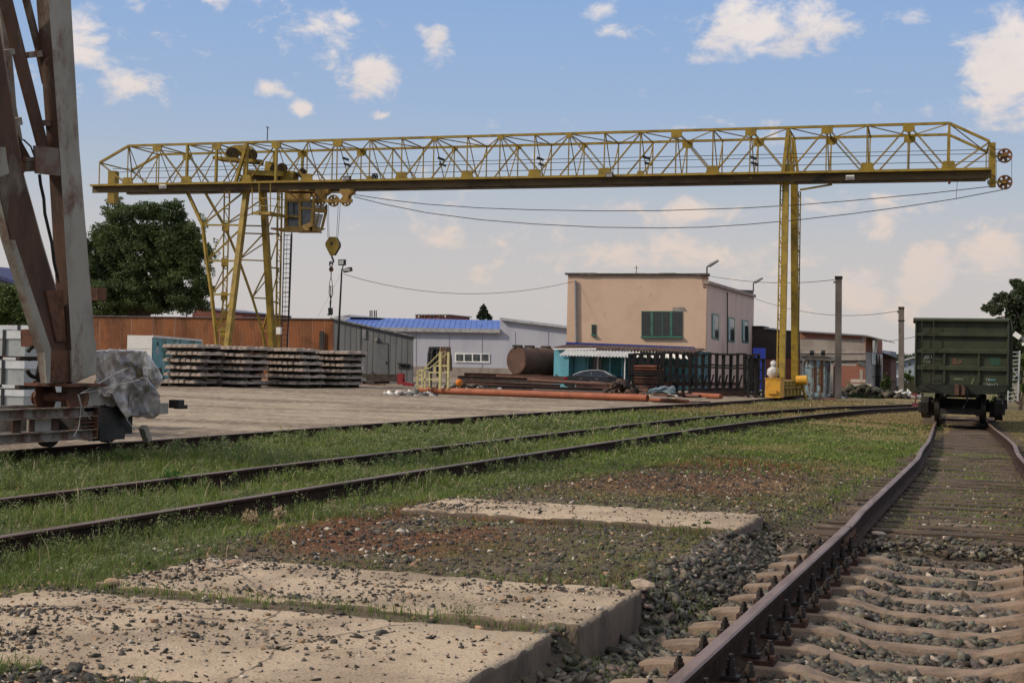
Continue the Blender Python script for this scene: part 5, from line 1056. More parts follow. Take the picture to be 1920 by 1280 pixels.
# white container with a printed banner on its long side
YC = 76.0; XC = onY(285, 640, YC).x; white_c = mat('white_cladding', (.60, .60, .58), (.53, .53, .52), rough=.6, scale=2, bump=.05, stretch=(1, 1, 6))
ct = thing('container', 'white cabin with a printed landscape banner on its long side, behind the sleepers', 'container', (XC, YC, down(285, YC)))
cl, cr2 = onY(239, 630, YC), onX(378, 637, XC); ztc = onY(285, 629, YC).z
m = MB(); m.add([(cl.x, YC, -.3), (XC, YC, -.3), (XC, YC, ztc), (cl.x, YC, ztc), (cl.x, cr2.y, -.3), (XC, cr2.y, -.3), (XC, cr2.y, cr2.z), (cl.x, cr2.y, cr2.z)], [(0, 1, 2, 3), (1, 5, 6, 2), (5, 4, 7, 6), (4, 0, 3, 7), (3, 2, 6, 7)]); m.build('body', white_c, ct)
for zz in (.4, .9, 1.4, 1.9): m = MB(); m.bb(cl.x+.05, XC-.08, YC-.012, YC-.002, zz, zz+.02); m.build('cladding_joint', mat('joint_grey', (.3, .3, .3)), ct)
m = MB(); m.bar((XC+.03, YC, ztc-.04), (XC+.03, cr2.y, cr2.z-.04), .06, .12); m.bar((XC+.03, cr2.y-.06, -.2), (XC+.03, cr2.y-.06, cr2.z-.05), .06, .12); m.build('frame', white, ct)
def banner():
    mt = bpy.data.materials.new('printed_banner'); mt.use_nodes = True; nt = mt.node_tree; N = nt.nodes.new; b = nt.nodes['Principled BSDF']; g = N('ShaderNodeNewGeometry'); n = N('ShaderNodeTexNoise'); n.inputs['Scale'].default_value = 1.6; n.inputs['Detail'].default_value = 6; n.inputs['Roughness'].default_value = .65; n.inputs['Distortion'].default_value = .8; nt.links.new(g.outputs['Position'], n.inputs[0])
    r = N('ShaderNodeValToRGB'); e = r.color_ramp.elements; e[0].position = .3; e[0].color = (.03, .06, .045, 1); e[1].position = .7; e[1].color = (.45, .52, .48, 1)
    for p, c in ((.42, (.05, .12, .09)), (.5, (.14, .30, .30)), (.58, (.18, .34, .38))): k = e.new(p); k.color = (*c, 1)
    nt.links.new(n.outputs[0], r.inputs[0]); nt.links.new(r.outputs[0], b.inputs['Base Color']); return mt
bn = banner(); zz = ztc-.16
m = MB(); m.add([(XC+.012, YC+.02, -.1), (XC+.012, cr2.y-.12, -.1), (XC+.012, cr2.y-.12, cr2.z-.12), (XC+.012, YC+.02, zz)], [(0, 1, 2, 3)]); bo = m.build('banner', bn, ct)
teal = mat('print_teal', (.16, .33, .36), (.10, .26, .28), rough=.5, scale=2, bump=0); pdark = mat('print_dark', (.03, .04, .035), rough=.5)
m = MB(); m.add([(XC+.02, YC+.05, .55), (XC+.02, YC+1.1, .75), (XC+.02, YC+1.1, zz-.1), (XC+.02, YC+.05, zz-.03)], [(0, 1, 2, 3)]); m.build('printed_sky', teal, bo)
m = MB(); m.add([(XC+.024, YC+.42, zz-.45), (XC+.024, YC+.78, zz-.45), (XC+.024, YC+.6, zz-.16)], [(0, 1, 2)]); m.build('printed_triangle', pdark, bo)
m = MB(); m.add([(XC+.02, YC+.05, -.05), (XC+.02, YC+1.3, -.05), (XC+.02, YC+1.1, .7), (XC+.02, YC+.05, .52)], [(0, 1, 2, 3)]); m.build('printed_ground', pdark, bo)
m = MB(); m.add([(XC+.026, YC+.5, zz-1.0), (XC+.026, YC+.7, zz-1.0), (XC+.026, YC+.72, zz-.6), (XC+.026, YC+.48, zz-.6)], [(0, 1, 2, 3)]); m.build('printed_mark', mat('print_pink', (.5, .4, .42)), bo)
for k in range(9): m = MB(); y0 = YC+1.6+k*.42; h = rnd.uniform(.12, .3); m.add([(XC+.022, y0, zz-.75), (XC+.022, y0+.3, zz-.75), (XC+.022, y0+.15, zz-.75+h)], [(0, 1, 2)]); m.build('printed_tree', pdark, bo)

# stacks of old concrete sleepers, each sleeper a thing of its own
SM = []
for s in range(5):
    v, f = sleeper_mesh(s+60); me = bpy.data.meshes.new('stacked_sleeper')
    v = [(b_*1.28, a_, c_) for a_, b_, c_ in v]; me.from_pydata(v, [], [tuple(reversed(q)) for q in f]); me.materials.append(oldconc); me.update(); SM.append(me)
ORD = ['leftmost', 'second from left', 'third from left', 'fourth from left', 'fifth from left', 'sixth from left', 'seventh from left', 'rightmost']
LAY = ['top', 'second', 'third', 'fourth', 'fifth', 'bottom']
darkwood = mat('dark_spacer', (.05, .04, .03), (.03, .025, .02), rough=.9)
for si, (xl, y0, nn, offs, ybase, ytop, sname) in enumerate(((308, 64.6, 7, (-.1, .25, .1, .15, .12, .1), 717, 645, 'leftmost stack'), (378, 66.8, 8, (.35, .2, .3, .1, 0, 0), 719, 648, 'second stack from left'), (490, 70.5, 8, (-.2, .0, .2, .25, .3, .2), 717, 652, 'third stack from left'), (573, 74.0, 8, (.35, .05, .1, .15, .1, -.05), 719, 657, 'rightmost stack'))):
    x0 = onY(xl, 690, y0).x; zb_ = z1(x0, y0); zt_ = onY(xl+40, ytop, y0).z; pitch = (zt_-zb_)/6
    for L_ in range(6):
        z = zt_-L_*pitch; xo = x0+offs[L_]
        for k in range(nn):
            if L_ in (3, 5) and si == 0 and k == nn-1: continue
            o = bpy.data.objects.new('concrete_sleeper', SM[rnd.randrange(5)]); COL.objects.link(o); o.location = (xo+k*.335+rnd.uniform(-.015, .015), y0+rnd.uniform(-.10, .10), z-.0+rnd.uniform(-.012, .012)); o.rotation_euler = (rnd.uniform(-.01, .01), 0, rnd.uniform(-.02, .02))
            nm = 'rightmost' if k == nn-1 else ORD[k]
            tag(o, 'concrete sleeper, %s in the %s layer of the %s' % (nm, LAY[L_], sname), 'sleeper', 'old concrete sleepers in four stacks')
        for q, yy in enumerate((y0+.55, y0+2.1)):
            m = MB(); m.bb(xo-.15, xo+nn*.335-.1, yy-.05, yy+.05, z-pitch+.01, z-.19); o = m.build('wooden_spacer', darkwood); tag(o, 'dark timber spacer %s under the %s layer of the %s' % (('near the viewer', 'at the back')[q], LAY[L_], sname), 'timber', 'timber spacers in the sleeper stacks')
m = MB(); p = hit(600, 719); m.bar(p+Vector((-5, 0, .02)), p+Vector((4.5, 1, .02)), .25, .12); o = m.build('steel_bar', rust); tag(o, 'low rusty bar on the ground at the foot of the right sleeper stacks', 'steel bar')

# grey metal shed
YS_ = 95.0; shm = mat('grey_shed_sheet', (.115, .12, .125), (.09, .095, .10), (.15, .15, .15), rough=.6, scale=1.5, bump=.05, stretch=(1, 1, .3)); sh = thing('shed', 'dark grey metal shed with a sloping roof and a door, right of the rusty wall', 'shed', onY(700, 715, YS_))
pts = [(626, 718), (626, 598), (775, 633), (775, 716)]; A = [onY(x, y, YS_) for x, y in pts]
zbb = z1(A[0].x, YS_)-.2; A[0].z = A[3].z = zbb
m = MB(); m.prism(A, (-2.9, 6, 0)); m.build('wall', shm, sh)
nrib = 14
for i in range(nrib+1):
    t = i/nrib; x = A[1].x+(A[2].x-A[1].x)*t; z = A[1].z+(A[2].z-A[1].z)*t; m = MB(); m.bb(x-.02, x+.02, YS_-.025, YS_-.003, zbb, z-.02); m.build('sheet_rib', shm, sh)
m = MB(); m.prism([A[1]+Vector((-.2, -.25, .01)), A[2]+Vector((.3, -.25, .01)), A[2]+Vector((.3, -.25, .12)), A[1]+Vector((-.2, -.25, .12))], (-2.95, 6.2, 0)); m.build('roof', mat('shed_roof_edge', (.08, .08, .08), (.2, .2, .2), rough=.6), sh)
def qY(poly, Y, mt, nm, parent, d=.03): m = MB(); m.prism([onY(x, y, Y) for x, y in poly], (0, d, 0)); return m.build(nm, mt, parent)
shd = mat('shed_door', (.10, .105, .11), (.08, .085, .09), rough=.55)
d_ = qY([(707, 715), (707, 643), (727, 645), (727, 715)], YS_-.06, shd, 'door', sh); qY([(706, 643), (706, 642), (728, 643.5), (728, 645)], YS_-.08, dark, 'door_frame', d_)
m = MB(); m.box(onY(724, 680, YS_-.1), (.08, .04, .2)); m.build('handle', dark, d_)
qY([(679, 634), (679, 617), (686, 618), (686, 634)], YS_-.12, mat('grey_box', (.2, .2, .21)), 'meter_box', sh); m = MB(); m.box(onY(706, 636, YS_-.12), (.25, .2, .25)); m.build('lamp', mat('dusty_lamp', (.2, .19, .16)), sh)
qY([(747, 691), (747, 681), (767, 683), (767, 692)], YS_-.05, dark, 'window', sh); m = MB(); m.bar(onY(746, 681, YS_-.15), onY(768, 683, YS_-.15), .2, .08); m.build('window_sill', dark, sh)
m = MB(); p = onY(678, 687, YS_-.5); m.tube(p-Vector((0, 0, .26)), p+Vector((0, 0, .2)), .14, 12); o = m.build('bucket', white); tag(o, 'small white canister hanging on the front of the grey shed', 'canister')
m = MB(); m.tube(onY(674, 690, YS_-.05), onY(677, 606, YS_-.05), .02, 6); m.build('conduit', dark, sh)

# long white factory building with a blue roof
YB = 138.0; wh = mat('lilac_grey_cladding', (.36, .37, .42), (.32, .33, .38), rough=.6, scale=.6, bump=.03, stretch=(1, 1, .2)); blue = mat('blue_roof_sheet', (.045, .10, .36), (.035, .08, .30), rough=.4, scale=1, bump=.05)
fb = thing('factory_building', 'long pale grey factory building with a bright blue metal roof and strip window', 'building', onY(850, 700, YB))
lo_ = lambda px: z1(onY(px, 700, YB).x, YB)-.3
W0, W1, W2, W3, W4 = onY(640, 618, YB), onY(937.5, 618.5, YB), onY(937.5, 598, YB), onY(1075, 615, YB), onY(1075, 700, YB)
m = MB(); m.prism([(W0.x, YB, -1), (W0.x, YB, W0.z), (W1.x, YB, W1.z), (W1.x, YB, -1)], (0, .3, 0)); m.build('wall', wh, fb)
m = MB(); m.prism([(W1.x, YB, -1), (W1.x, YB, W2.z), (W3.x, YB, W3.z), (W3.x, YB, -1)], (0, 12, 0)); m.build('wall', wh, fb)
YR = 147.0
m = MB(); nsl = 30; L0, L1 = onY(640, 612, YB-.4), onY(938, 617.5, YB-.4); R0, R1 = onY(652, 595, YR), onY(938, 600.5, YR)
for i in range(nsl):
    a, b = i/nsl, (i+1)/nsl; m.m = 0; m.add([L0.lerp(L1, a), L0.lerp(L1, b), R0.lerp(R1, b), R0.lerp(R1, a)], [(0, 1, 2, 3)])
m.build('roof', blue, fb)
for i in range(nsl): a = (i+.5)/nsl; m = MB(); m.bar(L0.lerp(L1, a)+Vector((0, 0, .03)), R0.lerp(R1, a)+Vector((0, 0, .03)), .06, .06); m.build('roof_seam', blue, fb)
m = MB(); m.bar(onY(640, 616, YB-.45), onY(938, 620.5, YB-.45), .15, .42); m.build('gutter', mat('gutter_grey', (.30, .30, .31)), fb)
m = MB(); m.prism([onY(937, 595, YB-.5), onY(1076, 613, YB-.5), onY(1076, 617, YB-.5), onY(937, 600, YB-.5)], (0, 12, 0)); m.build('roof', mat('fascia_grey', (.34, .35, .38)), fb)
m = MB(); m.prism([onY(622, 594, YR-2), onY(656, 589.5, YR-2), onY(712, 596, YR-2), onY(656, 594, YR-2)], (0, 10, 0)); m.build('roof', mat('fascia_grey'  , (.34, .35, .38)), fb)
m = MB(); m.prism([onY(628, 596, YR-2), onY(656, 592, YR-2), onY(656, 620, YR-2), onY(628, 620, YR-2)], (0, 8, 0)); m.build('wall', wh, fb)
bl2 = [(656, 595.5), (716, 597), (716, 600), (656, 606)]
wf = qY([(853, 679), (853, 661.5), (918, 663), (918, 680)], YB-.1, white, 'window', fb, .08)
for k in range(4): x = 855.2+k*15.8; qY([(x, 676.5), (x, 663.8), (x+13.4, 664.1), (x+13.4, 677)], YB-.12, glass, 'pane', wf, .02)
for k in range(5): x = 770+k*62+10; m = MB(); m.bar(onY(x, 622, YB-.02), onY(x, 700, YB-.02), .05, .03); m.build('panel_joint', mat('fascia_grey', (0, 0, 0)), fb)
plinth = mat('block_plinth', (.24, .205, .18), (.18, .155, .135), rough=.95, scale=2, bump=.3)
zpl = onY(850, 688, YB-.3).z; m = MB(); m.bb(W0.x, W3.x, YB-.3, YB-.003, -1, zpl); m.build('plinth', plinth, fb)
for x in (694, 702): m = MB(); m.path([onY(x, 597, YR), onY(x, 582, YR), onY(x+3.4, 582, YR), onY(x+3.4, 597, YR)], .07, 6); m.build('vent_pipe', dark, fb)
rb = thing('brick_building', 'small far red brick storey showing above the blue roof', 'building', onY(810, 600, 260)); qY([(779, 610), (779, 590), (839.5, 590), (839.5, 610)], 260, mat('far_brick', (.16, .055, .04), (.12, .04, .03), rough=.9, scale=.4), 'wall', rb, 12); qY([(778, 590.5), (778, 588.8), (840.5, 588.8), (840.5, 590.5)], 259.7, mat('gutter_grey', (.3, .3, .3)), 'roof', rb, 13)
for k in range(10):
    if k in (3, 6): continue
    qY([(784+k*5.5, 594.5), (784+k*5.5, 591.8), (786.4+k*5.5, 591.8), (786.4+k*5.5, 594.5)], 259.8, glass if k % 3 else white, 'window', rb, .05)
rl = thing('brick_building', 'red building with flat roof behind the rusty wall near the big tree', 'building', onY(405, 600, 170)); qY([(355, 612), (366, 575), (420, 583), (454, 586), (454, 612)], 170, mat('far_red', (.17, .06, .045), (.13, .05, .04), rough=.9, scale=.5), 'wall', rl, 14); qY([(362, 575.5), (363, 574), (421, 582), (455, 585), (455, 586.5), (420, 583.5)], 169.7, mat('roof_bluegrey', (.12, .14, .20)), 'roof', rl, 14)
bl = thing('house', 'dark blue metal roof of a house behind bushes at the left edge', 'house', onY(5, 560, 150)); qY([(-60, 600), (-60, 500), (-10, 516), (40, 534), (48, 600)], 150, mat('far_wall', (.1, .1, .12)), 'wall', bl, 8); qY([(-62, 500), (-62, 494), (-10, 513), (42, 532), (40, 537), (-10, 520)], 149.5, mat('navy_roof', (.03, .04, .12)), 'roof', bl, 9)

# beige two-storey house
YH = 108.0; plaster = mat('ochre_plaster', (.52, .37, .275), (.48, .34, .25), (.36, .26, .19), rough=.9, scale=.5, bump=.15, bscale=20, scale3=.9, thr3=(.60, .75))
pink = mat('pink_plaster', (.56, .42, .365), (.50, .38, .33), (.36, .28, .24), rough=.9, scale=.6, bump=.15, bscale=20, stretch=(1, 1, .3), thr3=(.6, .72))
ho = thing('house', 'two-storey peach plastered house with a green framed window, centre right', 'house', onY(1190, 700, YH))
XH = onY(1324, 600, YH).x; zH = onY(1195, 515.5, YH).z; xHl = onY(1063, 600, YH).x; sideY = onX(1413, 600, XH).y
z_s0, z_s1 = onX(1326, 532, XH).z, onX(1413, 557, XH).z
m = MB(); m.bb(xHl, XH, YH, YH+.35, -1, zH); m.build('wall', plaster, ho)
m = MB(); m.prism([(XH+.003, YH+.353, -1), (XH+.003, YH+.353, z_s0), (XH+.003, sideY, z_s1), (XH+.003, sideY, -1)], (-.35, 0, 0)); m.build('wall', pink, ho)
m = MB(); m.bb(xHl, xHl+.3, YH+.35, sideY, -1, zH-1); m.bb(xHl, XH-.4, sideY-.3, sideY, -1, z_s1); m.build('wall', pink, ho)
m = MB(); m.prism([(XH-.4, YH+.35, z_s0-.3), (XH-.4, sideY, z_s1-.3), (xHl, sideY, z_s1-.3), (xHl, YH+.35, z_s0-.3)], (0, 0, .2)); m.build('roof', dark, ho)
m = MB(); rf_ = mat('roofing_felt', (.06, .055, .05), (.12, .11, .10), rough=.9, scale=3)
nn_ = 9
for k in range(nn_): a = xHl-.2+(XH-xHl+.35)*k/nn_; b = xHl-.2+(XH-xHl+.35)*(k+1)/nn_; m = MB(); m.bb(a, b-.02, YH-.22, YH+.5, zH+.0+rnd.uniform(-.03, .03), zH+.13+rnd.uniform(-.04, .04)); m.build('coping', rf_, ho)
m = MB(); m.prism([(XH+.2, YH-.1, z_s0-.02), (XH+.2, YH-.1, z_s0+.22), (XH+.2, sideY, z_s1+.22), (XH+.2, sideY, z_s1-.02)], (-.5, 0, 0)); m.build('eave', mat('eave_pink', (.33, .25, .22), (.2, .15, .13)), ho)
m = MB(); p0, p1 = onX(1378, 543, XH-.3), onX(1412, 543, XH-.3); m.prism([onX(1380, 552, XH-.4), onX(1380, 543, XH-.4), onX(1412, 544, XH-.4), onX(1413, 558, XH-.4)], (-3, 0, 0)); m.build('parapet', rf_, ho)
for k in range(5): m = MB(); m.bb(XH-.45+k*.04, XH+.12-k*.05, YH-.05, YH+.4, zH-.12-k*.22, zH-.0-k*.22); m.build('broken_brick', mat('old_brick', (.2, .1, .07)), ho)
green = mat('green_window_paint', (.05, .17, .12), (.035, .12, .09), rough=.5, scale=3); gdark = mat('dark_window_glass', (.018, .022, .024), (.03, .035, .035), rough=.15, scale=2, bump=0, spec=.6)
def windowY(px0, px1, py0, py1, Y, ns, mt, parent, curt=()):
    w = qY([(px0, py1), (px0, py0), (px1, py0+.3), (px1, py1+.4)], Y-.06, mt, 'window', parent, .05); W_ = (px1-px0)/ns
    for k in range(ns): qY([(px0+k*W_+.9, py1-1.2), (px0+k*W_+.9, py0+1.2), (px0+(k+1)*W_-.6, py0+1.4), (px0+(k+1)*W_-.6, py1-1)], Y-.075, gdark, 'pane', w, .02)
    for c in curt: qY([(c, py1-2), (c, py0+2), (c+4, py0+2), (c+4.5, py1-2)], Y-.09, mat('green_curtain', (.05, .15, .11), (.025, .08, .06), rough=.8, scale=5), 'curtain', w, .01)
    m = MB(); m.bar(onY(px0-1, py1+1, Y-.12), onY(px1+1, py1+1.5, Y-.12), .25, .08); m.build('sill', green, w); return w
windowY(1202.5, 1279.5, 583, 631, YH, 4, green, ho, (1220, 1256)); windowY(1109, 1117.5, 608, 627.5, YH, 1, green, ho)
qY([(1261, 583), (1261.5, 575.5), (1284, 576), (1288.5, 583.5)], YH-.02, mat('bare_patch', (.27, .24, .22), (.2, .17, .15), rough=.95, scale=2), 'bare_plaster_patch', ho, .02)
for a, b, c, d, e, f_ in ((1335, 1348.5, 587, 589.5, 634, 637), (1364.5, 1378, 593.5, 596, 640, 641.5), (1391.5, 1404, 599, 601.5, 641.5, 643)):
    m = MB(); m.prism([onX(a, e, XH+.05), onX(a, c, XH+.05), onX(b, d, XH+.05), onX(b, f_, XH+.05)], (-.04, 0, 0)); w = m.build('window', green, ho)
    m = MB(); m.prism([onX(a+2, e-3, XH+.06), onX(a+2, c+2.5, XH+.06), onX(b-1.5, d+3, XH+.06), onX(b-1.5, f_-3, XH+.06)], (-.02, 0, 0)); m.build('pane', gdark, w)
    m = MB(); m.prism([onX(a+2, e-3, XH+.07), onX(a+2, c+2.5, XH+.07), onX(a+5, d+2.5, XH+.07), onX(a+5, f_-3, XH+.07)], (-.01, 0, 0)); m.build('curtain', mat('pale_curtain', (.35, .42, .44)), w)
m = MB(); m.tube(onY(1079, 526, YH-.15), onY(1080.5, 642, YH-.15), .10, 8); m.build('drainpipe', mat('zinc', (.25, .26, .28), (.18, .19, .2), rough=.5, metal=.3), ho)
m = MB(); m.tube(onX(1364, 548, XH+.12), onX(1364, 666, XH+.12), .05, 6); m.build('drainpipe', dark, ho)
m = MB(); m.bar(onX(1355, 560, XH+.01), onX(1355, 666, XH+.01), .01, .35, up=(1, 0, 0)); 
lampm = mat('lamp_casing', (.22, .22, .23), (.3, .3, .3), rough=.4)
for i, (bx_, by_, hx, hy, base_) in enumerate((((1325.5, 516), (1325.5, 501), (1329, 498), (1347, 488), onY(1325.5, 516, YH)), ((1412.5, 548), (1412.5, 531), (1415, 529), (1430, 521), onX(1412.5, 548, XH)))):
    Yp = base_.y; l = thing('wall_lamp', ['street lamp head on a short pole at the roof corner of the peach house', 'lamp on a short pole at the rear roof end of the peach house'][i], 'lamp', base_)
    m = MB(); m.tube(onY(*bx_, Yp), onY(*by_, Yp), .06, 6); m.tube(onY(*by_, Yp), onY(*hx, Yp), .06, 6); m.build('pole', dark, l); m = MB(); m.tube(onY(*hx, Yp), onY(*hy, Yp), .17, 8, r2=.10); m.build('lamp_head', lampm, l)
m = MB(); p = onY(1193, 515, YH+2); m.tube(p, p+Vector((0, 0, .75)), .03, 5); m.bar(p+Vector((-.2, 0, .55)), p+Vector((.2, 0, .55)), .03); o = m.build('antenna', dark); tag(o, 'small antenna standing on the roof of the peach house', 'antenna')

# turquoise lean-to workshop in front of the house
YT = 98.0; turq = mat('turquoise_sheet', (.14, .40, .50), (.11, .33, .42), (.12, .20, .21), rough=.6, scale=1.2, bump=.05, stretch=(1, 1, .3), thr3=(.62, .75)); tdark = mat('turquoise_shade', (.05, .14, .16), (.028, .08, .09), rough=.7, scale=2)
tw = thing('workshop', 'turquoise sheet metal workshop with a corrugated roof below the peach house', 'workshop', onY(1150, 715, YT))
TX0, TX1 = onY(1038, 700, YT).x, onY(1300, 700, YT).x; TZ = onY(1170, 655, YT).z
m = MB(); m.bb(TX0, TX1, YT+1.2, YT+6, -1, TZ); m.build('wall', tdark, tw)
TXd = onY(1066, 700, YT).x; m = MB(); m.bb(TX0, TXd, YT, YT+1.3, -1, TZ-.05); o = m.build('annex', turq, tw); m = MB(); m.box(onY(1043, 705, YT-.05), (.1, .05, .25)); m.build('latch', dark, o)
for x in (1078, 1101, 1120, 1143, 1166): m = MB(); p = onY(x, 700, YT+1.1); m.bb(p.x-.06, p.x+.06, YT+1.12, YT+1.19, -1, TZ-.3); m.build('post', turq if x != 1120 else white, tw)
qY([(1080, 716), (1080, 668), (1098, 668), (1098, 716)], YT+1.15, turq, 'panel', tw); qY([(1112, 716), (1112, 672), (1128, 672), (1128, 716)], YT+1.14, gdark, 'door', tw); qY([(1145, 716), (1145, 672), (1175, 672), (1175, 716)], YT+1.15, mat('teal_panel', (.03, .13, .14)), 'panel', tw)
a, b = onY(1037, 651.5, YT-.4), onY(1302, 660, YT-.4); m = MB(); c_ = onY(1060, 645.5, YT+3.2)
roofb = mat('faded_roof_sheet', (.13, .07, .055), (.22, .18, .14), (.05, .06, .12), rough=.85, scale=1.5, thr3=(.55, .68), spec=.1)
m.corr(a, b-a, Vector((0, 4.0, .30)), (0, 0, 1), 38, .06, .02); m.build('roof', roofb, tw)
m = MB(); m.bar(onY(1062, 645.2, YT+3.75), onY(1302, 654.6, YT+3.75), .2, .34); m.build('ridge_flashing', mat('ultramarine', (.02, .035, .22)), tw)
m = MB(); m.bar(a+Vector((0, -.05, -.10)), onY(1118, 654, YT-.45), .06, .1); m.build('fascia', white, tw)
aw = mat('awning_sheet', (.62, .60, .57), (.5, .48, .46), rough=.5, scale=2, bump=.03)
a, b = onY(1047, 666, YT-1.9), onY(1178, 669.5, YT-1.9); a2 = onY(1062, 655.5, YT-.5); m = MB(); m.corr(a, b-a, a2-a, (0, -.5, .86), 22, .055, .012); m.build('awning', aw, tw)
a, b = onY(1190, 669, YT-1.4), onY(1290, 672, YT-1.4); a2 = onY(1186, 659, YT-.5); m = MB(); m.corr(a, b-a, a2-a, (0, -.5, .86), 17, .055, .012); m.build('awning', aw, tw)
m = MB(); p = onY(1172, 670, YT-1.6); m.tube(p, (p.x, p.y, -.5), .05, 6); m.build('post', white, tw)

# brown building, blue hoarding, brick building
bw = thing('building', 'dark brown clad building behind the slender yellow crane leg', 'building', onY(1455, 700, 128))
qY([(1405, 735), (1405, 612), (1430, 612), (1434, 614), (1434, 617), (1502, 621), (1502, 735)], 128, mat('dark_brown_cladding', (.05, .035, .03), (.04, .028, .025), rough=.7, scale=.8), 'wall', bw, 10)
qY([(1405, 612.4), (1405, 610.8), (1431, 610.8), (1432, 613)], 127.8, dark, 'coping', bw, 3); qY([(1432, 617), (1432, 614.5), (1450, 615), (1450, 618), (1502, 620), (1502, 622)], 127.8, mat('grey_coping2', (.28, .28, .3)), 'coping', bw, 3)
qY([(1433, 745), (1433, 674), (1500, 672), (1500, 745)], 127.5, mat('red_brick_low', (.25, .09, .06), (.18, .07, .05), rough=.9, scale=1.5), 'lower_wall', bw, .4)
for k in range(4): qY([(1433.5+k*17, 720), (1433.5+k*17, 678+k*.5), (1435+k*17, 678), (1435+k*17, 720)], 127.3, dark, 'joint', bw, .1)
m = MB(); m.prism([onY(x, y, 104) for x, y in [(1412, 740), (1412, 652), (1435, 652.5), (1435, 740)]], (0, .15, 0)); o = m.build('panel', mat('royal_blue_panel', (.012, .03, .25), (.01, .025, .2), rough=.45)); tag(o, 'upright royal blue metal panel beside the peach house', 'panel')
YK = 116.0; stucco = mat('grey_stucco', (.30, .26, .225), (.24, .205, .18), (.36, .32, .28), rough=.95, scale=.8, bump=.2, thr3=(.6, .75))
def brickmat():
    mt = bpy.data.materials.new('red_brick'); mt.use_nodes = True; nt = mt.node_tree; N = nt.nodes.new; b = nt.nodes['Principled BSDF']; g = N('ShaderNodeNewGeometry'); mp = N('ShaderNodeMapping'); mp.inputs['Rotation'].default_value = (math.pi/2, 0, 0); nt.links.new(g.outputs['Position'], mp.inputs[0])
    r = N('ShaderNodeTexBrick'); r.inputs['Scale'].default_value = 4; r.inputs['Color1'].default_value = (.27, .085, .05, 1); r.inputs['Color2'].default_value = (.20, .065, .042, 1); r.inputs['Mortar'].default_value = (.22, .17, .14, 1); r.inputs['Mortar Size'].default_value = .02; nt.links.new(mp.outputs[0], r.inputs[0]); nt.links.new(r.outputs[0], b.inputs['Base Color']); b.inputs['Roughness'].default_value = .95; return mt
bkm = brickmat(); kb = thing('brick_building', 'grey rendered brick building with peeling walls behind the rusty booth', 'building', onY(1560, 700, YK)); XK = onY(1623, 650, YK).x
qY([(1500, 750), (1500, 621), (1623, 629), (1623, 750)], YK, stucco, 'wall', kb, .3)
qY([(1500.5, 634), (1500.5, 621), (1622.5, 629.5), (1622.5, 636)], YK-.05, bkm, 'brick_band', kb, .04); qY([(1500, 662), (1500, 659), (1623, 660), (1623, 662)], YK-.08, mat('pale_band', (.38, .34, .3)), 'band', kb, .06)
qY([(1577, 735), (1577, 685), (1605, 686), (1605, 679), (1622, 684), (1622, 735)], YK-.06, bkm, 'bare_brick', kb, .05); qY([(1500, 679), (1500, 676), (1623, 675), (1623, 678)], YK-.1, dark, 'ledge', kb, .1)
qY([(1608, 684), (1608, 677), (1622, 679), (1622, 688)], YK-.12, mat('dark_box', (.1, .11, .1)), 'box', kb, .1); qY([(1612, 711), (1612, 693), (1618, 693), (1618, 711)], YK-.09, stucco, 'patch', kb, .03)
qY([(1498, 622), (1498, 619.5), (1570, 624), (1625, 628), (1658, 637), (1658, 638.5), (1624, 630.5)], YK-.4, mat('roof_sheet_grey', (.2, .2, .21)), 'roof', kb, 10)
e1 = onX(1655, 650, XK)
m = MB(); m.prism([onX(1623.2, 750, XK+.003), onX(1623.2, 629.5, XK+.003), onX(1654.5, 637, XK+.003), onX(1654.5, 750, XK+.003)], (-.3, 0, 0)); m.build('wall', mat('pale_render', (.36, .33, .31), (.29, .265, .25), rough=.9, scale=.7, stretch=(1, 1, .5)), kb)
def qX(poly, X, mt, nm, parent, d=.04): m = MB(); m.prism([onX(x, y, X) for x, y in poly], (-d, 0, 0)); return m.build(nm, mt, parent)
qX([(1623.5, 659), (1623.5, 630.5), (1654, 637.5), (1654, 664)], XK+.05, bkm, 'brick_band', kb); qX([(1636, 661), (1636, 633.5), (1640.5, 634.5), (1640.5, 662)], XK+.08, gdark, 'window', kb); qX([(1641, 662), (1641, 634.5), (1647, 636), (1644, 662)], XK+.09, white, 'shutter', kb)
qX([(1635, 682), (1635, 661), (1642.5, 663), (1642.5, 684)], XK+.08, white, 'panel', kb); qX([(1645, 683), (1645, 663.5), (1653.5, 664.5), (1653.5, 685)], XK+.08, white, 'panel', kb); qX([(1648.3, 683.5), (1648.3, 664), (1650, 664), (1650, 684)], XK+.1, rust, 'gap', kb)
qX([(1636, 706), (1636, 705), (1654, 706), (1654, 707)], XK+.08, dark, 'ledge', kb); 
b3 = thing('brick_building', 'narrow dark brick annex between the peeling wall and the rear pole', 'building', onY(1662, 700, 124)); qY([(1655, 740), (1655, 662), (1670, 668), (1670, 740)], 124, mat('dark_brick', (.13, .06, .045), (.09, .045, .035), rough=.9, scale=1.5), 'wall', b3, 6); qY([(1653, 663), (1653, 661), (1677, 669), (1677, 671)], 123.6, dark, 'roof', b3, 7)
b4 = thing('house', 'small blue grey roofed house far behind the brick annex', 'house', onY(1660, 700, 170)); qY([(1652, 700), (1652, 656), (1670, 658), (1670, 700)], 170, mat('bluegrey_roof', (.16, .18, .24)), 'wall', b4, 8)
b5 = thing('house', 'pale blue gabled house far behind, left of the wagon', 'house', onY(1695, 700, 160)); qY([(1676, 740), (1676, 683), (1713, 671), (1740, 680), (1740, 740)], 160, mat('pale_blue_wall', (.26, .31, .36)), 'wall', b5, 10); qY([(1668, 684), (1668, 682), (1713, 668), (1745, 680), (1745, 682), (1713, 671)], 159.6, mat('pale_roof', (.38, .4, .42)), 'roof', b5, 11)
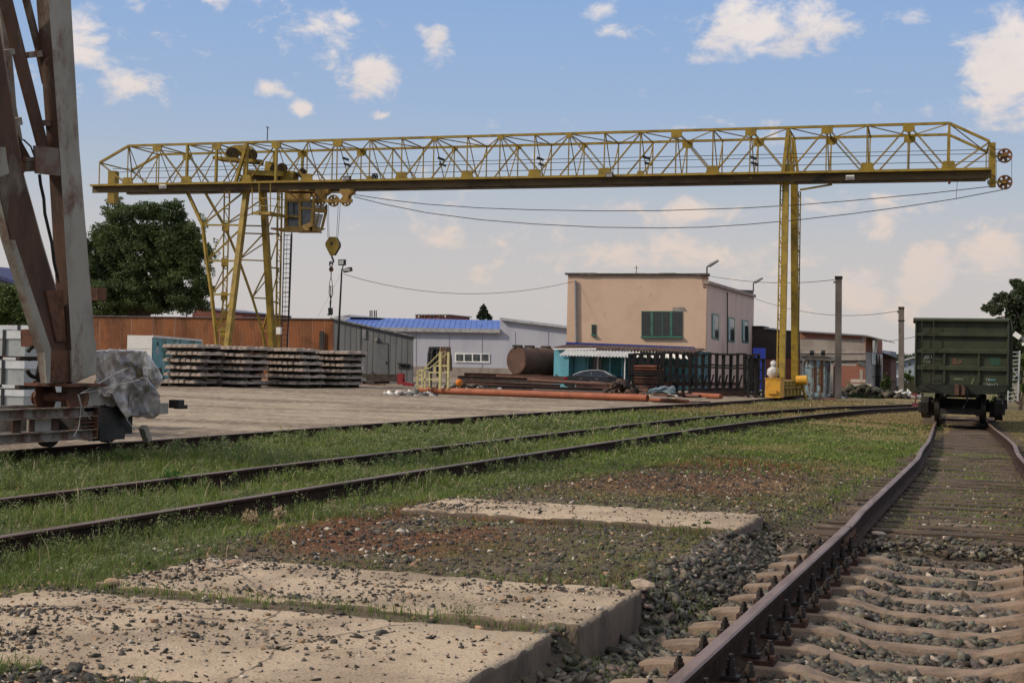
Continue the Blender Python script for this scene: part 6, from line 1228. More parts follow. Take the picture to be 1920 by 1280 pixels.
b6 = thing('shed', 'low shed with a white sheet roof left of the rear pole', 'shed', onY(1675, 720, 130)); qY([(1669, 720), (1669, 702), (1688, 709), (1688, 725)], 130, white, 'roof', b6, 4); qY([(1669, 745), (1669, 712), (1686, 716), (1686, 745)], 130.3, mat('shed_cream', (.25, .26, .2)), 'wall', b6, 4)
# ------------------------------------------------------------------ green open freight wagon
wg = mat('wagon_green', (.030, .036, .018), (.020, .025, .013), (.048, .050, .030), rough=.65, scale=2.2, thr3=(.58, .72), scale3=3, bump=.15, stretch=(1, 1, .6)); wgd = mat('wagon_green_dark', (.016, .019, .012), (.011, .012, .009), (.03, .022, .016), rough=.8, scale=3)
pw = hit(1757, 790, .2); YWH = pw.y; YE = YWH-1.2
wagon = thing('freight_wagon', 'dark green open-top freight wagon standing on the right-hand track', 'freight wagon', (onY(1801, 700, YE).x, YE+6, z1(-2, YE)+.1))
def E_(px, py, d=0): return onY(px, py, YE+d)
xl_, xr_, zt_w, zb_w = E_(1717.5, 650).x, E_(1889, 650).x, E_(1800, 602).z, E_(1800, 724).z; LW = 12.0
m = MB(); m.bb(xl_, xr_, YE, YE+.08, zb_w, zt_w); m.build('end_wall', wg, wagon)
m = MB(); m.bb(xl_, xl_+.07, YE+.081, YE+LW, zb_w, zt_w-.02); m.build('side_wall', wg, wagon); m = MB(); m.bb(xr_-.07, xr_, YE+.081, YE+LW, zb_w, zt_w-.02); m.build('side_wall', wg, wagon)
m = MB(); m.bb(xl_, xr_, YE+LW+.001, YE+LW+.08, zb_w, zt_w-.02); m.build('end_wall', wg, wagon); m = MB(); m.bb(xl_+.08, xr_-.08, YE+.09, YE+LW-.01, zb_w, zb_w+.08); m.build('floor', wgd, wagon)
def rib(x0, x1, y0, y1, d=.10, nm='rib', mt=wg): a, b = E_(x0, y1), E_(x1, y0); m = MB(); m.prism([(a.x, YE-.003, a.z), (a.x, YE-d, a.z+.03), (a.x, YE-d, b.z-.05), (a.x, YE-.003, b.z)], (b.x-a.x, 0, 0)); return m.build(nm, mt, wagon)
rib(1713, 1892, 597, 603.5, .14, 'top_rail'); rib(1719, 1888, 624, 631); rib(1719, 1888, 655, 662.5); rib(1719, 1888, 686.5, 694)
m = MB(); m.bar((xl_-.03, YE-.05, zt_w-.0), (xl_-.03, YE+LW, zt_w-.0), .13, .14); m.build('top_rail', wg, wagon); m = MB(); m.bar((xr_+.03, YE-.05, zt_w), (xr_+.03, YE+LW, zt_w), .13, .14); m.build('top_rail', wg, wagon)
def vrib(x0, x1, y0, y1, d=.08, mt=wg): a, b = E_(x0, y1), E_(x1, y0); m = MB(); m.prism([(a.x, YE-.002, a.z), (a.x+.03, YE-d, a.z), (b.x-.03, YE-d, a.z), (b.x, YE-.002, a.z)], (0, 0, b.z-a.z)); return m.build('post', mt, wagon)
for y0, y1 in ((662.8, 686), (694.3, 718)):
    vrib(1767, 1774.5, y0, y1); vrib(1832, 1839.5, y0, y1)
vrib(1714, 1721, 604, 722, .12); vrib(1886, 1893, 604, 722, .12)
for k in range(7):
    for s, X in ((-1, xl_), (1, xr_)): m = MB(); yy = YE+.9+k*1.7; m.bb(X if s > 0 else X-.10, X+.10 if s > 0 else X, yy, yy+.16, zb_w-.1, zt_w-.08); m.build('side_post', wg, wagon)
m = MB(); m.bb(xl_-.06, xl_, YE+.1, YE+LW, zb_w+.9, zb_w+1.0); m.build('side_rail', wg, wagon)
# end ladder irons, steps, markings
irn = mat('wagon_iron', (.03, .033, .024), (.05, .03, .02), rough=.8)
m = MB(); m.tube(E_(1729, 602, -.16), E_(1729, 714, -.16), .014, 5); m.tube(E_(1751, 602, -.16), E_(1751, 714, -.16), .014, 5)
for y in (620, 640, 662, 680, 700, 714): m.tube(E_(1729, y, -.16), E_(1751, y, -.16), .012, 5)
m.build('end_ladder', irn, wagon)
def mark(poly, mt, nm='marking'): m = MB(); m.prism([E_(x, y, -.006) for x, y in poly], (0, -.004, 0)); return m.build(nm, mt, wagon)
chalk = mat('faded_white_marking', (.42, .44, .40), (.2, .22, .17), rough=.8, scale=14, thr=(.42, .56)); bluem = mat('blue_marking', (.05, .16, .17), (.06, .13, .12), rough=.7, scale=6); redm = mat('red_brown_patch', (.10, .045, .03), (.06, .06, .03), rough=.8, scale=6)
mark([(1856, 686), (1856, 670), (1877, 671), (1879, 680), (1874, 684)], mat('teal_patch', (.015, .055, .036), (.025, .04, .022), rough=.7, scale=7)); mark([(1855, 714), (1855, 710), (1867, 710), (1867, 714)], bluem)
mark([(1785, 682), (1787, 672), (1793, 670), (1793, 676), (1803, 673), (1805, 680), (1795, 683)], redm); mark([(1788, 712), (1788, 708), (1807, 708), (1807, 713)], mat('green_patch', (.09, .12, .06)))
mark([(1819, 720), (1824, 709), (1828, 709), (1824, 720)], mat('green_patch', (.09, .12, .06)))
def text(s, px, py, size, rot=0):
    cu = bpy.data.curves.new('lettering', 'FONT'); cu.body = s; cu.size = size; cu.extrude = .002; o = bpy.data.objects.new('lettering', cu); COL.objects.link(o); dg = bpy.context.evaluated_depsgraph_get(); me = bpy.data.meshes.new_from_object(o.evaluated_get(dg)); bpy.data.objects.remove(o)
    me.name = 'lettering'; me.materials.clear(); me.materials.append(chalk); o = bpy.data.objects.new('lettering', me); COL.objects.link(o); o.parent = wagon; o.location = E_(px, py, -.010)-wagon.location; o.rotation_euler = (math.pi/2, 0, rot); return o
text('77', 1732, 673, .16); text('523', 1735, 670.5, .14); text('2 3 4', 1731, 680, .10); text('TP', 1847.5, 714.5, .12); text('524\u00d7O', 1843, 724, .15); text('5', 1858, 728, .13); text('ЕР', 1848, 714.3, .001)
# dark underframe
m = MB(); a, b = E_(1714, 735), E_(1892, 722); m.bb(a.x+.05, b.x-.05, YE-.04, YE+.16, a.z, zb_w+.05); m.build('buffer_beam', wgd, wagon)
m = MB(); m.prism([E_(x, y, -.05) for x, y in [(1720, 722), (1890, 722), (1885, 735), (1862, 738), (1828, 739), (1790, 741), (1745, 735), (1725, 730)]], (0, -.03, 0)); m.build('end_sill', wgd, wagon)
m = MB(); c = E_(1800, 731); m.box(c+Vector((0, -.25, 0)), (.26, .6, .30)); m.box(c+Vector((-.07, -.6, .02)), (.12, .24, .34)); m.box(c+Vector((.12, -.52, -.02)), (.10, .3, .24)); m.build('coupler', mat('rusty_coupler', (.09, .045, .03), (.05, .03, .02), rough=.8, scale=8), wagon)
m = MB(); m.path([c+Vector((.2, -.25, .02)), c+Vector((.24, -.4, -.3)), c+Vector((.12, -.45, -.55))], .03, 6); m.path([c+Vector((-1.05, -.1, .12)), c+Vector((-.6, -.12, -.06)), c+Vector((-.2, -.14, -.18))], .012, 5); m.build('air_hose', black, wagon)
m = MB(); m.bb(xl_+.9, xr_-.9, YE+.2, YE+LW, zb_w-.35, zb_w-.05); m.build('centre_sill', wgd, wagon)
zr_ = z1(float(rail_d_x(YWH)), YWH)+.055+.18-.06
XRl = (pw.x, onY(1846, 790, YWH).x)
for yy in (YWH+.45, YWH+2.3, YWH+8.3, YWH+10.1):
    sh_ = float(rail_d_x(yy)-rail_d_x(YWH)); ax = MB(); ax.tube((XRl[0]-.25+sh_, yy, zr_+.46), (XRl[1]+.25+sh_, yy, zr_+.46), .09, 10); ao = ax.build('axle', dark, wagon)
    for X in XRl:
        w = MB(); w.tube((X-.075+sh_, yy, zr_+.46), (X+.055+sh_, yy, zr_+.46), .46, 28); w.tube((X+(.055 if X < -2 else -.10)+sh_, yy, zr_+.46), (X+(.08 if X < -2 else -.076)+sh_, yy, zr_+.46), .49, 28); w.build('wheel', mat('wheel_steel', (.045, .036, .03), (.03, .024, .02), rough=.5, metal=.3), ao)
for s, X in ((-1, XRl[0]-.40), (1, XRl[1]+.40)):
    for y0 in (YWH, YWH+7.9):
        m = MB(); m.prism([(X-.12, y0, zr_+.62), (X-.12, y0+.4, zr_+.78), (X-.12, y0+2.4, zr_+.78), (X-.12, y0+2.8, zr_+.62), (X-.12, y0+2.7, zr_+.30), (X-.12, y0+1.9, zr_+.10), (X-.12, y0+.9, zr_+.10), (X-.12, y0+.1, zr_+.30)], (.24, 0, 0)); m.box((X-s*.16, y0+.55, zr_+.45), (.22, .5, .5)); m.box((X+s*.05, y0+.45, zr_+.46), (.3, .34, .34)); m.build('bogie_frame', dark, wagon)
m = MB(); m.bb(XRl[0]-.1, XRl[1]+.1, YWH+.9, YWH+1.9, zr_+.35, zr_+.75); m.build('bolster', dark, wagon); m = MB(); m.bb(XRl[0]+.1, XRl[1]-.1, YWH-.25, YWH-.12, zr_+.28, zr_+.45); m.build('brake_beam', dark, wagon)
m = MB(); m.bar(E_(1730, 733), E_(1730, 748), .08, .05); m.bar(E_(1726, 748), E_(1735, 748), .10, .05); m.build('step', irn, wagon); m = MB(); m.bar(E_(1872, 733), E_(1872, 748), .08, .05); m.bar(E_(1868, 748), E_(1877, 748), .10, .05); m.build('step', irn, wagon)
# point lever by the wagon
lv = thing('point_lever', 'small dark red switch lever with a white striped marker left of the wagon', 'switch lever', hit(1716, 765)); p = lv.location; m = MB(); m.box(p+Vector((0, 0, .12)), (.3, .3, .3)); m.bar(p+Vector((0, 0, .2)), p+Vector((.05, 0, .75)), .07); m.box(p+Vector((-.02, 0, .7)), (.28, .1, .12)); m.build('lever', mat('dark_red', (.12, .03, .03), rough=.7), lv)
for k in range(4): m = MB(); m.box(p+Vector((.32, .1, .12+k*.16)), (.13, .1, .09)); m.build('marker_band', white, lv)
m = MB(); m.bar(p+Vector((.32, .1, 0)), p+Vector((.32, .1, .8)), .11, .08); m.build('marker_post', dark, lv)
# aluminium ladder and a lamp at the right edge
YLd = 66; ld2 = thing('ladder', 'light aluminium ladder leaning at the right edge beside the wagon', 'ladder', onY(1898, 755, YLd)); alu = mat('aluminium', (.55, .56, .57), (.45, .46, .47), rough=.35, metal=.5)
for a, b in (((1895, 657), (1889, 756)), ((1912, 657), (1908, 752))): m = MB(); m.bar(onY(*a, YLd), onY(*b, YLd), .05, .07); m.build('stile', alu, ld2)
for k in range(13): t = .03+k*.077; m = MB(); m.bar(onY(1895-6*t, 657+99*t, YLd), onY(1912-4*t, 657+95*t, YLd), .04, .035); m.build('rung', alu, ld2)
for a, b in (((1896, 688), (1909, 704)), ((1908, 700), (1895, 716))): m = MB(); m.bar(onY(*a, YLd-.1), onY(*b, YLd-.1), .03); m.build('brace', alu, ld2)
sl2 = thing('street_lamp', 'white street lamp head reaching in from the right edge beside the wagon', 'street lamp', onY(1990, 790, 30)); m = MB(); m.bar(onY(1901, 625, 30), onY(1913, 633, 30), .13, .10); m.build('lamp_head', white, sl2); m = MB(); m.path([onY(1912, 632, 30), onY(1945, 655, 30), onY(1985, 665, 30), onY(1990, 800, 30)], .035, 6); m.build('pole', mat('zinc', (.25, .26, .28)), sl2); m = MB(); m.box(onY(1922, 645, 30), (.12, .1, .06)); m.build('lamp_arm_box', white, sl2)

# ------------------------------------------------------------------ poles and wires
polec = mat('pole_concrete', (.15, .13, .115), (.11, .095, .085), (.19, .17, .15), rough=.9, scale=1.5, bump=.2)
def pole(px, y0, y1, Y, w0, w1, label, cap=True):
    b = onY(px, y1, Y); t = onY(px+ (1 if px < 1600 else 0), y0, Y); o = thing('utility_pole', label, 'pole', b); m = MB(); m.bar(b-Vector((0, 0, .4)), t, w1, w1); m.build('shaft', polec, o)
    if cap: m = MB(); m.box(t+Vector((0, 0, .02)), (w0*1.25, w0*1.25, .16)); m.box(t+Vector((-w0*.7, 0, -.25)), (.12, .1, .1)); m.build('cap', dark, o)
    return o
pole(1571.5, 521, 750, 83, .33, .34, 'tall square concrete pole standing right of the rusty booth'); p2 = pole(1690, 578, 742, 96, .30, .34, 'shorter concrete pole between the brick buildings and the wagon')
m = MB(); m.box(onY(1690, 601, 96), (.42, .42, .07)); m.build('band', dark, p2)
fp = thing('floodlight_pole', 'thin dark pole with two floodlights beside the crane hook', 'light pole', onY(631, 700, 90)); m = MB(); m.tube(onY(630.5, 706, 90), onY(641, 505, 90), .10, 8, r2=.06); m.build('pole', black, fp)
for a, dy in (((636.5, 489), 0), ((647, 503), 0)): c = onY(a[0]+5, a[1]+3, 90); m = MB(); m.box(c, (.5, .28, .42) if a[1] < 495 else (.62, .3, .28), Matrix.Rotation(.0 if a[1] < 495 else -.2, 3, 'Y')); l = m.build('floodlight', dark, fp); m = MB(); m.box(c+Vector((0, -.16, 0)), (.38, .02, .3) if a[1] < 495 else (.5, .02, .16)); m.build('lens', lens, l)
m = MB(); m.bar(onY(641, 506, 90), onY(644, 496, 90), .06); m.build('bracket', black, fp)
def wire(label, pts, r=.018): m = MB(); m.path([onY(x, y, Y) for x, y, Y in pts], r, 4); o = m.build('wire', black); tag(o, label, 'cable'); return o
def sag(a, b, s, n=12): return [(a[0]+(b[0]-a[0])*t, a[1]+(b[1]-a[1])*t+4*s*t*(1-t), a[2]+(b[2]-a[2])*t) for t in [i/n for i in range(n+1)]]
wire('overhead wire sagging from the floodlight pole to the peach house', sag((644, 514, 90), (1079, 527, 107.8), 30)); wire('overhead wire from the front lamp of the peach house to the tall square pole', sag((1328, 517, 107), (1568, 524, 83), 9.5)); wire('lower overhead wire from the rear of the peach house to the shorter pole', sag((1416, 560, 120), (1688, 582, 96), 19)); wire('overhead wire running from the shorter pole behind the wagon', sag((1658, 640, 116), (1716, 631, 96), 1))
wire('thin stay wire falling from the floodlight pole towards the rusty wall', [(640, 512, 90), (596, 594, 92)], .008)

# ------------------------------------------------------------------ booth, cabinet and debris at the right
YV = 86.0; vt = mat('peeling_turquoise', (.33, .47, .50), (.25, .38, .41), (.16, .085, .045), rough=.8, scale=2.2, thr3=(.47, .56), scale3=1.6, bump=.2, stretch=(1.6, 1, .35)); bt = thing('booth', 'peeling turquoise metal booth with rust streaks and a sagging dark roof', 'booth', onY(1530, 745, YV))
xv0, xv1 = onY(1505.5, 700, YV).x, onY(1545.5, 700, YV).x; zv = onY(1525, 674, YV).z; yv1 = onX(1562, 700, xv1).y; zbv = z1(xv0, YV)-.15
m = MB(); m.bb(xv0, xv1, YV, min(yv1, YV+3), zbv, zv); m.build('body', vt, bt)
for a, b in ((1510, 1521.5), (1526.5, 1544.5)): 
    d_ = qY([(a, 742), (a, 676), (b, 676.5), (b, 742)], YV-.04, vt, 'door', bt)
    for y in (689, 719): qY([(a+.5, y+1), (a+.5, y), (b-.5, y), (b-.5, y+1)], YV-.07, rust, 'rail', d_, .03)
qY([(1527, 735), (1527, 690), (1531, 690), (1531, 735)], YV-.06, rust, 'rust_streak', bt, .01); qY([(1539, 735), (1539, 690), (1543, 690), (1543, 735)], YV-.06, rust, 'rust_streak', bt, .01)
for x in (1505.5, 1522, 1524.5, 1545.5): m = MB(); m.bar(onY(x, 744, YV-.06), onY(x, 675, YV-.06), .07, .05); m.build('frame', mat('pale_frame', (.38, .42, .40), (.2, .15, .1), rough=.8, scale=4), bt)
for k in range(5): y = YV+.35+k*.5; m = MB(); m.bb(xv1+.001, xv1+.04, y, y+.06, zbv, zv-.05); m.build('seam', vt, bt)
m = MB(); m.prism([onY(1500, 668, YV-.4), onY(1516, 664.5, YV-.4), onY(1548, 667, YV-.4), onY(1562, 673, YV-.4), onY(1540, 672.5, YV-.4), onY(1506, 672, YV-.4)], (.15, 3.2, 0)); m.build('roof', rf_, bt)
for x in (1522, 1543): m = MB(); m.tube(onY(x-3, 661, YV), onY(x+4, 661.5, YV), .16, 8); o = m.build('tyre_roll', black); tag(o, ['dark lump lying on the left of the booth roof', 'dark lump lying on the right of the booth roof'][x > 1530], 'scrap')
cb = thing('cabinet', 'narrow dark cabinet with a pinkish tilted lid between booth and square pole', 'cabinet', onY(1567, 744, 85)); qY([(1562.5, 744), (1562.5, 687), (1569.5, 684), (1569.5, 744)], 85, mat('dark_cabinet', (.03, .02, .018), rough=.8), 'body', cb, .4); m = MB(); m.prism([onY(1562, 687, 84.6), onY(1563, 681, 84.6), onY(1575, 680, 84.6), onY(1568, 687, 84.6)], (0, .8, .1)); m.build('lid', mat('pink_lid', (.30, .18, .18), (.2, .1, .1), rough=.7), cb)
lowwall = mat('low_brick', (.15, .075, .06), (.20, .16, .13), rough=.9, scale=3); m = MB(); m.prism([onY(1523, 750, 80), onY(1523, 744.5, 80), onY(1568, 746, 80), onY(1568, 757, 80)], (0, .3, 0)); o = m.build('low_wall', lowwall); tag(o, 'low broken brick edging in front of the turquoise booth', 'wall')
pslab = mat('pale_slab_edge', (.42, .38, .33), (.30, .26, .22), rough=.9, scale=3, bump=.3)
for i, (x0, x1, y0, y1, lab) in enumerate(((1595, 1622, 711.5, 716, 'topmost concrete slab of the pile beside the brick building'), (1589, 1633, 719.5, 724.5, 'long middle concrete slab of the pile beside the brick building'), (1590, 1640, 725.5, 728, 'thin third slab of the pile beside the brick building'), (1593, 1618, 729.5, 736, 'left block supporting the slab pile beside the brick building'), (1620, 1644, 727, 738, 'right block supporting the slab pile beside the brick building'))):
    m = MB(); a, b = onY(x0, y1, 100-i*.1), onY(x1, y0, 100-i*.1); m.bb(a.x, b.x, 100-i*.1, 101.2, a.z, b.z); o = m.build('concrete_slab', pslab); tag(o, lab, 'slab', 'concrete slabs piled beside the brick building')
def rubble(name, cx, cy, Y, n, spread, h, cols, label, big=.35):
    c = onY(cx, cy, Y); zz = z1(c.x, Y); x = c.x+rng.uniform(-1, 1, n)*spread; y = Y+rng.uniform(-1.2, 1.2, n); t = 1-np.abs((x-c.x)/spread); z = zz+t*h*rng.random(n); cc = np.array(cols)[rng.integers(0, len(cols), n)]*rng.uniform(.6, 1.2, (n, 1))
    o = stones(name, x, y, z, rng.uniform(.1, big, n), .6, cc, stone_m, label); o['category'] = 'rubble'; return o
rubble('rubble', 1618, 742, 92, 500, 2.7, .75, [(.07, .065, .045), (.05, .06, .03), (.12, .10, .08), (.04, .035, .03)], 'dark heap of rubble and debris below the piled slabs', .42)
rubble('rubble', 1676, 745, 94, 160, 1.7, .35, [(.6, .58, .55), (.30, .26, .24), (.12, .11, .1)], 'heap of pale broken rubble beside the shorter pole', .4)
rubble('rubble', 1570, 735, 88, 30, .5, .3, [(.6, .58, .56), (.1, .1, .1)], 'white scraps at the foot of the square pole', .3)
tree('shrub', 'low scrub growing over the debris heap right of the booth', grd(1640, 90), blobs_px([(1615, 746, 14, 7), (1640, 748, 18, 7), (1600, 742, 8, 5)], 90), 6000, .06, (.035, .055, .02), (.10, .13, .05), (.05, .1), cat='bush')
fn = thing('fence', 'dark slatted gate before the pale blue house', 'fence', onY(1670, 740, 112))
for k in range(9): x = 1663+k*2.1; qY([(x, 738), (x, 711), (x+1.1, 711), (x+1.1, 738)], 112, dark, 'slat', fn, .05)
qY([(1661, 714.5), (1661, 713), (1682, 713), (1682, 714.5)], 111.9, dark, 'rail', fn, .05)
f2 = thing('fence', 'dark plank fence between the shorter pole and the wagon', 'fence', onY(1707, 745, 105))
for k in range(8): x = 1697+k*2.6; qY([(x, 752), (x, 713+rnd.uniform(0, 5)), (x+1.8, 712), (x+1.8, 752)], 105, darkwood, 'plank', f2, .05)

# ------------------------------------------------------------------ black support frames and stored pipes
blk = mat('sooty_steel', (.009, .008, .008), (.014, .012, .010), (.03, .02, .015), rough=.85, scale=3)
def support(px, Y, y0, y1, w, label):
    a = onY(px, y1, Y); b = onY(px, y0, Y); z0 = z1(a.x, Y)-.05; o = thing('support_frame', label, 'steel frame', (a.x, Y, z0), 'black steel support frames standing in a row')
    hw = w/2; lean = rnd.uniform(-.03, .03); T = b.z
    for s in (-1, 1): m = MB(); m.bar((a.x+s*hw, Y, z0), (a.x+s*hw*.85+lean, Y+rnd.uniform(-.1, .1), T-.06), .18, .16); m.build('post', blk, o)
    m = MB(); m.box((a.x+lean, Y, T), (w+rnd.uniform(.1, .25), .3, .12)); m.build('cap_plate', blk, o)
    m = MB(); m.box((a.x+lean*.5, Y, z0+(T-z0)*.73), (w, .1, .10)); m.build('cross_bar', blk, o); m = MB(); m.bar((a.x-hw, Y, z0+.1), (a.x+hw*.2, Y, z0+(T-z0)*.5), .09); m.build('brace', blk, o)
xs = [1195, 1208, 1222, 1238, 1250, 1262, 1274, 1287, 1299, 1311, 1323, 1336, 1349, 1362, 1375, 1389, 1402, 1416]
nth = ['first', 'second', 'third', 'fourth', 'fifth', 'sixth', 'seventh', 'eighth', 'ninth', 'tenth', 'eleventh', 'twelfth', 'thirteenth', 'fourteenth', 'fifteenth', 'sixteenth', 'seventeenth', 'eighteenth']
for i, x in enumerate(xs):
    support(x, 86+rnd.uniform(-.6, .6)+(2.4 if i % 2 else 0), 661+(x-1180)*.018+rnd.uniform(-1.5, 2.5), 735, rnd.uniform(.38, .5), '%s black steel support frame from the left, before the peach house' % nth[i])
for i, x in enumerate((1410, 1424)): support(x, 80.5, 672+i*2, 742, .42, ['%s tall black frame standing before the blue panel' % q for q in ('left', 'right')][i])
m = MB(); a, b = onY(1232, 686, 85.2), onY(1412, 691, 85.2); m.bar(a, b, .08, .1); o = m.build('steel_bar', blk); tag(o, 'long black bar running across the row of support frames', 'steel bar')
piper = [mat('pipe_rust_%d' % i, c, d, e, rough=.75, scale=3, bump=.15) for i, (c, d, e) in enumerate((((.24, .085, .045), (.18, .065, .035), (.12, .05, .03)), ((.11, .05, .035), (.075, .038, .028), (.15, .065, .04)), ((.055, .035, .028), (.035, .025, .02), (.09, .045, .03))))]
k = 0; ps = thing('pipe_bundle', 'bundle of thin rusty pipes stored in the black rack', 'pipe bundle', onY(1215, 720, 84))
for r in range(8):
    for c in range(3):
        y = 687+r*5.2+rnd.uniform(-1, 1); x0 = 1184+c*5+rnd.uniform(-4, 4); m = MB(); m.tube(onY(x0, y, 84+c*.4), onY(x0+rnd.uniform(46, 54), y+.8, 84.3+c*.4), .075, 8); m.build('pipe', piper[0 if r < 2 else rnd.choice((1, 2, 2))], ps)
rk = thing('storage_rack', 'black welded rack holding the thin pipes left of the support frames', 'rack', onY(1205, 735, 83.5))
for x in (1180, 1186, 1234, 1240): m = MB(); m.bar(onY(x, 738, 83.5+(x > 1200)*.5), onY(x, 664, 83.5+(x > 1200)*.5), .13); m.build('post', blk, rk)
for y in (664, 700, 733): m = MB(); m.bar(onY(1178, y, 83.4), onY(1242, y+1, 83.4), .11); m.build('rail', blk, rk)

# ------------------------------------------------------------------ pipes and scrap along the yard
def gp(px, py): return hit(px, py)
def steel(a, b, r, kind, mt, label, cat, group=None, za=0, zb_=0):
    A = gp(*a); B = gp(*b); A.z += za; B.z += zb_; m = MB()
    if kind == 'pipe':
        A.z += r; B.z += r; m.tube(A, B, r, 16)
        ax = (B-A).normalized()
    elif kind == 'beam':
        A.z += r; B.z += r; m.bar(A, B, r*.25, r*2); m.bar(A+Vector((0, 0, r)), B+Vector((0, 0, r)), r*1.3, r*.22); m.bar(A-Vector((0, 0, r)), B-Vector((0, 0, r)), r*1.3, r*.22)
    else: A.z += r*.4; B.z += r*.4; m.bar(A, B, r*2, r*.8)
    o = m.build({'pipe': 'steel_pipe', 'beam': 'steel_beam', 'plate': 'steel_plate'}[kind], mt, smooth=35 if kind == 'pipe' else None); tag(o, label, cat, group); return o
orp = mat('orange_rusty_pipe', (.27, .082, .038), (.21, .065, .032), (.14, .055, .032), rough=.7, scale=1.2, bump=.1, thr3=(.58, .75))
steel((788, 737), (1214, 753), .17, 'pipe', orp, 'long orange-rust pipe lying on the ground across the middle of the yard', 'pipe')
steel((1216, 752), (1290, 756), .09, 'pipe', piper[0], 'short rusty pipe continuing from the right end of the long orange pipe', 'pipe')
steel((1300, 745), (1352, 748), .14, 'pipe', orp, 'short bright orange-rust pipe piece in front of the black frames', 'pipe')
steel((1225, 742), (1312, 746), .10, 'pipe', piper[1], 'dark pipe between the blue tarpaulin and the short orange pipe', 'pipe')
grp = 'rusty steel sections piled behind the long orange pipe'
L_ = [((850, 730), (1130, 738), .16, 'beam', 2, .0), ((858, 722), (1150, 730), .17, 'beam', 2, .35), ((866, 726), (1050, 733), .14, 'beam', 1, .15), ((930, 722), (1170, 732), .13, 'beam', 1, .62), ((990, 726), (1190, 737), .10, 'pipe', 1, .45), ((1000, 735), (1208, 744), .11, 'pipe', 2, .0), ((870, 719), (1060, 722), .15, 'beam', 1, .55), ((905, 734), (1170, 743), .10, 'plate', 2, .1), ((1040, 720), (1170, 729), .12, 'beam', 2, .75), ((960, 718), (1120, 722), .12, 'beam', 1, .62), ((1080, 734), (1215, 740), .13, 'beam', 1, .25), ((1090, 728), (1200, 742), .09, 'plate', 1, .55)]
desc = ['lowest dark beam running just behind the long orange pipe', 'upper dark beam at the left of the steel pile', 'reddish beam half hidden in the left of the steel pile', 'beam crossing the top of the steel pile in its middle', 'reddish thin pipe on top of the steel pile', 'dark thin pipe low at the right of the steel pile', 'beam on top at the left end, before the tank', 'flat dark plate lying low in the steel pile', 'topmost beam in front of the dark car', 'rearmost beam below the brown tank', 'reddish beam at the right end of the steel pile', 'tilted plate at the right end of the steel pile']
for i, (a, b, r, kd, mi_, z) in enumerate(L_): steel(a, b, r, kd, piper[mi_], desc[i], 'steel section', grp, z, z*.8)
R_ = [((1245, 738), (1385, 737), .12, 'beam', 1, .5), ((1290, 742), (1400, 741), .12, 'beam', 2, .2), ((1250, 745), (1420, 743), .10, 'beam', 1, .05), ((1330, 739), (1410, 736), .10, 'plate', 1, .35), ((1225, 755), (1330, 754), .07, 'plate', 1, 0)]
for i, (a, b, r, kd, mi_, z) in enumerate(R_): steel(a, b, r, kd, piper[mi_], ['upper long reddish beam before the black frames', 'dark beam lying under the longer one before the black frames', 'lowest beam on the ground before the black frames', 'flat rusty plate at the right before the blue panel', 'thin rusty strip beside the crane rail'][i], 'steel section', 'rusty steel before the black frames', z, z)
m = MB()
for i, (a, b) in enumerate((((1198, 746), (1222, 748)), ((1262, 753), (1278, 753)), ((1284, 742), (1309, 737)), ((1300, 755), (1322, 754)))): m = MB(); A, B = gp(*a), gp(*b); A.z += .15; B.z += .2; m.bar(A, B, .16, .05); o = m.build('board', mat('pale_board', (.42, .34, .25), (.3, .24, .18), rough=.8)); tag(o, ['pale board at the right end of the long orange pipe', 'short pale board on the ground near the crane rail', 'cream board leaning behind the blue tarpaulin', 'small pale board beside the rail, below the orange piece'][i], 'board')
tarp = mat('blue_grey_tarp', (.10, .145, .175), (.06, .09, .105), (.17, .22, .25), rough=.5, scale=2, bump=.4)
def tp(poly, Y0, Y1): return [onY(x, y, Y) for x, y in poly for Y in (Y0, Y1)]
hull_blob('tarpaulin', [tp([(1213, 738), (1217, 729), (1245, 722), (1252, 724), (1260, 738)], 62, 63.5), tp([(1240, 735), (1262, 721), (1268, 728), (1269, 738), (1245, 739)], 62, 63.5)], tarp, .05, .12, 1.7, 'crumpled blue-grey tarpaulin lying on the scrap steel', 'tarpaulin')
hull_blob('plastic_sheet', [tp([(1248, 737), (1272, 740), (1273, 745), (1262, 743)], 61.2, 61.8)], mat('white_plastic_sheet', (.45, .42, .42), (.3, .27, .28), rough=.4), .05, .06, 3, 'white plastic sheet hanging below the blue-grey tarpaulin', 'plastic sheet')
rubble('scrap_heap', 1165, 735, 66, 130, 1.1, 1.1, [(.05, .035, .03), (.09, .06, .045), (.12, .07, .05), (.03, .025, .02)], 'tangled dark scrap heap right of the dark car', .35)
rubble('scrap_heap', 880, 716, 74, 160, 2.2, .5, [(.05, .04, .03), (.35, .33, .30), (.08, .07, .05), (.03, .03, .03)], 'mixed scrap and pale bits behind the left end of the steel pile', .35)
rubble('scrap_paper', 765, 738, 60.5, 60, 1.2, .12, [(.6, .58, .56), (.08, .08, .08), (.3, .28, .26)], 'white and black scraps on the ground left of the long orange pipe', .3)
rubble('scrap_pieces', 1430, 741, 84, 60, 1.3, .3, [(.6, .58, .56), (.5, .5, .5), (.1, .1, .08)], 'pale scraps between the black frames and the crane foot', .35)
for (px, py, Y, r, c, lab) in ((861, 717, 64, .17, (.55, .16, .02), 'orange ball lying in front of the steel pile'), ):
    bm = bmesh.new(); bmesh.ops.create_uvsphere(bm, u_segments=16, v_segments=10, radius=r); me = bpy.data.meshes.new('ball'); bm.to_mesh(me); bm.free(); me.materials.append(mat('orange_ball', c)); me.shade_smooth(); o = bpy.data.objects.new('ball', me); COL.objects.link(o); o.location = onY(px, py, 60); tag(o, lab, 'ball')
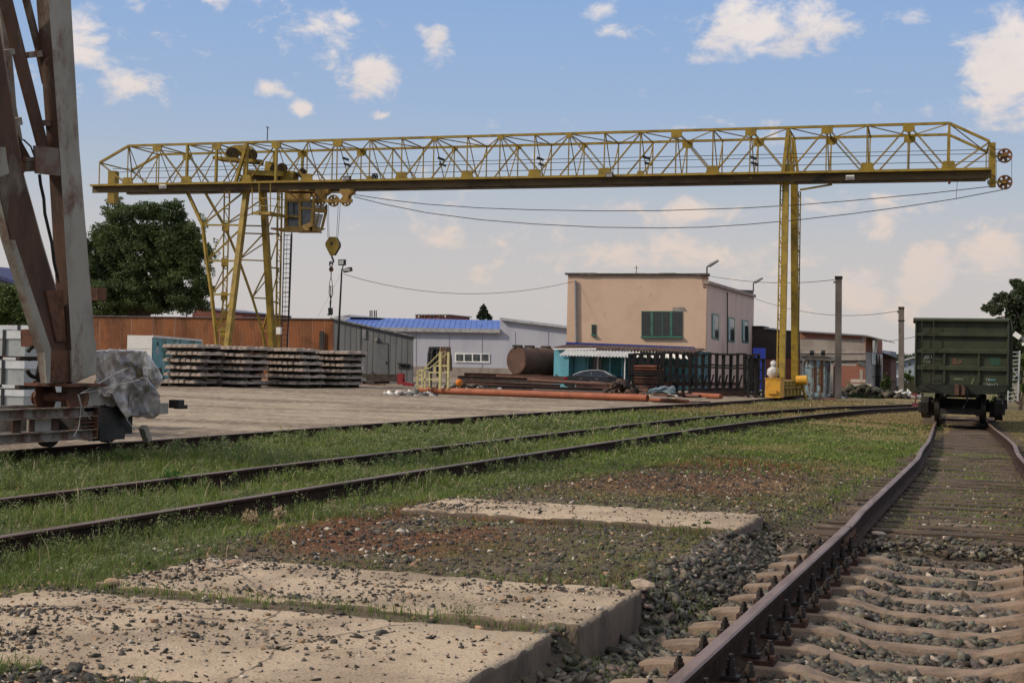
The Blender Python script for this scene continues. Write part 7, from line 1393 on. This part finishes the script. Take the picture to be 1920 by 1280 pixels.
# yellow steps with the black hoses behind
YQ = 66.0; py_ = mat('pale_yellow_paint', (.48, .43, .20), (.38, .34, .16), (.2, .14, .07), rough=.6, scale=5); st = thing('access_steps', 'pale yellow steel steps with handrails standing left of the steel pile', 'steps', onY(812, 735, YQ))
def yb(a, b, w=.07, dy0=0, dy1=0, nm='tube'): m = MB(); m.bar(onY(*a, YQ+dy0), onY(*b, YQ+dy1), w); return m.build(nm, py_, st)
for a, b, w in (((782, 735), (783.5, 693), .07), ((791.5, 728), (791.5, 694), .06), ((797, 729), (797, 690), .07), ((806, 729), (805, 697), .06), ((825, 729), (826, 659), .12), ((840, 729), (841, 660), .11), ((815.5, 697), (815.5, 685), .07)): yb(a, b, w, nm='post')
for a, b in (((783, 694), (797, 694)), ((783, 711), (826, 711)), ((805, 698), (826, 698)), ((815, 685.5), (841, 685.5)), ((782, 725), (793, 725)), ((783, 703), (792, 703)), ((797, 690), (805, 690)), ((826, 698), (841, 698))): yb(a, b, .07, nm='tread_frame')
for a, b in (((797, 689), (826, 660)), ((806, 690), (840, 661))): yb(a, b, .04, nm='handrail')
hs = thing('hose_rack', 'thick black and brown hoses hung over a stand behind the yellow steps', 'hoses', onY(823, 728, YQ+1.5))
for i, x in enumerate((806, 811, 816.5, 821.5, 827, 832, 837, 841)):
    m = MB(); Yh = YQ+1.2+rnd.uniform(0, .5); x2 = x+rnd.uniform(-2, 3); m.path([onY(x-3, 684+rnd.uniform(-4, 18), Yh-.25), onY(x-1.5, 662, Yh-.15), onY(x, 652.5, Yh), onY(x+1.5, 651.5, Yh+.2), onY(x2+2, 668, Yh+.4), onY(x2+3, 690+rnd.uniform(-5, 20), Yh+.4)], .085, 7); m.build('hose', black if i < 4 else mat('brown_hose', (.16, .10, .06), (.08, .055, .04), rough=.8), hs)
m = MB(); m.bar(onY(806, 654, YQ+1.4), onY(842, 654, YQ+1.4), .08); m.bar(onY(808, 727, YQ+1.4), onY(808, 655, YQ+1.4), .08); m.bar(onY(838, 727, YQ+1.4), onY(838, 655, YQ+1.4), .08); m.build('stand', dark, hs)
m = MB(); m.box(onY(752, 710, 88), (.42, .4, .75)); m.bar(onY(755, 705, 88), onY(762, 722, 88), .12); o = m.build('red_pump', mat('red_machine', (.22, .02, .025), (.14, .015, .018), rough=.5)); tag(o, 'small bright red machine before the grey shed', 'machine')
m = MB(); m.bar(onY(757, 719, 86), onY(775, 722, 86), .3, .25); o = m.build('red_pipe_piece', MATS['red_machine']); tag(o, 'low red piece lying beside the grey shed corner', 'scrap')
for i, (x0, x1, y, z) in enumerate(((668, 748, 704, .3), (690, 750, 711, .2), (672, 705, 716, .15))): m = MB(); m.bar(onY(x0, y, 90), onY(x1, y+1.5, 90), .5, z); o = m.build('timber', darkwood); tag(o, ['upper dark timber in front of the grey shed', 'lower dark timber in front of the grey shed', 'short dark timber next to the rightmost sleeper stack'][i], 'timber')
# tank
tk = mat('tank_rust', (.085, .045, .032), (.06, .034, .026), (.12, .06, .04), rough=.8, scale=1, bump=.1); tn = thing('tank', 'large brown rusty cylindrical tank lying beside the turquoise workshop', 'tank', onY(990, 705, 100)); c0 = onY(968, 675.5, 98); ax = Vector((math.sin(math.radians(25)), math.cos(math.radians(25)), 0)); c1 = c0+ax*5.2; m = MB(); m.tube(c0, c1, 1.02, 40); m.build('shell', tk, tn, smooth=40)
m = MB(); m.tube(c0-ax*.02, c0-ax*.001, .98, 32); m.build('end_cap', tk, tn); 
for t in (.8, 3.6): m = MB(); p = c0+ax*t; m.box(p-Vector((0, 0, 1.15)), (1.5, .3, .7)); m.build('cradle', dark, tn)
for t in (.1, 1.4, 3.2): m = MB(); p = c0+ax*t+Vector((0, 0, 1.08)); m.box(p, (.7, .35, .16)); m.build('fitting', dark, tn)
# dark saloon car, side on
cp_ = mat('car_paint_dark', (.022, .024, .03), (.02, .022, .027), rough=.25, bump=0, spec=.6); cgl = mat('car_glass', (.02, .022, .024), rough=.08, bump=0, spec=.7); chrome = mat('chrome', (.6, .6, .6), rough=.2, metal=.9, bump=0)
YCr = 91.0; ca_ = onY(1058, 700, YCr); cz = z1(ca_.x, YCr)-.12; sc = 4.85/4.85; o0 = Vector((ca_.x, YCr, cz)); car = thing('car', 'dark blue-black saloon car parked before the turquoise workshop', 'car', o0)
RZ = Matrix.Rotation(math.radians(12), 3, 'Z')
def K(x, y, z): return o0+RZ @ Vector((x, y, z))
body = [(0, .35), (.02, .78), (.12, 1.0), (.9, 1.06), (3.3, .98), (4.5, .80), (4.82, .62), (4.85, .32), (4.3, .22), (.5, .22)]
m = MB(); m.prism([K(x, 0, z) for x, z in body], RZ @ Vector((0, 1.82, 0))); m.build('body', cp_, car)
roof_ = [(.55, 1.04), (1.0, 1.27), (1.65, 1.43), (2.3, 1.45), (2.75, 1.38), (3.5, 1.00)]
n_ = len(roof_); m = MB(); m.add([K(x, .10+(z-1)*.25, z) for x, z in roof_]+[K(x, 1.72-(z-1)*.25, z) for x, z in roof_], [tuple(range(n_)), tuple(range(n_, 2*n_))[::-1]]+[(i, n_+i, n_+i+1, i+1) for i in range(n_-1)]); m.build('cabin', mat('car_roof_sky_sheen', (.16, .165, .18), rough=.25, metal=.5, bump=0), car)  # cabin paint lightened to carry the sky's reflection on the dark car
for q in ([(.95, 1.08), (1.2, 1.30), (1.75, 1.39), (1.85, 1.07)], [(1.92, 1.07), (1.85, 1.39), (2.3, 1.40), (2.68, 1.33), (3.15, 1.04)]): m = MB(); m.prism([K(x, .085+(z-1)*.25, z) for x, z in q], RZ @ Vector((0, .02, 0))); m.build('side_window', cgl, car)
m = MB(); m.add([K(2.85, .25, 1.37), K(3.52, .16, 1.015), K(3.52, 1.66, 1.015), K(2.85, 1.57, 1.37)], [(0, 1, 2, 3)]); m.add([K(2.84, .25, 1.36), K(3.5, .16, 1.005), K(3.5, 1.66, 1.005), K(2.84, 1.57, 1.36)], [(3, 2, 1, 0)]); m.build('windscreen', mat('windscreen_glass', (.30, .34, .35), rough=.1, bump=0), car)
m = MB(); m.path([K(x, .07+(z-1)*.25, z+.015) for x, z in [(.6, 1.07), (1.05, 1.28), (1.7, 1.42), (2.3, 1.44), (2.75, 1.375), (3.3, 1.08)]], .035, 5); m.build('window_trim', chrome, car)
for x in (.95, 3.9):
    for y in (-.01, 1.62): m = MB(); m.tube(K(x, y, .33), K(x, y+.21, .33), .33, 20); w = m.build('tyre', black, car); m = MB(); m.tube(K(x, y-.012, .33), K(x, y-.002, .33), .21, 12); m.build('rim', chrome, w)
m = MB(); m.box(K(.10, .12, .86), (.22, .3, .13), RZ); m.build('tail_lamp', mat('tail_lamp', (.35, .01, .015), rough=.2), car); m = MB(); m.box(K(4.6, .1, .66), (.35, .25, .12), RZ); m.build('headlamp', mat('headlamp', (.6, .62, .62), rough=.1), car); m = MB(); m.box(K(3.15, -.06, 1.03), (.22, .16, .14), RZ); m.build('mirror', cp_, car)
for x in (1.15, 2.25): m = MB(); m.box(K(x, -.012, .86), (.2, .02, .035), RZ); m.build('door_handle', chrome, car)
# ------------------------------------------------------------------ end
